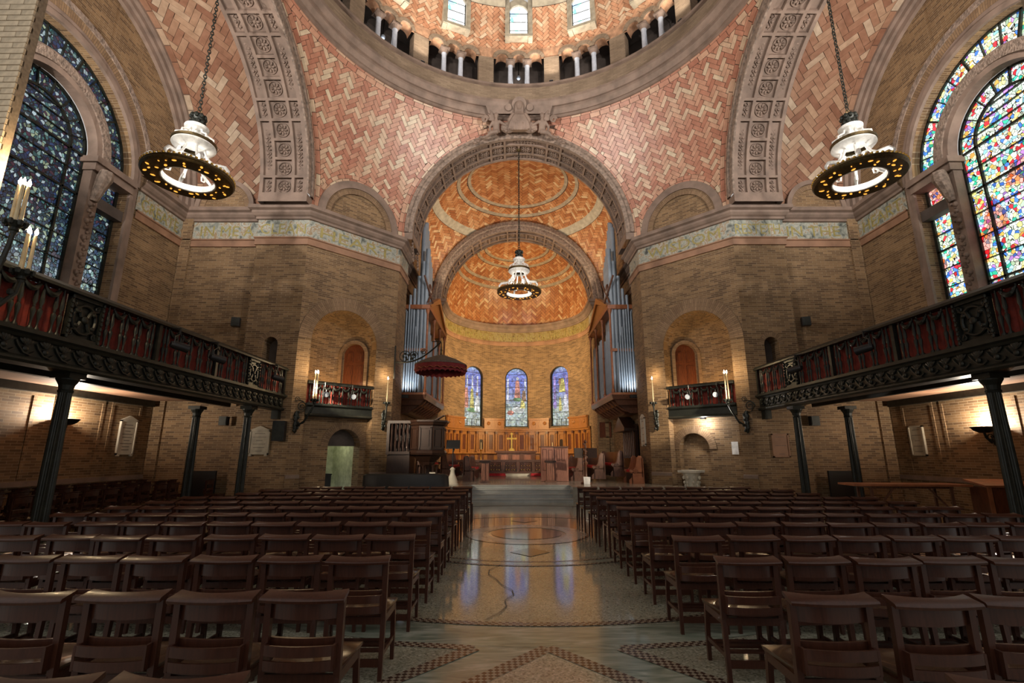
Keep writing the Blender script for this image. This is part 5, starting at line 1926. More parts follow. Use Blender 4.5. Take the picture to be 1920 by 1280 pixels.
    for a in (0.4, 2.5, 4.6):
        lamp('POINT', 'chandelier_light', (0.78 * k * cos(a), 0.78 * k * sin(a), 0.22 * k), power * 0.15, (1.0, 0.93, 0.85), 0.05 * k, parent=t)
    return t


chandelier('white scrolled chandelier on a chain below the left transept arch', (-8.42, 11.12, 8.28), ZS + 4.44, 1.0, POWER['chandelier'])
chandelier('white scrolled chandelier on a chain below the right transept arch', (8.42, 11.12, 8.28), ZS + 4.44, 1.0, POWER['chandelier'])
chandelier('white scrolled chandelier hanging from the chancel arch', (0.0, 19.5, 8.08), ZS + 4.37, 0.90, POWER['chancel_chandelier'], 1.14)

# ------------------------------------------------------------------ candle sconces
def spiral(c, r, turns, ax='x', n=24, flip=1):
    P = []
    for i in range(n + 1):
        t = turns * 2 * pi * i / n
        rr = r * (1 - 0.75 * i / n)
        P.append((c[0] + flip * rr * cos(t), c[1], c[2] + rr * sin(t)))
    return P


def sconce(label, loc, rz, clusters, scroll=True, sc=1.0, ch=0.75):
    """wall candle bracket; local -y points into the room"""
    t = thing('candle_sconce', label, 'sconce', loc, rz, group='candle sconces on the piers')
    mb = MB()
    mb.lathe([(0.0, -0.55 * sc), (0.05 * sc, -0.5 * sc), (0.09 * sc, -0.3 * sc), (0.06 * sc, -0.1 * sc), (0.11 * sc, 0.05 * sc), (0.05 * sc, 0.2 * sc), (0.0, 0.25 * sc)], 10, (0, -0.06, 0), sy=0.5)
    for i in range(8):
        mb.blob((0.06 * sc * (1 if i % 2 else -1), -0.09, (-0.45 + 0.09 * i) * sc), (0.05 * sc, 0.04, 0.05 * sc), 6, 4)
    mb.build('backplate', M['iron'], t, True)
    for (x, y, z, n) in clusters:
        mb = MB()
        mb.tube([(0, -0.06, -0.3 * sc), (x * 0.4, y * 0.6, -0.28 * sc + z * 0.2), (x * 0.85, y * 0.95, z - 0.3 * sc), (x, y, z - 0.12)], [0.03, 0.035, 0.03, 0.03], 7)
        for i in range(6):
            q = i / 5
            mb.blob((x * q, -0.06 + (y + 0.06) * q, -0.3 * sc + (z - 0.12 + 0.3 * sc) * q * q), (0.045, 0.045, 0.05), 6, 4)
        mb.build('arm', M['iron'], t, True)
        mb = MB().lathe([(0.02, -0.14), (0.06, -0.1), (0.05, -0.06), (0.11, 0.0), (0.12, 0.02), (0.05, 0.03), (0.0, 0.03)], 12, (x, y, z))
        for i in range(7):
            a = 2 * pi * i / 7
            mb.blob((x + 0.11 * cos(a), y + 0.11 * sin(a), z + 0.0), (0.035, 0.035, 0.05), 6, 4)
        mb.build('cup', M['iron'], t, True)
        for i in range(n):
            a = 2 * pi * i / max(n, 1) + 0.4
            r = 0.0 if n == 1 else 0.05
            cx, cy = x + r * cos(a), y + r * sin(a)
            c = MB().lathe([(0.0, ch), (0.02, ch), (0.024, 0.0), (0.0, 0.0)], 8, (cx, cy, z + 0.02)).build('candle', M['candle'], t, True)
            MB().lathe([(0.0, 0.0), (0.016, 0.02), (0.024, 0.05), (0.014, 0.085), (0.0, 0.125)], 8, (cx, cy, z + ch + 0.02)).build('flame_bulb', M['flame'], c, True)
        lamp('POINT', 'candle_light', (x, y - 0.03, z + ch + 0.2), POWER['candle'] * n, (1.0, 0.72, 0.40), 0.05, parent=t)
    if scroll:
        mb = MB()
        mb.tube(spiral((0.16 * sc, -0.05, 0.38 * sc), 0.17 * sc, 1.6), 0.016, 5)
        mb.tube(spiral((-0.02 * sc, -0.05, 0.62 * sc), 0.09 * sc, 1.3), 0.013, 5)
        mb.tube([(0.0, -0.05, 0.15 * sc), (0.2 * sc, -0.05, 0.2 * sc), (0.33 * sc, -0.05, 0.38 * sc), (0.2 * sc, -0.05, 0.55 * sc), (0.05 * sc, -0.05, 0.6 * sc)], 0.016, 5)
        mb.build('scrollwork', M['iron'], t, True)
    return t


for s in (-1, 1):
    f = diag_map(s)
    rz = s * -pi / 4 if s > 0 else pi / 4
    sconce(f'single candle sconce on the {SIDE[s]} pier beside the chancel', f(0.36, 2.95, -0.02), -s * pi / 4, [(0, -0.22, 0.48, 1)], False, 1.0, 0.85)
    sconce(f'branching candle sconce at the outer corner of the {SIDE[s]} pier', f(3.56, 2.75, -0.02), -s * pi / 4, [(-s * 0.35, -0.55, 0.55, 3)], True, 0.95, 0.85)
near = sconce('tall many-candled sconce at the left edge on the near pier', (-7.28, 6.02, 3.75), 2.36 , [(0.35, -0.42, 0.35, 3), (0.1, -0.25, 0.95, 5)], True, 1.1, 0.55)

# bowl uplights on the end walls
for s in (-1, 1):
    y, z = (12.85, 2.32) if s < 0 else (12.8, 2.12)
    t = thing('wall_uplight', f'dark bowl uplight on the {SIDE[s]} wall under the balcony', 'lamp', (s * (XW - 0.0), y, z), 0, group='bowl uplights under the balconies')
    x = -s * 0.29
    MB().lathe([(0.0, 0.02), (0.1, 0.0), (0.2, 0.05), (0.26, 0.13), (0.27, 0.15), (0.24, 0.14), (0.1, 0.03)], 20, (x, 0, 0)).build('bowl', M['iron'], t, True)
    mb = MB().tube([(x, 0, 0.0), (x * 0.9, 0, -0.12), (x * 0.5, 0, -0.25), (x * 0.15, 0, -0.2), (x * 0.1, 0, -0.02)], 0.03, 6)
    mb.tube([(x * 0.55 + 0.09 * cos(a) * (1 - a / 12), 0, -0.12 + 0.09 * sin(a) * (1 - a / 12)) for a in [i * 0.5 for i in range(16)]], 0.016, 5)
    for i in range(5):
        mb.blob((x * (0.1 + 0.1 * i), 0.0, -0.3 + 0.03 * i), (0.05, 0.05, 0.045), 6, 4)
    mb.build('bracket', M['iron'], t, True)
    lamp('POINT', 'uplight_lamp', (x, 0, 0.2), POWER['uplight'], (1.0, 0.87, 0.71), 0.09, parent=t)

# ------------------------------------------------------------------ organ cases
def pipe_mesh(r, h):
    return MB().lathe([(r * 0.25, 0.0), (r, r * 6 if h > 1.2 else 0.25), (r, h), (r * 0.9, h), (r * 0.9, h - 0.05)], 12).box((0, -r * 0.95, r * 7.5), (r * 0.9, r * 0.3, r * 0.7)).mesh('organ_pipe', M['pipe'], True)


for s in (-1, 1):
    t = thing('organ_case', f'wooden organ case with grey pipes on the {SIDE[s]} chancel wall', 'organ', (s * 5.12, 20.85, 3.3), group='organ cases')
    X = lambda d: -s * d          # d metres out from the wall
    # console below: tapering corbel
    mb = MB()
    for (z0, z1, d0, d1, y1) in ((0.55, 0.75, 1.12, 1.18, 5.6), (0.32, 0.55, 0.85, 1.05, 5.5), (0.0, 0.32, 0.35, 0.78, 5.2)):
        m_ = 0.06 if z0 > 0.5 else 0.2 if z0 > 0.2 else 0.45
        mb.idx([(0, m_, z0), (X(d0), m_, z0), (X(d0), y1 - m_, z0), (0, y1 - m_, z0), (0, m_ - 0.06, z1), (X(d1), m_ - 0.06, z1), (X(d1), y1 - m_ + 0.06, z1), (0, y1 - m_ + 0.06, z1)],
               [(3, 2, 1, 0), (4, 5, 6, 7), (0, 1, 5, 4), (1, 2, 6, 5), (2, 3, 7, 6)])
    con = mb.build('console', M['stall'], t)
    for i in range(8):
        MB().tube([(X(0.25), 0.5 + 0.65 * i, 0.05), (X(0.6), 0.5 + 0.65 * i, 0.15), (X(0.95), 0.5 + 0.65 * i, 0.42), (X(1.08), 0.5 + 0.65 * i, 0.52)], [0.05, 0.07, 0.06, 0.05], 6).build('corbel_bracket', M['stall'], con, True)
    MB().box((X(0.58), 2.8, 0.79), (1.2, 5.6, 0.09)).build('platform_moulding', M['copper'], t)
    for (d, y) in ((1.10, 0.05), (1.10, 5.5), (1.10, 1.9), (1.10, 3.7)):
        MB().lathe([(0.07, 0.83), (0.075, 0.95), (0.045, 1.0), (0.045, 2.6), (0.065, 2.66), (0.045, 2.72), (0.045, 4.3), (0.09, 4.45), (0.1, 4.55)], 10, (X(d), y, 0)).build('post', M['copper'], t, True)
    MB().box((X(0.58), 2.78, 4.62), (1.24, 5.7, 0.18)).build('cornice', M['copper'], t)
    # pediment facing across the chancel
    mb = MB()
    for d in (1.02,):
        mb.prism([(X(d), -0.05, 4.7), (X(d), 2.78, 5.9), (X(d), 5.6, 4.7), (X(d), 5.3, 4.7), (X(d), 2.78, 5.6), (X(d), 0.25, 4.7)], (X(0.2), 0, 0))
        mb.prism([(X(d + 0.05), 0.3, 4.72), (X(d + 0.05), 2.78, 5.55), (X(d + 0.05), 5.25, 4.72)], (X(0.06), 0, 0))
    mb.build('pediment', M['oak'], t)
    mb = MB()
    mb.tube([(X(1.1), -0.1, 4.75), (X(1.25), 0.9, 6.1)], 0.05, 6)
    mb.tube([(X(1.25), 0.4, 4.9), (X(0.95), -0.3, 6.0)], 0.05, 6)
    mb.blob((X(1.1), 0.3, 5.5), (0.1, 0.1, 0.3), 8, 6)
    mb.build('carved_finial', M['stall'], t, True)
    MB().box((X(0.3), 2.8, 2.65), (0.5, 5.3, 3.7)).build('case_back', M['pulpit'], t)
    mb = MB()
    for (za, zb) in ((2.62, 2.74),):
        mb.box((X(0.56), 0.0, (za + zb) / 2), (1.1, 0.12, zb - za))
    mb.build('pipe_band', M['copper'], t)
    tops = [4.6, 5.2, 5.5, 6.1, 6.8, 7.4]
    for i, z in enumerate(tops):
        r = 0.062 + 0.007 * i
        link('organ_pipe', pipe_mesh(r, z - 0.84), t, loc=(X(0.12 + 0.175 * i), 0.12, 0.84))
    for i in range(8):
        z = [4.0, 4.4, 4.7, 4.5, 4.2, 3.7, 3.3, 3.0][i]
        link('organ_pipe', pipe_mesh(0.035, z - 0.84), t, loc=(X(0.09 + 0.105 * i), -0.06, 0.84))
    for i in range(9):
        z = [8.6, 8.9, 9.1, 8.8, 8.4, 8.1, 7.8, 7.6, 7.4][i]
        link('organ_pipe', pipe_mesh(0.11, z - 0.84), t, loc=(X(0.72), 0.42 + 0.26 * i, 0.84))
    for i in range(16):
        link('organ_pipe', pipe_mesh(0.075, 3.3 + 0.5 * abs(sin(i * 0.55)) - 0.84), t, loc=(X(0.95), 0.3 + 0.33 * i, 0.84))
    MB().box((X(0.35), -0.36, 0.62), (0.3, 0.14, 0.12)).build('pipe_lamp', M['black'], t)
    lamp('SPOT', 'organ_light', (X(0.35), -0.42, 0.78), POWER['organ'], (0.93, 0.97, 1.0), 0.12, target=(X(0.55), 0.1, 3.4), angle=130, blend=0.9, parent=t)

# ------------------------------------------------------------------ pulpit and its canopy
t = thing('pulpit', 'black walnut pulpit with panelled sides beside the chancel steps', 'pulpit', (-3.35, 18.2, CF))
OCT = [(0.68 * cos(pi / 8 + pi / 4 * i), 0.68 * sin(pi / 8 + pi / 4 * i)) for i in range(8)]
octp = lambda r, z: [(x * r / 0.68, y * r / 0.68, z) for x, y in OCT]


def oct_loft(mb, prof):
    mb.grid([[octp(r, z)[i] for r, z in prof] for i in range(8)], closed=True)
    return mb


body = oct_loft(MB(), [(0.0, 1.05), (0.62, 1.08), (0.66, 1.16), (0.62, 1.2), (0.62, 2.08), (0.0, 2.1)]).build('drum', M['pulpit'], t)
oct_loft(MB(), [(0.62, 2.06), (0.70, 2.10), (0.74, 2.18), (0.78, 2.2), (0.78, 2.26), (0.0, 2.26)]).build('top_moulding', M['pulpit'], t)
oct_loft(MB(), [(0.62, 1.22), (0.68, 1.2), (0.72, 1.12), (0.70, 1.06), (0.5, 1.0), (0.3, 0.8), (0.26, 0.7), (0.0, 0.7)]).build('base_moulding', M['pulpit'], t)
for i in range(8):
    a = pi / 4 * i
    w = 0.46
    m4 = Matrix.Rotation(a, 4, 'Z') @ Matrix.Translation((0.62 * cos(pi / 8), 0, 0))
    mb = MB()
    for (y, z, dy, dz) in ((-w / 2 + 0.035, 1.63, 0.05, 0.78), (w / 2 - 0.035, 1.63, 0.05, 0.78), (0, 1.27, w - 0.06, 0.05), (0, 1.99, w - 0.06, 0.05)):
        mb.box((0.0, y, z), (0.07, dy, dz))
    mb.box((0.0, 0, 1.63), (0.05, w - 0.2, 0.56))
    link('panel', mb.mesh('panel', M['pulpit']), body, mat4=m4)
ped = MB()
ped.lathe([(0.16, 0.0), (0.17, 0.1), (0.12, 0.16), (0.11, 0.6), (0.16, 0.72)], 12)
ped.build('pedestal', M['pulpit'], t, True)
for i in range(6):
    a = pi / 3 * i + 0.3
    MB().lathe([(0.07, 0.0), (0.07, 0.06), (0.045, 0.1), (0.04, 0.6), (0.07, 0.7)], 8, (0.34 * cos(a), 0.34 * sin(a), 0)).build('pedestal_shaft', M['pulpit'], t, True)
mb = MB().box((-0.98, -0.35, 2.2), (0.82, 0.16, 0.1)).box((-0.98, -0.35, 1.12), (0.82, 0.16, 0.1)).box((-1.36, -0.35, 1.6), (0.1, 0.14, 1.1))
rail_ = mb.build('stair_rail', M['pulpit'], t)
for i in range(5):
    MB().lathe([(0.05, 1.16), (0.03, 1.22), (0.055, 1.4), (0.03, 1.6), (0.04, 1.64), (0.03, 1.68), (0.05, 1.9), (0.028, 2.08), (0.05, 2.16)], 8, (-1.24 + 0.14 * i, -0.35, 0)).build('turned_baluster', M['pulpit'], rail_, True)
MB().box((-0.98, 0.1, 0.55), (0.8, 0.9, 1.1)).build('stair_block', M['pulpit'], t)
mb = MB().box((0.35, 0.1, 2.36), (0.46, 0.36, 0.03), R=Matrix.Rotation(radians(-28), 3, 'Y')).box((0.35, 0.1, 2.3), (0.05, 0.05, 0.1))
mb.build('book_rest', M['pulpit'], t)
MB().box((0.3, -0.66, 0.3), (0.2, 0.05, 0.34)).box((0.3, -0.69, 0.3), (0.12, 0.02, 0.26)).build('music_board', M['marble_white'], t)
MB().box((-0.98, -0.2, 1.65), (0.8, 0.04, 1.1)).build('stair_panel', M['pulpit'], t)

t = thing('pulpit_canopy', 'round taupe canopy with scalloped red valance hung above the pulpit', 'canopy', (-3.0, 18.4, 4.5))
mb = MB().lathe([(0.99, 0.33), (0.98, 0.38), (0.6, 0.58), (0.22, 0.72), (0.1, 0.76), (0.0, 0.76)], 32)
mb.lathe([(0.0, 0.35), (0.97, 0.33)], 32)
mb.build('roof', M['taupe'], t, True)
n = 120
mb = MB()
mb.grid([[((0.97 + 0.012 * sin(i * 0.9)) * cos(2 * pi * i / n), (0.97 + 0.012 * sin(i * 0.9)) * sin(2 * pi * i / n), z) for z in (0.36, 0.10 + 0.07 * abs(cos(pi * i / 5)))] for i in range(n)], closed=True)
mb.build('valance', M['dark_red'], t, True)
mb = MB()
mb.grid([[((0.93 + 0.02 * sin(i * 1.3)) * cos(2 * pi * i / n), (0.93 + 0.02 * sin(i * 1.3)) * sin(2 * pi * i / n), z) for z in (0.3, 0.02 + 0.05 * abs(sin(pi * i / 4)))] for i in range(n)], closed=True)
mb.build('fringe', M['dark_red'], t, True)
mb = MB()
for i in range(n):
    a0, a1 = 2 * pi * i / n, 2 * pi * (i + 1) / n
    mb.tube([(0.99 * cos(a0), 0.99 * sin(a0), 0.12 + 0.07 * abs(cos(pi * i / 5))), (0.99 * cos(a1), 0.99 * sin(a1), 0.12 + 0.07 * abs(cos(pi * (i + 1) / 5)))], 0.01, 4, False)
mb.build('gold_braid', M['copper'], t)
MB().lathe([(0.0, 0.66), (0.12, 0.66), (0.09, 0.74), (0.05, 0.78), (0.03, 0.9), (0.05, 0.95), (0.02, 1.0), (0.015, 1.25)], 10).build('finial', M['bronze'], t, True)
mb = MB()
P0, P1 = Vector((-1.82, 0.35, 0.55)), Vector((-0.02, 0.0, 1.27))
mb.tube([P0.lerp(P1, q) + Vector((0, 0, -0.28 * sin(pi * q))) for q in [i / 10 for i in range(11)]], 0.03, 6)
mb.tube([P1 + Vector((0, 0, 0.03)), P1 + Vector((-0.35, 0.06, 0.03))], 0.02, 6)
mb.build('bracket_arm', M['iron'], t, True)
mb = MB()
for (cx, cz, r) in ((-1.45, 0.75, 0.26), (-1.1, 0.8, 0.16), (-0.7, 0.92, 0.12)):
    q = (-cx) / 1.82
    mb.tube([(cx + r * (1 - a / 14) * cos(a), 0.35 * q, cz + r * (1 - a / 14) * sin(a)) for a in [i * 0.45 for i in range(24)]], 0.018, 5)
for i in range(10):
    mb.blob((-1.5 + 0.05 * i, 0.28, 0.75 + 0.12 * sin(i * 1.7)), (0.05, 0.03, 0.05), 6, 4)
mb.build('scrollwork', M['iron'], t, True)
MB().box((-1.845, 0.36, 0.55), (0.04, 0.10, 1.3)).build('wall_plate', M['iron'], t)

# ------------------------------------------------------------------ apse panelling
t = thing('apse_panelling', 'golden oak panelling curving round the apse below the windows', 'panelling', (0, 28.6, CF + 0.24))
RA = 4.30


def curved(mb, a0, a1, r0, r1, z0, z1, n=3):
    for i in range(n):
        b0, b1 = a0 + (a1 - a0) * i / n, a0 + (a1 - a0) * (i + 1) / n
        p = lambda r, a, z: (r * sin(a), r * cos(a), z)
        mb.idx([p(r1, b0, z0), p(r1, b1, z0), p(r0, b1, z0), p(r0, b0, z0), p(r1, b0, z1), p(r1, b1, z1), p(r0, b1, z1), p(r0, b0, z1)],
               [(0, 1, 2, 3), (4, 5, 6, 7), (3, 2, 6, 7), (0, 3, 7, 4), (1, 2, 6, 5)])
    return mb


TH = radians(84)
curved(MB(), -TH, TH, RA - 0.05, RA, 0.0, 2.42, 60).build('backing', M['oak'], t)
curved(MB(), -TH, TH, RA - 0.22, RA, 2.36, 2.44, 60).build('cornice', M['oak'], t)
curved(MB(), -TH, TH, RA - 0.14, RA, 2.24, 2.36, 60).build('frieze_rail', M['oak'], t)
curved(MB(), -TH, TH, RA - 0.30, RA, 0.86, 0.93, 60).build('bench_shelf', M['oak'], t)
NBY = 18
for i in range(NBY):
    a0, a1 = -TH + 2 * TH * i / NBY, -TH + 2 * TH * (i + 1) / NBY
    am = (a0 + a1) / 2
    curved(MB(), a0 - 0.012, a0 + 0.012, RA - 0.14, RA, 0.93, 2.24, 1).build('pilaster', M['oak'], t)
    curved(MB(), a0 - 0.018, a0 + 0.018, RA - 0.18, RA, 2.1, 2.26, 1).build('bracket', M['stall'], t)
    mb = MB()
    for (b0, b1, z0, z1) in ((a0 + 0.03, a0 + 0.05, 1.1, 2.08), (a1 - 0.05, a1 - 0.03, 1.1, 2.08), (a0 + 0.03, a1 - 0.03, 1.04, 1.12), (a0 + 0.03, a1 - 0.03, 2.04, 2.12)):
        curved(mb, b0, b1, RA - 0.09, RA, z0, z1, 1)
    fr_ = mb.build('panel_frame', M['oak'], t)
    if i in (5, 13):
        mb = MB()
        curved(mb, a0 + 0.05, a1 - 0.05, RA - 0.058, RA, 1.12, 2.04, 2).build('panel', M['oak'], fr_)
        mb = MB()
        p = lambda r, a, z: (r * sin(a), r * cos(a), z)
        mb.face([p(RA - 0.062, am - 0.045 * q, z) for q, z in ((1, 1.13), (-1, 1.13), (-1, 1.6), (-0.7, 1.7), (0, 1.76), (0.7, 1.7), (1, 1.6))])
        mb.build('arched_recess', M['pulpit'], fr_)
    else:
        curved(MB(), a0 + 0.05, a1 - 0.05, RA - 0.058, RA, 1.12, 2.04, 2).build('panel', M['oak_red'], fr_)
    curved(MB(), a0 + 0.03, a1 - 0.03, RA - 0.07, RA, 0.2, 0.8, 2).build('lower_panel', M['oak_red'], t)
for (a0, a1) in ((-0.52, -0.20), (0.20, 0.52), (-1.38, -0.89), (0.89, 1.38)):
    b = curved(MB(), a0, a1, RA - 0.10, RA, 2.44, 3.02, 6).build('raised_panel', M['oak'], t)
    curved(MB(), a0 - 0.01, a1 + 0.01, RA - 0.16, RA, 3.0, 3.1, 6).build('cap', M['oak'], b)
    for q in (0.22, 0.78):
        a = a0 + (a1 - a0) * q
        MB().lathe([(0.10, 0.0), (0.12, 0.03), (0.08, 0.05), (0.0, 0.02)], 14, mat3=Matrix.Rotation(pi / 2, 3, 'X'), c=(0, 0, 0)).build('roundel', M['oak'], b, True).matrix_local = Matrix.Translation(((RA - 0.10) * sin(a), (RA - 0.10) * cos(a), 2.78)) @ Matrix.Rotation(-a, 4, 'Z')

# ------------------------------------------------------------------ altar, cross, candles, altar rail
AL = CF + 0.24
t = thing('altar', 'altar table with overhanging carved top and pale front panels', 'altar', (-0.07, 29.4, AL))
MB().box((0, 0, 0.97), (2.46, 0.9, 0.08)).box((0, 0, 0.90), (2.3, 0.8, 0.06)).build('table_top', M['stall'], t)
mb = MB()
for i in range(28):
    mb.blob((-1.12 + 2.24 * i / 27, -0.42, 0.885), (0.035, 0.03, 0.03), 6, 4)
mb.build('dentil_edge', M['stall'], t, True)
MB().box((0, 0, 0.44), (2.1, 0.7, 0.86)).build('body', M['stall'], t)
for x in (-0.98, -0.34, 0.34, 0.98):
    MB().box((x, -0.37, 0.45), (0.2, 0.08, 0.84)).build('pilaster', M['stall'], t)
for x in (-0.66, 0.0, 0.66):
    MB().box((x, -0.355, 0.5), (0.44, 0.03, 0.62)).build('front_panel', M['pink_wood'], t)
t = thing('altar_cross', 'tall brass cross standing on the altar', 'cross', (-0.32, 29.3, AL + 1.01))
MB().box((0, 0, 0.04), (0.34, 0.2, 0.08)).box((0, 0, 0.11), (0.22, 0.14, 0.07)).build('foot', M['gold'], t)
MB().box((0, 0, 0.55), (0.085, 0.04, 0.85)).build('shaft', M['gold'], t)
MB().box((0, 0, 0.70), (0.46, 0.042, 0.085)).build('crossbar', M['gold'], t)
mb = MB()
for (x, z) in ((0, 0.98), (-0.23, 0.70), (0.23, 0.70)):
    mb.box((x, 0, z), (0.11, 0.05, 0.11), R=Matrix.Rotation(pi / 4, 3, 'Y'))
mb.build('cross_end', M['gold'], t)
for s in (-1, 1):
    t = thing('altar_candlestick', f'brass candlestick in front of the {SIDE[s]} apse panelling', 'candlestick', (s * 2.25, 31.6, AL))
    MB().lathe([(0.0, 0.0), (0.18, 0.0), (0.16, 0.05), (0.05, 0.1), (0.03, 0.3), (0.06, 0.4), (0.03, 0.5), (0.03, 1.0), (0.09, 1.1), (0.0, 1.1)], 12).build('stem', M['gold'], t, True)
    MB().lathe([(0.03, 1.1), (0.028, 1.55), (0.0, 1.55)], 8).build('candle', M['candle'], t, True)

RY = 25.6
t = thing('altar_rail', 'pierced wooden altar rail with gilded tracery across the chancel', 'rail', (0, RY, CF))
MB().box((0, 0, 0.06), (6.4, 0.5, 0.12)).build('plinth', M['marble_white'], t)
MB().box((0, 0, 0.76), (6.3, 0.2, 0.07)).box((0, 0, 0.70), (6.2, 0.12, 0.06)).build('top_rail', M['stall'], t)
MB().box((0, 0, 0.16), (6.2, 0.12, 0.08)).build('bottom_rail', M['stall'], t)
for i in range(9):
    x = -3.06 + 6.12 * i / 8
    MB().box((x, 0, 0.44), (0.1, 0.14, 0.56)).build('post', M['stall'], t)
    if i < 8:
        xc = x + 0.3825
        mb = MB()
        for (q, r) in ((-0.15, 0.1), (0.15, 0.1)):
            for z in (0.34, 0.54):
                mb.tube([(xc + q + r * cos(a), 0, z + r * sin(a)) for a in [2 * pi * k / 10 for k in range(11)]], 0.016, 5, False)
        mb.tube([(xc - 0.3, 0, 0.2), (xc, 0, 0.44), (xc + 0.3, 0, 0.68)], 0.014, 5)
        mb.tube([(xc + 0.3, 0, 0.2), (xc, 0, 0.44), (xc - 0.3, 0, 0.68)], 0.014, 5)
        tr = mb.build('tracery', M['stall'], t, True)
        mb = MB()
        for q in (-0.2, -0.08, 0.08, 0.2):
            mb.blob((xc + q, -0.03, 0.3), (0.03, 0.02, 0.03), 6, 4)
            mb.blob((xc + q, -0.03, 0.5), (0.022, 0.02, 0.022), 6, 4)
        mb.build('gilt_boss', M['gold'], tr, True)
        MB().box((xc, 0.06, 0.44), (0.62, 0.02, 0.5)).build('back_panel', M['oak_red'], t)
for s in (-1, 1):
    k = thing('kneeler', f'red kneeling cushion on the {SIDE[s]} of the altar rail gate', 'cushion', (s * 1.55, RY - 0.42, CF), group='red kneelers at the altar rail')
    MB().box((0, 0, 0.07), (1.9, 0.26, 0.14), taper=0.96).build('pad', M['cushion'], k)
    MB().box((0, 0, 0.008), (1.94, 0.3, 0.016)).build('base', M['stall'], k)

# ------------------------------------------------------------------ choir stalls and chancel furniture
END = [(0.0, 0.0), (0.56, 0.0), (0.56, 0.14), (0.47, 0.22), (0.46, 0.36), (0.54, 0.46), (0.50, 0.52), (0.38, 0.5), (0.31, 0.6), (0.26, 0.78), (0.24, 0.92), (0.17, 1.02), (0.07, 1.0), (0.02, 0.9)]


def stall(label, x, y0, L, z, s, cushion=True, m='stall'):
    """choir stall along y; its back is away from the centre line"""
    t = thing('choir_stall', label, 'stall', (x, y0, z), 0, group='choir stalls')
    e = MB().prism([(-s * (p - 0.28), 0, h) for p, h in END], (0, 0.07, 0)).mesh('end_panel', M[m])
    o = link('end_panel', e, t)
    mb = MB()
    mb.tube([(-s * (0.28 - 0.1) * 0.2 + 0.09 * cos(a) * (1 - a / 14), -0.012, 0.45 + 0.09 * sin(a) * (1 - a / 14)) for a in [i * 0.5 for i in range(20)]], 0.014, 5)
    mb.tube([(-s * (p - 0.28) * 0.9, -0.01, h) for p, h in END[6:12]], 0.016, 5)
    mb.build('carved_scroll', M[m], o, True)
    link('end_panel', e, t, loc=(0, L, 0))
    MB().box((s * 0.22, L / 2, 0.6), (0.04, L, 0.72)).build('back', M[m], t)
    MB().box((s * 0.02, L / 2, 0.40), (0.42, L, 0.04)).build('seat', M[m], t)
    MB().box((-s * 0.17, L / 2, 0.19), (0.03, L, 0.38)).build('front_board', M['pulpit'], t)
    if cushion:
        MB().box((s * 0.02, L / 2, 0.455), (0.40, L - 0.1, 0.075), taper=0.95).build('cushion', M['cushion'], t)
    return t


stall('front choir stall right of the altar rail with red cushion', 2.4, 20.9, 3.2, CF, 1)
stall('second choir stall on the right with red cushion', 3.2, 20.5, 3.6, CF + 0.1, 1)
stall('third choir stall on the right by the organ wall', 3.95, 20.4, 3.8, CF + 0.2, 1)
stall('front choir stall left of the altar rail with red cushion', -2.05, 20.9, 3.2, CF, -1)
stall('second choir stall on the left behind the pulpit', -2.95, 20.6, 3.4, CF + 0.1, -1)
stall('third choir stall on the left against the organ wall', -3.95, 20.6, 3.4, CF + 0.2, -1)
stall('short stall at the right pier with tall reddish end', 4.35, 18.95, 0.95, CF, 1, True, 'copper')
t = thing('prayer_desk', 'fluted prayer desk at the head of the chancel steps on the left', 'desk', (-1.35, 19.9, CF))
t2 = None
for (lab, x, y) in (('fluted prayer desk at the head of the chancel steps on the left', -1.35, 19.9), ('fluted prayer desk at the head of the chancel steps on the right', 1.22, 20.1)):
    if t2 is None:
        d = t
    else:
        d = thing('prayer_desk', lab, 'desk', (x, y, CF))
    t2 = 1
    MB().box((0, 0, 0.03), (0.42, 0.4, 0.06)).build('foot', M['stall'], d)
    mb = MB().box((0, 0, 0.4), (0.3, 0.26, 0.7))
    bd = mb.build('body', M['stall'], d)
    for i in range(4):
        MB().tube([(-0.105 + 0.07 * i, -0.135, 0.08), (-0.105 + 0.07 * i, -0.135, 0.72)], 0.022, 6).build('reed', M['pink_wood'], bd, True)
    MB().box((0, 0, 0.79), (0.44, 0.4, 0.07)).build('top', M['pulpit'], d)
t = thing('panelled_desk', 'pinkish panelled organ console desk right of the altar', 'desk', (1.42, 20.75, CF))
MB().box((-0.28, 0, 0.68), (0.5, 0.5, 1.34)).build('tall_front', M['pink_wood'], t)
MB().box((0.27, 0.05, 0.68), (0.6, 0.44, 1.34)).build('side_body', M['pink_wood'], t)
MB().box((0, 0.02, 1.365), (1.16, 0.56, 0.05)).build('top', M['stall'], t)
for (x, z, w, h) in ((-0.40, 0.85, 0.17, 0.85), (-0.16, 0.95, 0.17, 0.6), (0.16, 1.05, 0.12, 0.5), (0.36, 1.05, 0.12, 0.5)):
    yy = -0.25 if x < 0 else -0.17
    fr_ = MB().box((x, yy - 0.006, z), (w, 0.02, h)).build('panel_moulding', M['oak_red'], t)
    MB().box((x, yy - 0.02, z), (w - 0.05, 0.02, h - 0.05)).build('panel', M['pink_wood'], fr_)
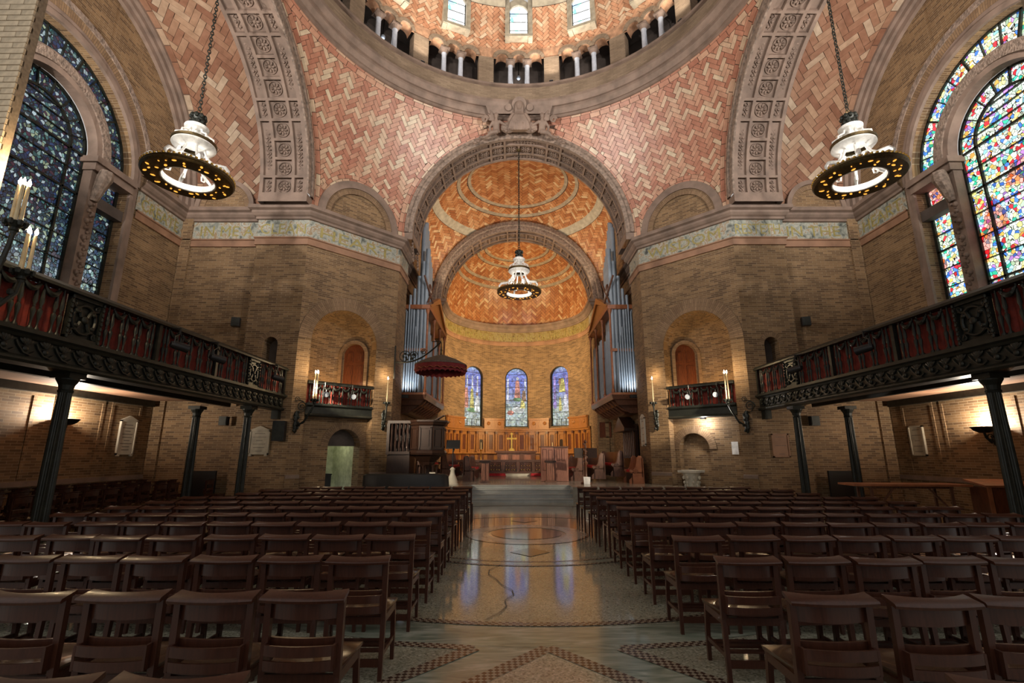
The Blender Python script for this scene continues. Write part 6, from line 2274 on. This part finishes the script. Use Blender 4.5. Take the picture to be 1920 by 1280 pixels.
# book-stand lectern on slender carved pole
t = thing('lectern', 'slender carved lectern with two dark book boards right of the steps', 'lectern', (2.45, 18.9, CF))
MB().lathe([(0.0, 0.0), (0.2, 0.0), (0.19, 0.06), (0.1, 0.12), (0.08, 0.2), (0.05, 0.3), (0.05, 0.7), (0.08, 0.76), (0.04, 0.82), (0.035, 1.1), (0.06, 1.16), (0.03, 1.22), (0.03, 1.5), (0.05, 1.56), (0.0, 1.62)], 12).build('pole', M['stall'], t, True)
mb = MB()
for i in range(12):
    mb.blob((0.05 * cos(i * 2.2), 0.05 * sin(i * 2.2), 0.75 + 0.07 * i), (0.045, 0.045, 0.05), 6, 4)
mb.build('carving', M['stall'], t, True)
for q in (-1, 1):
    MB().box((q * 0.24, 0, 1.12), (0.40, 0.03, 0.36), rz=-q * 0.35).build('book_board', M['pulpit'], t)
mb = MB().prism([(-0.11, -0.22, 0.0), (0.11, -0.22, 0.0), (0.13, -0.22, 0.26), (-0.13, -0.22, 0.27)], (0, 0.012, 0))
mb.build('white_cloth', M['paper'], t)
t = thing('music_stand', 'black music stand on a pale carved base beside the pulpit', 'stand', (-2.42, 18.1, CF))
MB().lathe([(0.0, 0.0), (0.22, 0.0), (0.22, 0.05), (0.19, 0.08), (0.17, 0.2), (0.09, 0.38), (0.07, 0.5), (0.1, 0.56), (0.04, 0.62), (0.0, 0.62)], 14).build('base', M['marble_white'], t, True)
MB().tube([(0, 0, 0.6), (0, 0, 1.3)], 0.02, 8).build('pole', M['black'], t, True)
MB().box((0, 0, 1.42), (0.50, 0.03, 0.34), R=Matrix.Rotation(radians(-30), 3, 'X')).box((0, -0.12, 1.28), (0.50, 0.07, 0.02)).build('desk_plate', M['black'], t)
mb = MB().tube([(0, 0, 1.15), (0.05, 0, 1.3)], 0.03, 6)
mb.build('clamp', M['black'], t)
# covered instrument in front of the pulpit
t = thing('covered_instrument', 'long low instrument under a black cloth in front of the pulpit', 'instrument', (-3.75, 16.55, 0))
mb = MB()
N = 40
mb.grid([[(x * 1.32 + (0.0 if z > 0.5 else 0.04 * sin(9 * x + 4 * y)), y * 0.42 + (0.0 if z > 0.5 else 0.03 * sin(11 * x)), z) for (x, y, z) in (((cos(2 * pi * i / N)) * k1, sin(2 * pi * i / N) * k1, z0) for (k1, z0) in ((1.12, 0.02), (1.08, 0.5), (1.05, 0.9), (1.0, 0.95), (0.0, 0.96)))] for i in range(N)], closed=True)
mb.build('black_cloth', M['black'], t, True)
for x in (-1.0, 1.0):
    MB().box((x, 0, 0.4), (0.1, 0.4, 0.8)).build('leg', M['pulpit'], t)
# dark canopied stall against the right wall, carved chair niche
t = thing('canopied_seat', 'dark carved canopied seat against the right chancel wall', 'seat', (4.9, 22.6, CF))
MB().box((0.16, 0, 1.2), (0.12, 2.2, 2.3)).build('back', M['pulpit'], t)
for i in range(7):
    MB().lathe([(0.05, 0.9), (0.035, 1.0), (0.035, 2.0), (0.05, 2.1)], 8, (0.05, -0.95 + 0.316 * i, 0)).build('reed', M['stall'], t, True)
mb = MB().box((-0.08, 0, 2.12), (0.6, 2.3, 0.12))
mb.prism([(-0.35, -1.1, 2.18), (-0.35, 0.0, 2.72), (-0.35, 1.1, 2.18)], (0.55, 0, 0))
mb.build('canopy', M['pulpit'], t)
MB().box((-0.05, 0, 0.44), (0.5, 2.1, 0.08)).box((-0.28, 0, 0.2), (0.05, 2.1, 0.4)).build('seat', M['stall'], t)

# ------------------------------------------------------------------ plaques, paper, capital, speakers
def plaque(label, m4, w, h, mat, lines, pediment=False):
    t = thing('wall_plaque', label, 'plaque')
    t.matrix_local = m4
    MB().box((0, -0.02, 0), (w, 0.04, h)).build('slab', mat, t)
    mb = MB()
    for (x, z, a, b_) in ((-w / 2, 0, 0.04, h + 0.04), (w / 2, 0, 0.04, h + 0.04), (0, -h / 2, w + 0.04, 0.04), (0, h / 2, w + 0.04, 0.04)):
        mb.box((x, -0.03, z), (a, 0.06, b_))
    mb.build('frame', mat, t)
    if pediment:
        MB().prism([(-w / 2 - 0.04, -0.07, h / 2 + 0.02), (w / 2 + 0.04, -0.07, h / 2 + 0.02), (0, -0.07, h / 2 + 0.16)], (0, 0.07, 0)).build('pediment', mat, t)
        MB().box((-w * 0.42, -0.04, -h / 2 - 0.04), (0.08, 0.06, 0.06)).box((w * 0.42, -0.04, -h / 2 - 0.04), (0.08, 0.06, 0.06)).build('foot', mat, t)
    mb = MB()
    for k in range(lines):
        z = h * 0.38 - h * 0.76 * k / max(1, lines - 1)
        ww = w * (0.55 + 0.2 * sin(k * 2.3))
        mb.box((0, -0.041, z), (ww, 0.002, h * 0.018))
    if lines:
        mb.build('engraved_line', M['ink'], t)
    return t


plaque('white marble plaque with a gable on the left wall under the balcony', frame((-XW, 15.28, 2.08), (0, 1, 0), (-1, 0, 0), (0, 0, 1)), 0.62, 0.98, M['marble_white'], 9, True)
plaque('cream plaque on the left pier face below the balcony end', frame((-8.4, C1Y, 1.95), (1, 0, 0), (0, 1, 0), (0, 0, 1)), 0.6, 0.72, M['cream'], 6, True)
plaque('dim plaque on the right pier face below the balcony end', frame((8.3, C1Y, 1.85), (1, 0, 0), (0, 1, 0), (0, 0, 1)), 0.5, 0.7, M['terra'], 3)
plaque('tan plaque on the right wall under the balcony', frame((XW, 15.28, 1.98), (0, -1, 0), (1, 0, 0), (0, 0, 1)), 0.5, 0.85, M['cream'], 5)
plaque('narrow marble memorial on the right chancel jamb', frame((B, 19.55, 2.45), (0, -1, 0), (1, 0, 0), (0, 0, 1)), 0.5, 1.0, M['marble_white'], 4, True)
plaque('dark brown panel on the right apse pier', frame((4.75, 27.0, 2.85), (1, 0, 0), (0, 1, 0), (0, 0, 1)), 0.58, 0.78, M['oak_red'], 0)
f = diag_map(1)
n_ = Vector(f(0, 0, 1)) - Vector(f(0, 0, 0))
dx_ = Vector(f(1, 0, 0)) - Vector(f(0, 0, 0))
t = thing('paper_notice', 'white paper notice fixed in the recess of the right pier', 'notice')
t.matrix_local = frame(Vector(f(2.95, 1.78, 0.34)), dx_, n_, (0, 0, 1))
MB().box((0, -0.004, 0), (0.22, 0.008, 0.42)).build('sheet', M['paper'], t)
t = thing('stone_capital', 'pale carved leaf capital standing in the recess of the right pier', 'capital', f(1.42, 0, 0.18), -pi / 4)
MB().box((0, 0, 0.16), (0.5, 0.5, 0.32)).build('plinth', M['stone'], t)
MB().lathe([(0.2, 0.32), (0.2, 0.36), (0.19, 0.4), (0.22, 0.7), (0.3, 0.92), (0.31, 0.95)], 16).build('bell', M['marble_white'], t, True)
mb = MB()
for k in range(8):
    a = pi / 4 * k
    for (r, z, q) in ((0.22, 0.5, 0.09), (0.25, 0.62, 0.06), (0.28, 0.78, 0.07)):
        mb.blob((r * cos(a + z), r * sin(a + z), z), (0.05, 0.05, q), 6, 5)
mb.build('acanthus_leaf', M['marble_white'], t, True)
MB().box((0, 0, 0.99), (0.68, 0.68, 0.08)).build('abacus', M['marble_white'], t)


def speaker(label, loc, rz, w, d, h):
    t = thing('loudspeaker', label, 'speaker', loc, rz, group='black loudspeakers')
    MB().box((0, 0, 0), (w, d, h)).build('cabinet', M['black'], t)
    MB().box((0, -d / 2 - 0.008, 0), (w * 0.86, 0.016, h * 0.9)).build('grille', M['iron'], t)
    MB().box((0, d / 2 + 0.05, 0), (0.06, 0.12, 0.1)).build('wall_mount', M['black'], t)
    return t


speaker('small black loudspeaker high on the left transept wall', (-9.62, 16.02, 5.92), 0.3, 0.26, 0.2, 0.3)
speaker('small black loudspeaker high on the right transept wall', (9.62, 16.02, 5.94), -0.3, 0.26, 0.2, 0.3)
speaker('large black loudspeaker beside the left pier sconce', (-7.72, 15.9, 2.30), 0.2, 0.36, 0.3, 0.62)
speaker('black loudspeaker under the far end of the left balcony', (-9.55, 15.95, 2.62), 0.1, 0.24, 0.2, 0.28)
speaker('black loudspeaker under the far end of the right balcony', (9.4, 15.95, 2.62), -0.1, 0.26, 0.2, 0.3)
t = thing('black_screen', 'black screen standing on the floor by the left transept wall', 'screen', (-10.0, 15.9, 0))
MB().box((0, 0, 0.62), (0.9, 0.08, 0.9)).build('panel', M['black'], t)
MB().box((0, 0.05, 0.06), (0.7, 0.5, 0.12)).build('foot', M['black'], t)
t = thing('black_screen', 'black screen standing on the floor by the right transept wall', 'screen', (10.0, 15.8, 0))
MB().box((0, 0, 0.6), (0.95, 0.08, 0.95)).build('panel', M['black'], t)
MB().box((0, 0.05, 0.06), (0.7, 0.5, 0.12)).build('foot', M['black'], t)


def stage_light(label, loc, aim, hold, watts=0):
    t = thing('stage_light', label, 'spotlight', loc, group='stage lights on the balconies')
    q = (Vector(aim) - Vector(loc)).to_track_quat('-Z', 'Y').to_matrix()
    MB().lathe([(0.0, 0.16), (0.06, 0.15), (0.085, 0.08), (0.09, -0.16), (0.10, -0.2), (0.095, -0.2)], 14, mat3=q).build('barrel', M['black'], t, True)
    MB().lathe([(0.0, -0.185), (0.09, -0.185), (0.09, -0.19)], 14, mat3=q).build('lens', M['lens'], t, True)
    MB().tube([(0, 0, 0.38), hold], 0.022, 6).build('clamp', M['black'], t)
    MB().tube([(0, 0.12, 0.0), (0, 0.13, 0.18), (0, 0.0, 0.26), (0, -0.13, 0.18), (0, -0.12, 0.0)], 0.014, 5).tube([(0, 0, 0.26), (0, 0, 0.40)], 0.02, 5).build('yoke', M['black'], t)
    if watts:
        lamp('SPOT', 'stage_beam', tuple((Vector(aim) - Vector(loc)).normalized() * 0.25), watts, (1.0, 0.84, 0.62), 0.09, target=tuple(Vector(aim) - Vector(loc)), angle=30, blend=0.8, parent=t)
    return t


for i, y in enumerate((10.35, 11.75, 14.9)):
    stage_light(('nearest', 'middle', 'farthest')[i] + ' black stage light clamped to the left balcony rail', (-7.50, y, 3.86), (0.5, (22, 28, 31)[i], 1.6), (-0.178, 0, 0.40), POWER['stage'])
for i, y in enumerate((10.6, 13.3)):
    stage_light(('nearer', 'farther')[i] + ' black stage light clamped to the right balcony rail', (7.50, y, 3.86), (-0.5, (23, 30)[i], 1.6), (0.178, 0, 0.40), POWER['stage'])
for s in (-1, 1):
    f = diag_map(s)
    for i, u in enumerate((2.75, 1.75)):
        stage_light(('outer', 'inner')[i] + f' stage light on the small {SIDE[s]} niche balcony', f(u, 3.56, -0.24), (0.4 * s, 9, 2.0), (s * 0.16, 0.16, 0.38))

# ------------------------------------------------------------------ keystone sculpture over the chancel arch
def remeshed(mb, voxel, name, mat, parent):
    o = mb.build('tmp', mat)
    md = o.modifiers.new('r', 'REMESH')
    md.mode = 'VOXEL'
    md.voxel_size = voxel
    dg = bpy.context.evaluated_depsgraph_get()
    me = bpy.data.meshes.new_from_object(o.evaluated_get(dg))
    bpy.data.objects.remove(o)
    me.polygons.foreach_set('use_smooth', [True] * len(me.polygons))
    me.materials.clear()
    me.materials.append(mat)
    return link(name, me, parent)


t = thing('keystone_sculpture', 'carved stone bust with halo between two winged figures above the chancel arch', 'sculpture', (0, AY - 0.52, 14.84))
t.rotation_euler = (radians(24), 0, 0)
t.scale = (1.12, 1.12, 1.15)
rx = lambda a: Matrix.Rotation(a, 3, 'X')
ry = lambda a: Matrix.Rotation(a, 3, 'Y')
mb = MB()
mb.blob((0, 0, 0.86), (0.125, 0.13, 0.16), 14, 10)
mb.blob((0, -0.115, 0.85), (0.022, 0.04, 0.045), 8, 6)
mb.blob((0, 0.02, 0.90), (0.15, 0.12, 0.15), 12, 8)
for q in (-1, 1):
    mb.blob((q * 0.13, 0.02, 0.74), (0.05, 0.08, 0.2), 8, 6)
    mb.blob((q * 0.045, -0.105, 0.895), (0.03, 0.02, 0.015), 6, 4)
    mb.tube([(q * 0.2, 0.0, 0.58), (q * 0.36, -0.06, 0.36), (q * 0.3, -0.14, 0.16), (q * 0.08, -0.18, 0.12)], [0.10, 0.095, 0.08, 0.05], 8)
    mb.blob((q * 0.42, 0.0, 0.12), (0.28, 0.14, 0.2), 10, 7)
mb.lathe([(0.0, 0.0), (0.52, 0.0), (0.5, 0.12), (0.38, 0.35), (0.27, 0.56), (0.12, 0.68), (0.08, 0.76), (0.0, 0.76)], 18, sy=0.45)
for i in range(9):
    a = -0.9 + 0.225 * i
    mb.tube([(0.2 * sin(a), -0.13, 0.55), (0.40 * sin(a), -0.2, 0.3), (0.52 * sin(a), -0.22, 0.02)], 0.03, 5)
remeshed(mb, 0.02, 'bust', M['stone'], t)
MB().lathe([(0.0, 0.0), (0.24, 0.0), (0.27, -0.03), (0.28, 0.0), (0.27, 0.05), (0.0, 0.05)], 24, (0, 0.12, 0.93), mat3=rx(pi / 2)).build('halo', M['stone'], t, True)
for q in (-1, 1):
    mb = MB()
    x = q * 0.86
    mb.blob((x, 0.02, 0.52), (0.085, 0.09, 0.11), 10, 8)
    mb.blob((x, 0.03, 0.55), (0.10, 0.08, 0.09), 8, 6)
    mb.lathe([(0.0, -0.06), (0.16, -0.05), (0.13, 0.12), (0.12, 0.3), (0.05, 0.42), (0.0, 0.42)], 12, (x, 0, 0), sy=0.7)
    mb.tube([(x - q * 0.1, 0, 0.34), (x - q * 0.28, -0.08, 0.22), (x - q * 0.4, -0.12, 0.16)], [0.06, 0.055, 0.04], 7)
    mb.tube([(x + q * 0.1, 0, 0.34), (x + q * 0.24, -0.05, 0.14), (x + q * 0.22, -0.1, -0.05)], [0.06, 0.055, 0.04], 7)
    mb.tube([(x - q * 0.05, -0.05, -0.02), (x + q * 0.2, -0.12, -0.08), (x + q * 0.38, -0.05, -0.2)], [0.09, 0.07, 0.05], 7)
    for k in range(4):
        mb.tube([(x + q * 0.06, 0.08, 0.36), (x + q * (0.16 + 0.05 * k), 0.1, 0.62 - 0.06 * k), (x + q * (0.24 + 0.09 * k), 0.1, 0.74 - 0.14 * k)], [0.05, 0.055, 0.02], 6)
    remeshed(mb, 0.02, 'winged_figure', M['stone'], t)
    mb = MB()
    mb.tube([(q * 1.28 + 0.13 * (1 - a / 14) * cos(a), 0.02, 0.42 + 0.13 * (1 - a / 14) * sin(a)) for a in [i * 0.45 for i in range(24)]], 0.035, 6)
    for k in range(7):
        mb.blob((q * (1.0 + 0.11 * k), -0.03, -0.05 - 0.055 * k + 0.05 * sin(k * 2)), (0.09, 0.07, 0.055), 7, 5)
    for k in range(5):
        mb.blob((q * (0.35 + 0.07 * k), -0.1, 0.02 + 0.04 * sin(k * 2.2)), (0.06, 0.06, 0.05), 7, 5)
    mb.build('scroll_foliage', M['stone'], t, True)
    MB().lathe([(0.0, -0.06), (0.11, -0.03), (0.13, 0.0), (0.12, 0.04), (0.0, 0.05)], 14, (q * 0.4, 0.06, 0.82), mat3=rx(pi / 2)).build('roundel', M['stone'], t, True)
MB().prism([(-1.15, 0.1, 0.62), (1.15, 0.1, 0.62), (1.25, 0.1, 0.9), (-1.25, 0.1, 0.9)], (0, 0.15, 0)).build('backing_block', M['stone'], t)

# added fill floods, unseen behind the organ cases, that wash the apse
for s in (-1, 1):
    for i, z in enumerate((4.6, 6.3)):
        t = thing('added_apse_flood', f'{"lower" if i == 0 else "upper"} added shaded fill lamp behind the {SIDE[s]} organ case', 'lamp', (s * 4.55, 26.62, z), group='added flood lamps behind the organ cases')
        MB().box((s * 0.14, -0.1, 0), (0.2, 0.06, 0.3)).box((s * 0.1, -0.02, 0.16), (0.2, 0.2, 0.02)).build('shade', M['black'], t)
        MB().box((s * 0.42, -0.1, 0), (0.44, 0.05, 0.05)).build('wall_arm', M['black'], t)
        lamp('SPOT', 'added_apse_light', (-s * 0.05, 0.22, 0), POWER['apse'], (1.0, 0.70, 0.34), 0.12, target=(-s * 4.6, 4.6, 0.2 if i == 0 else 2.6), angle=96, blend=0.8, parent=t)
# added, unseen flood lamps on the cornice to brighten the opposite vaults
CFL = []
for s in (-1, 1):
    sd = SIDE[s]
    CFL += [((s * 6.95, 6.9, 10.24), (-s * 5.2, 17.2, 14.2), f'added fill lamp on the cornice of the near {sd} pier', 'cornice', 95),
            ((s * 10.7, 6.5, 10.24), (s * 10.4, 14.6, 14.0), f'added fill lamp on the near cornice of the {sd} transept', 'vault', 110),
            ((s * 8.4, 6.75, 10.24), (s * 8.3, 15.0, 13.2), f'added fill lamp at the near foot of the {sd} transept arch', 'vault', 100),
            ((s * 4.98, 26.2, 10.24), (-s * 1.5, 22.5, 15.5), f'added fill lamp on the cornice of the {sd} chancel wall', 'chancel', 130)]
POWER['vault'] = POWER['cornice'] * 0.42
for loc, aim, lab, k, ang in CFL:
    t = thing('added_cornice_flood', lab, 'lamp', loc, group='added flood lamps on the cornices')
    MB().box((0, 0, 0.05), (0.16, 0.16, 0.1)).build('housing', M['black'], t)
    MB().box((0, 0, 0.106), (0.12, 0.12, 0.012)).build('lens', M['lens'], t)
    p = Vector(loc) + Vector((0, 0, 0.17))
    lamp('SPOT', 'added_cornice_light', (0, 0, 0.17), POWER[k], (1.0, 0.93, 0.86) if k != 'chancel' else (1.0, 0.8, 0.55), 0.08, target=Vector(aim) - p + Vector((0, 0, 0.17)), angle=ang, blend=0.9, parent=t)
# added fill floods on the gallery ledge, put in to brighten the dome
for b in range(-6, 8, 2):
    a = radians(22.5) * (b + 0.5)
    t = thing('added_ledge_flood', f'small added fill lamp on the dome ledge, {["left of", "right of"][b >= 0]} centre, bay {["one", "two", "three", "four", "five", "six", "seven"][abs(b if b >= 0 else b + 1)]}', 'lamp', (7.12 * sin(a), YC + 7.12 * cos(a), 17.12), -a, group='added flood lamps on the dome ledge')
    MB().box((0, 0, 0.05), (0.16, 0.1, 0.1)).build('housing', M['black'], t)
    MB().box((0, -0.01, 0.105), (0.12, 0.07, 0.012)).build('lens', M['lens'], t)
    lamp('SPOT', 'added_dome_light', (0, -0.1, 0.16), POWER['dome'], (1.0, 0.90, 0.78), 0.06, target=(0, -2.6, 3.4), angle=150, blend=1.0, parent=t)

# ------------------------------------------------------------------ chairs
def arc_slab(w, bow, d, z0, z1, y, n=10, lean=0.0, grow=0.0):
    """slab curved in plan: bows towards -y by bow in the middle"""
    mb = MB()
    P = []
    for i in range(n + 1):
        u = -1 + 2 * i / n
        yc = y - bow * (1 - u * u)
        x = u * w / 2
        P.append([(x, yc + d / 2, z0), (x * (1 + grow), yc - d / 2, z0 - lean), (x * (1 + grow), yc - d / 2, z1 - lean), (x, yc + d / 2, z1), (x, yc + d / 2, z0)])
    mb.grid(P)
    for q in (0, n):
        mb.face(P[q][:4])
    return mb


def chair_parts():
    parts = []
    add = lambda name, mb, mat, sm=False: parts.append((name, mb.mesh(name, M[mat], sm), None))
    # crest cap: flat sloping ledge on top of the back
    mb = MB()
    P = []
    for i in range(15):
        u = -1 + 2 * i / 14
        x = u * 0.236
        yf, yn = -0.145 - 0.062 * (1 - u * u), -0.258 - 0.016 * (1 - u * u)
        zf = 0.838 + 0.004 * u * u
        P.append([(x * 0.96, yf, zf - 0.02), (x, yn, zf - 0.046), (x, yn - 0.004, zf - 0.032), (x, yn + 0.004, zf - 0.022), (x * 0.96, yf, zf), (x * 0.96, yf, zf - 0.02)])
    mb.grid(P)
    for q in (0, 14):
        mb.face(P[q][:5])
    add('crest_cap', mb, 'wood', True)
    add('back_panel', arc_slab(0.40, 0.05, 0.022, 0.70, 0.81, -0.172, 12), 'wood', True)
    add('back_slat', arc_slab(0.40, 0.03, 0.02, 0.535, 0.60, -0.165, 10), 'wood', True)
    for z0, z1 in ((0.53, 0.583), (0.462, 0.508)):
        add('book_rack_slat', arc_slab(0.385, 0.03, 0.014, z0, z1, -0.245, 10), 'wood', True)
    mb = arc_slab(0.37, 0.03, 0.085, 0.455, 0.465, -0.205, 8)
    for q in (-1, 1):
        mb.box((q * 0.192, -0.21, 0.52), (0.014, 0.09, 0.125))
    add('book_rack', mb, 'wood')
    # saddle seat
    mb = MB()
    n = 12
    P = []
    for i in range(n + 1):
        u = -1 + 2 * i / n
        row = []
        for j in range(n + 1):
            v = -1 + 2 * j / n
            hw = 0.215 + 0.012 * v
            dish = 0.020 * max(0.0, 1 - (u * u * 1.25 + (v + 0.1) ** 2 * 1.3)) ** 0.6
            row.append((u * hw, 0.015 + v * 0.195, 0.452 - dish - 0.004 * (v ** 4)))
        P.append(row)
    mb.grid(P)
    edge = [P[i][0] for i in range(n + 1)] + [P[n][j] for j in range(1, n + 1)] + [P[i][n] for i in range(n - 1, -1, -1)] + [P[0][j] for j in range(n - 1, 0, -1)]
    k = len(edge)
    for i in range(k):
        a, b_ = edge[i], edge[(i + 1) % k]
        mb.face([a, b_, (b_[0] * 0.97, b_[1] * 0.97, 0.425), (a[0] * 0.97, a[1] * 0.97, 0.425)])
    mb.face([(p[0] * 0.97, p[1] * 0.97, 0.425) for p in edge])
    add('seat', mb, 'seat_wood', True)

    def post(x0, y0, x1, y1, z1, w):
        m = MB()
        vs = []
        for (x, y, z, ww) in ((x0, y0, 0.0, w * 0.8), (x0 * 0.5 + x1 * 0.5, y0 * 0.5 + y1 * 0.5 + 0.012, z1 * 0.5, w), (x1, y1, z1, w)):
            vs += [(x - ww / 2, y - ww / 2, z), (x + ww / 2, y - ww / 2, z), (x + ww / 2, y + ww / 2, z), (x - ww / 2, y + ww / 2, z)]
        m.idx(vs, [(3, 2, 1, 0), (8, 9, 10, 11)] + [(b0 + i, b0 + (i + 1) % 4, b0 + 4 + (i + 1) % 4, b0 + 4 + i) for b0 in (0, 4) for i in range(4)])
        return m
    for q in (-1, 1):
        add('leg', post(q * 0.205, -0.215, q * 0.205, -0.19, 0.82, 0.036), 'wood')
        add('leg', post(q * 0.205, 0.185, q * 0.2, 0.17, 0.43, 0.034), 'wood')
        add('side_stretcher', MB().box((q * 0.205, -0.015, 0.17), (0.02, 0.37, 0.03)), 'wood')
        add('side_rail', MB().box((q * 0.205, -0.01, 0.40), (0.022, 0.36, 0.05)), 'wood')
    add('rear_rail', MB().box((0, -0.2, 0.40), (0.39, 0.022, 0.05)), 'wood')
    add('front_rail', MB().box((0, 0.172, 0.40), (0.39, 0.022, 0.05)), 'wood')
    for y, z in ((-0.12, 0.175), (0.0, 0.17), (0.11, 0.165)):
        add('shelf_slat', MB().box((0, y, z), (0.4, 0.05, 0.014)), 'wood')
    add('front_stretcher', MB().box((0, 0.178, 0.13), (0.39, 0.02, 0.04)), 'wood')
    add('rear_stretcher', MB().box((0, -0.205, 0.12), (0.39, 0.02, 0.05)), 'wood')
    return parts


CHAIR = chair_parts()
FAR = {'crest_cap', 'back_panel', 'back_slat', 'seat', 'leg', 'book_rack_slat'}
ORD = ['first', 'second', 'third', 'fourth', 'fifth', 'sixth', 'seventh', 'eighth', 'ninth', 'tenth', 'eleventh', 'twelfth', 'thirteenth', 'fourteenth']


def chair(label, x, y, rz, group, far=False):
    t = thing('chapel_chair', label, 'chair', (x, y, 0), rz, group)
    for name, me, _ in CHAIR:
        if far and name not in FAR:
            continue
        link(name, me, t)
    return t


ROWS = [1.86, 2.92, 3.93, 4.92, 5.85, 6.72, 7.55, 8.40, 9.25, 10.15, 11.05, 11.95]
for s in (-1, 1):
    side = SIDE[s]
    for r, d in enumerate(ROWS):
        zc = d * 0.975 - 0.17
        for k in range(10):
            x = s * (1.46 + 0.512 * k)
            px = 960 + 921 * (x + 0.3) / zc
            if not (-260 < px < 2180):
                continue
            if d < 6.3 and abs(x) > 4.5 + max(0, d - 3.4):
                continue
            if d > 10 and k > 8:
                continue
            if d > 3.5 and r > 10 and k > 7:
                continue
            yy = d + 0.22 + (0.06 if s < 0 else 0) + RND.uniform(-0.03, 0.03)
            lab = f'dark wooden chapel chair, {ORD[k]} from the aisle in the {(ORD[r] + " nearest") if r else "nearest"} row on the {side}'
            chair(lab, x + RND.uniform(-0.012, 0.012), yy, RND.uniform(-0.035, 0.035), f'rows of chairs {side} of the aisle', d > 8.0)
for j, x in enumerate((-9.15, -10.25, -11.2)):
    for k in range(13):
        y = 8.95 + 0.525 * k
        if abs(x + 9.5) < 0.6 and abs(y - 14.45) < 0.62:
            continue
        chair(f'dark chapel chair under the left balcony, {ORD[k]} along the {["front", "middle", "wall-side"][j]} row', x + RND.uniform(-0.03, 0.03), y + RND.uniform(-0.02, 0.02), -pi / 2 + 0.12 + RND.uniform(-0.05, 0.05), 'chairs under the left balcony', False)

# ------------------------------------------------------------------ table and cabinet under the right balcony
t = thing('trestle_table', 'long wooden trestle table under the right balcony', 'table', (8.95, 12.1, 0), -0.12)
MB().box((0, 0, 0.885), (2.5, 0.75, 0.045)).build('table_top', M['copper'], t)
for x in (-0.85, 0.85):
    for y in (-0.28, 0.28):
        MB().box((x, y, 0.43), (0.05, 0.05, 0.87)).build('leg', M['stall'], t)
    MB().box((x, 0, 0.84), (0.06, 0.64, 0.05)).build('cross_bar', M['stall'], t)
    q = -1 if x > 0 else 1
    MB().box((x + q * 0.25, -0.28, 0.55), (0.04, 0.03, 0.75), R=Matrix.Rotation(q * 0.7, 3, 'Y')).build('brace', M['stall'], t)
MB().box((0, -0.28, 0.84), (1.7, 0.03, 0.06)).build('apron', M['stall'], t)
t = thing('wooden_cabinet', 'dark wooden cabinet with sloping top beside the trestle table', 'cabinet', (10.75, 11.55, 0), -0.2)
MB().box((0, 0, 0.44), (0.9, 0.6, 0.86)).build('body', M['oak_red'], t)
MB().prism([(-0.52, -0.36, 0.87), (0.52, -0.36, 0.87), (0.52, 0.36, 0.98), (-0.52, 0.36, 0.98)], (0, 0, 0.04)).build('sloping_top', M['copper'], t)
for x in (-0.43, 0.43):
    MB().box((x, -0.31, 0.44), (0.07, 0.04, 0.86)).build('corner_post', M['copper'], t)
for x in (-0.2, 0.2):
    d = MB().box((x, -0.305, 0.45), (0.34, 0.02, 0.7)).build('door', M['oak_red'], t)
    MB().blob((x * 0.3, -0.33, 0.5), (0.02, 0.02, 0.02), 8, 6).build('knob', M['gold'], d, True)
t = thing('wooden_bench', 'low dark bench by the right wall behind the near column', 'bench', (11.4, 9.9, 0), pi / 2)
MB().box((0, 0, 0.44), (1.8, 0.4, 0.05)).build('seat', M['wood'], t)
MB().box((0, -0.2, 0.75), (1.8, 0.04, 0.3)).build('backrest', M['wood'], t)
for x in (-0.8, 0.8):
    MB().box((x, 0, 0.21), (0.06, 0.38, 0.42)).build('leg', M['wood'], t)
    MB().box((x, -0.2, 0.6), (0.05, 0.04, 0.34)).build('leg', M['wood'], t)
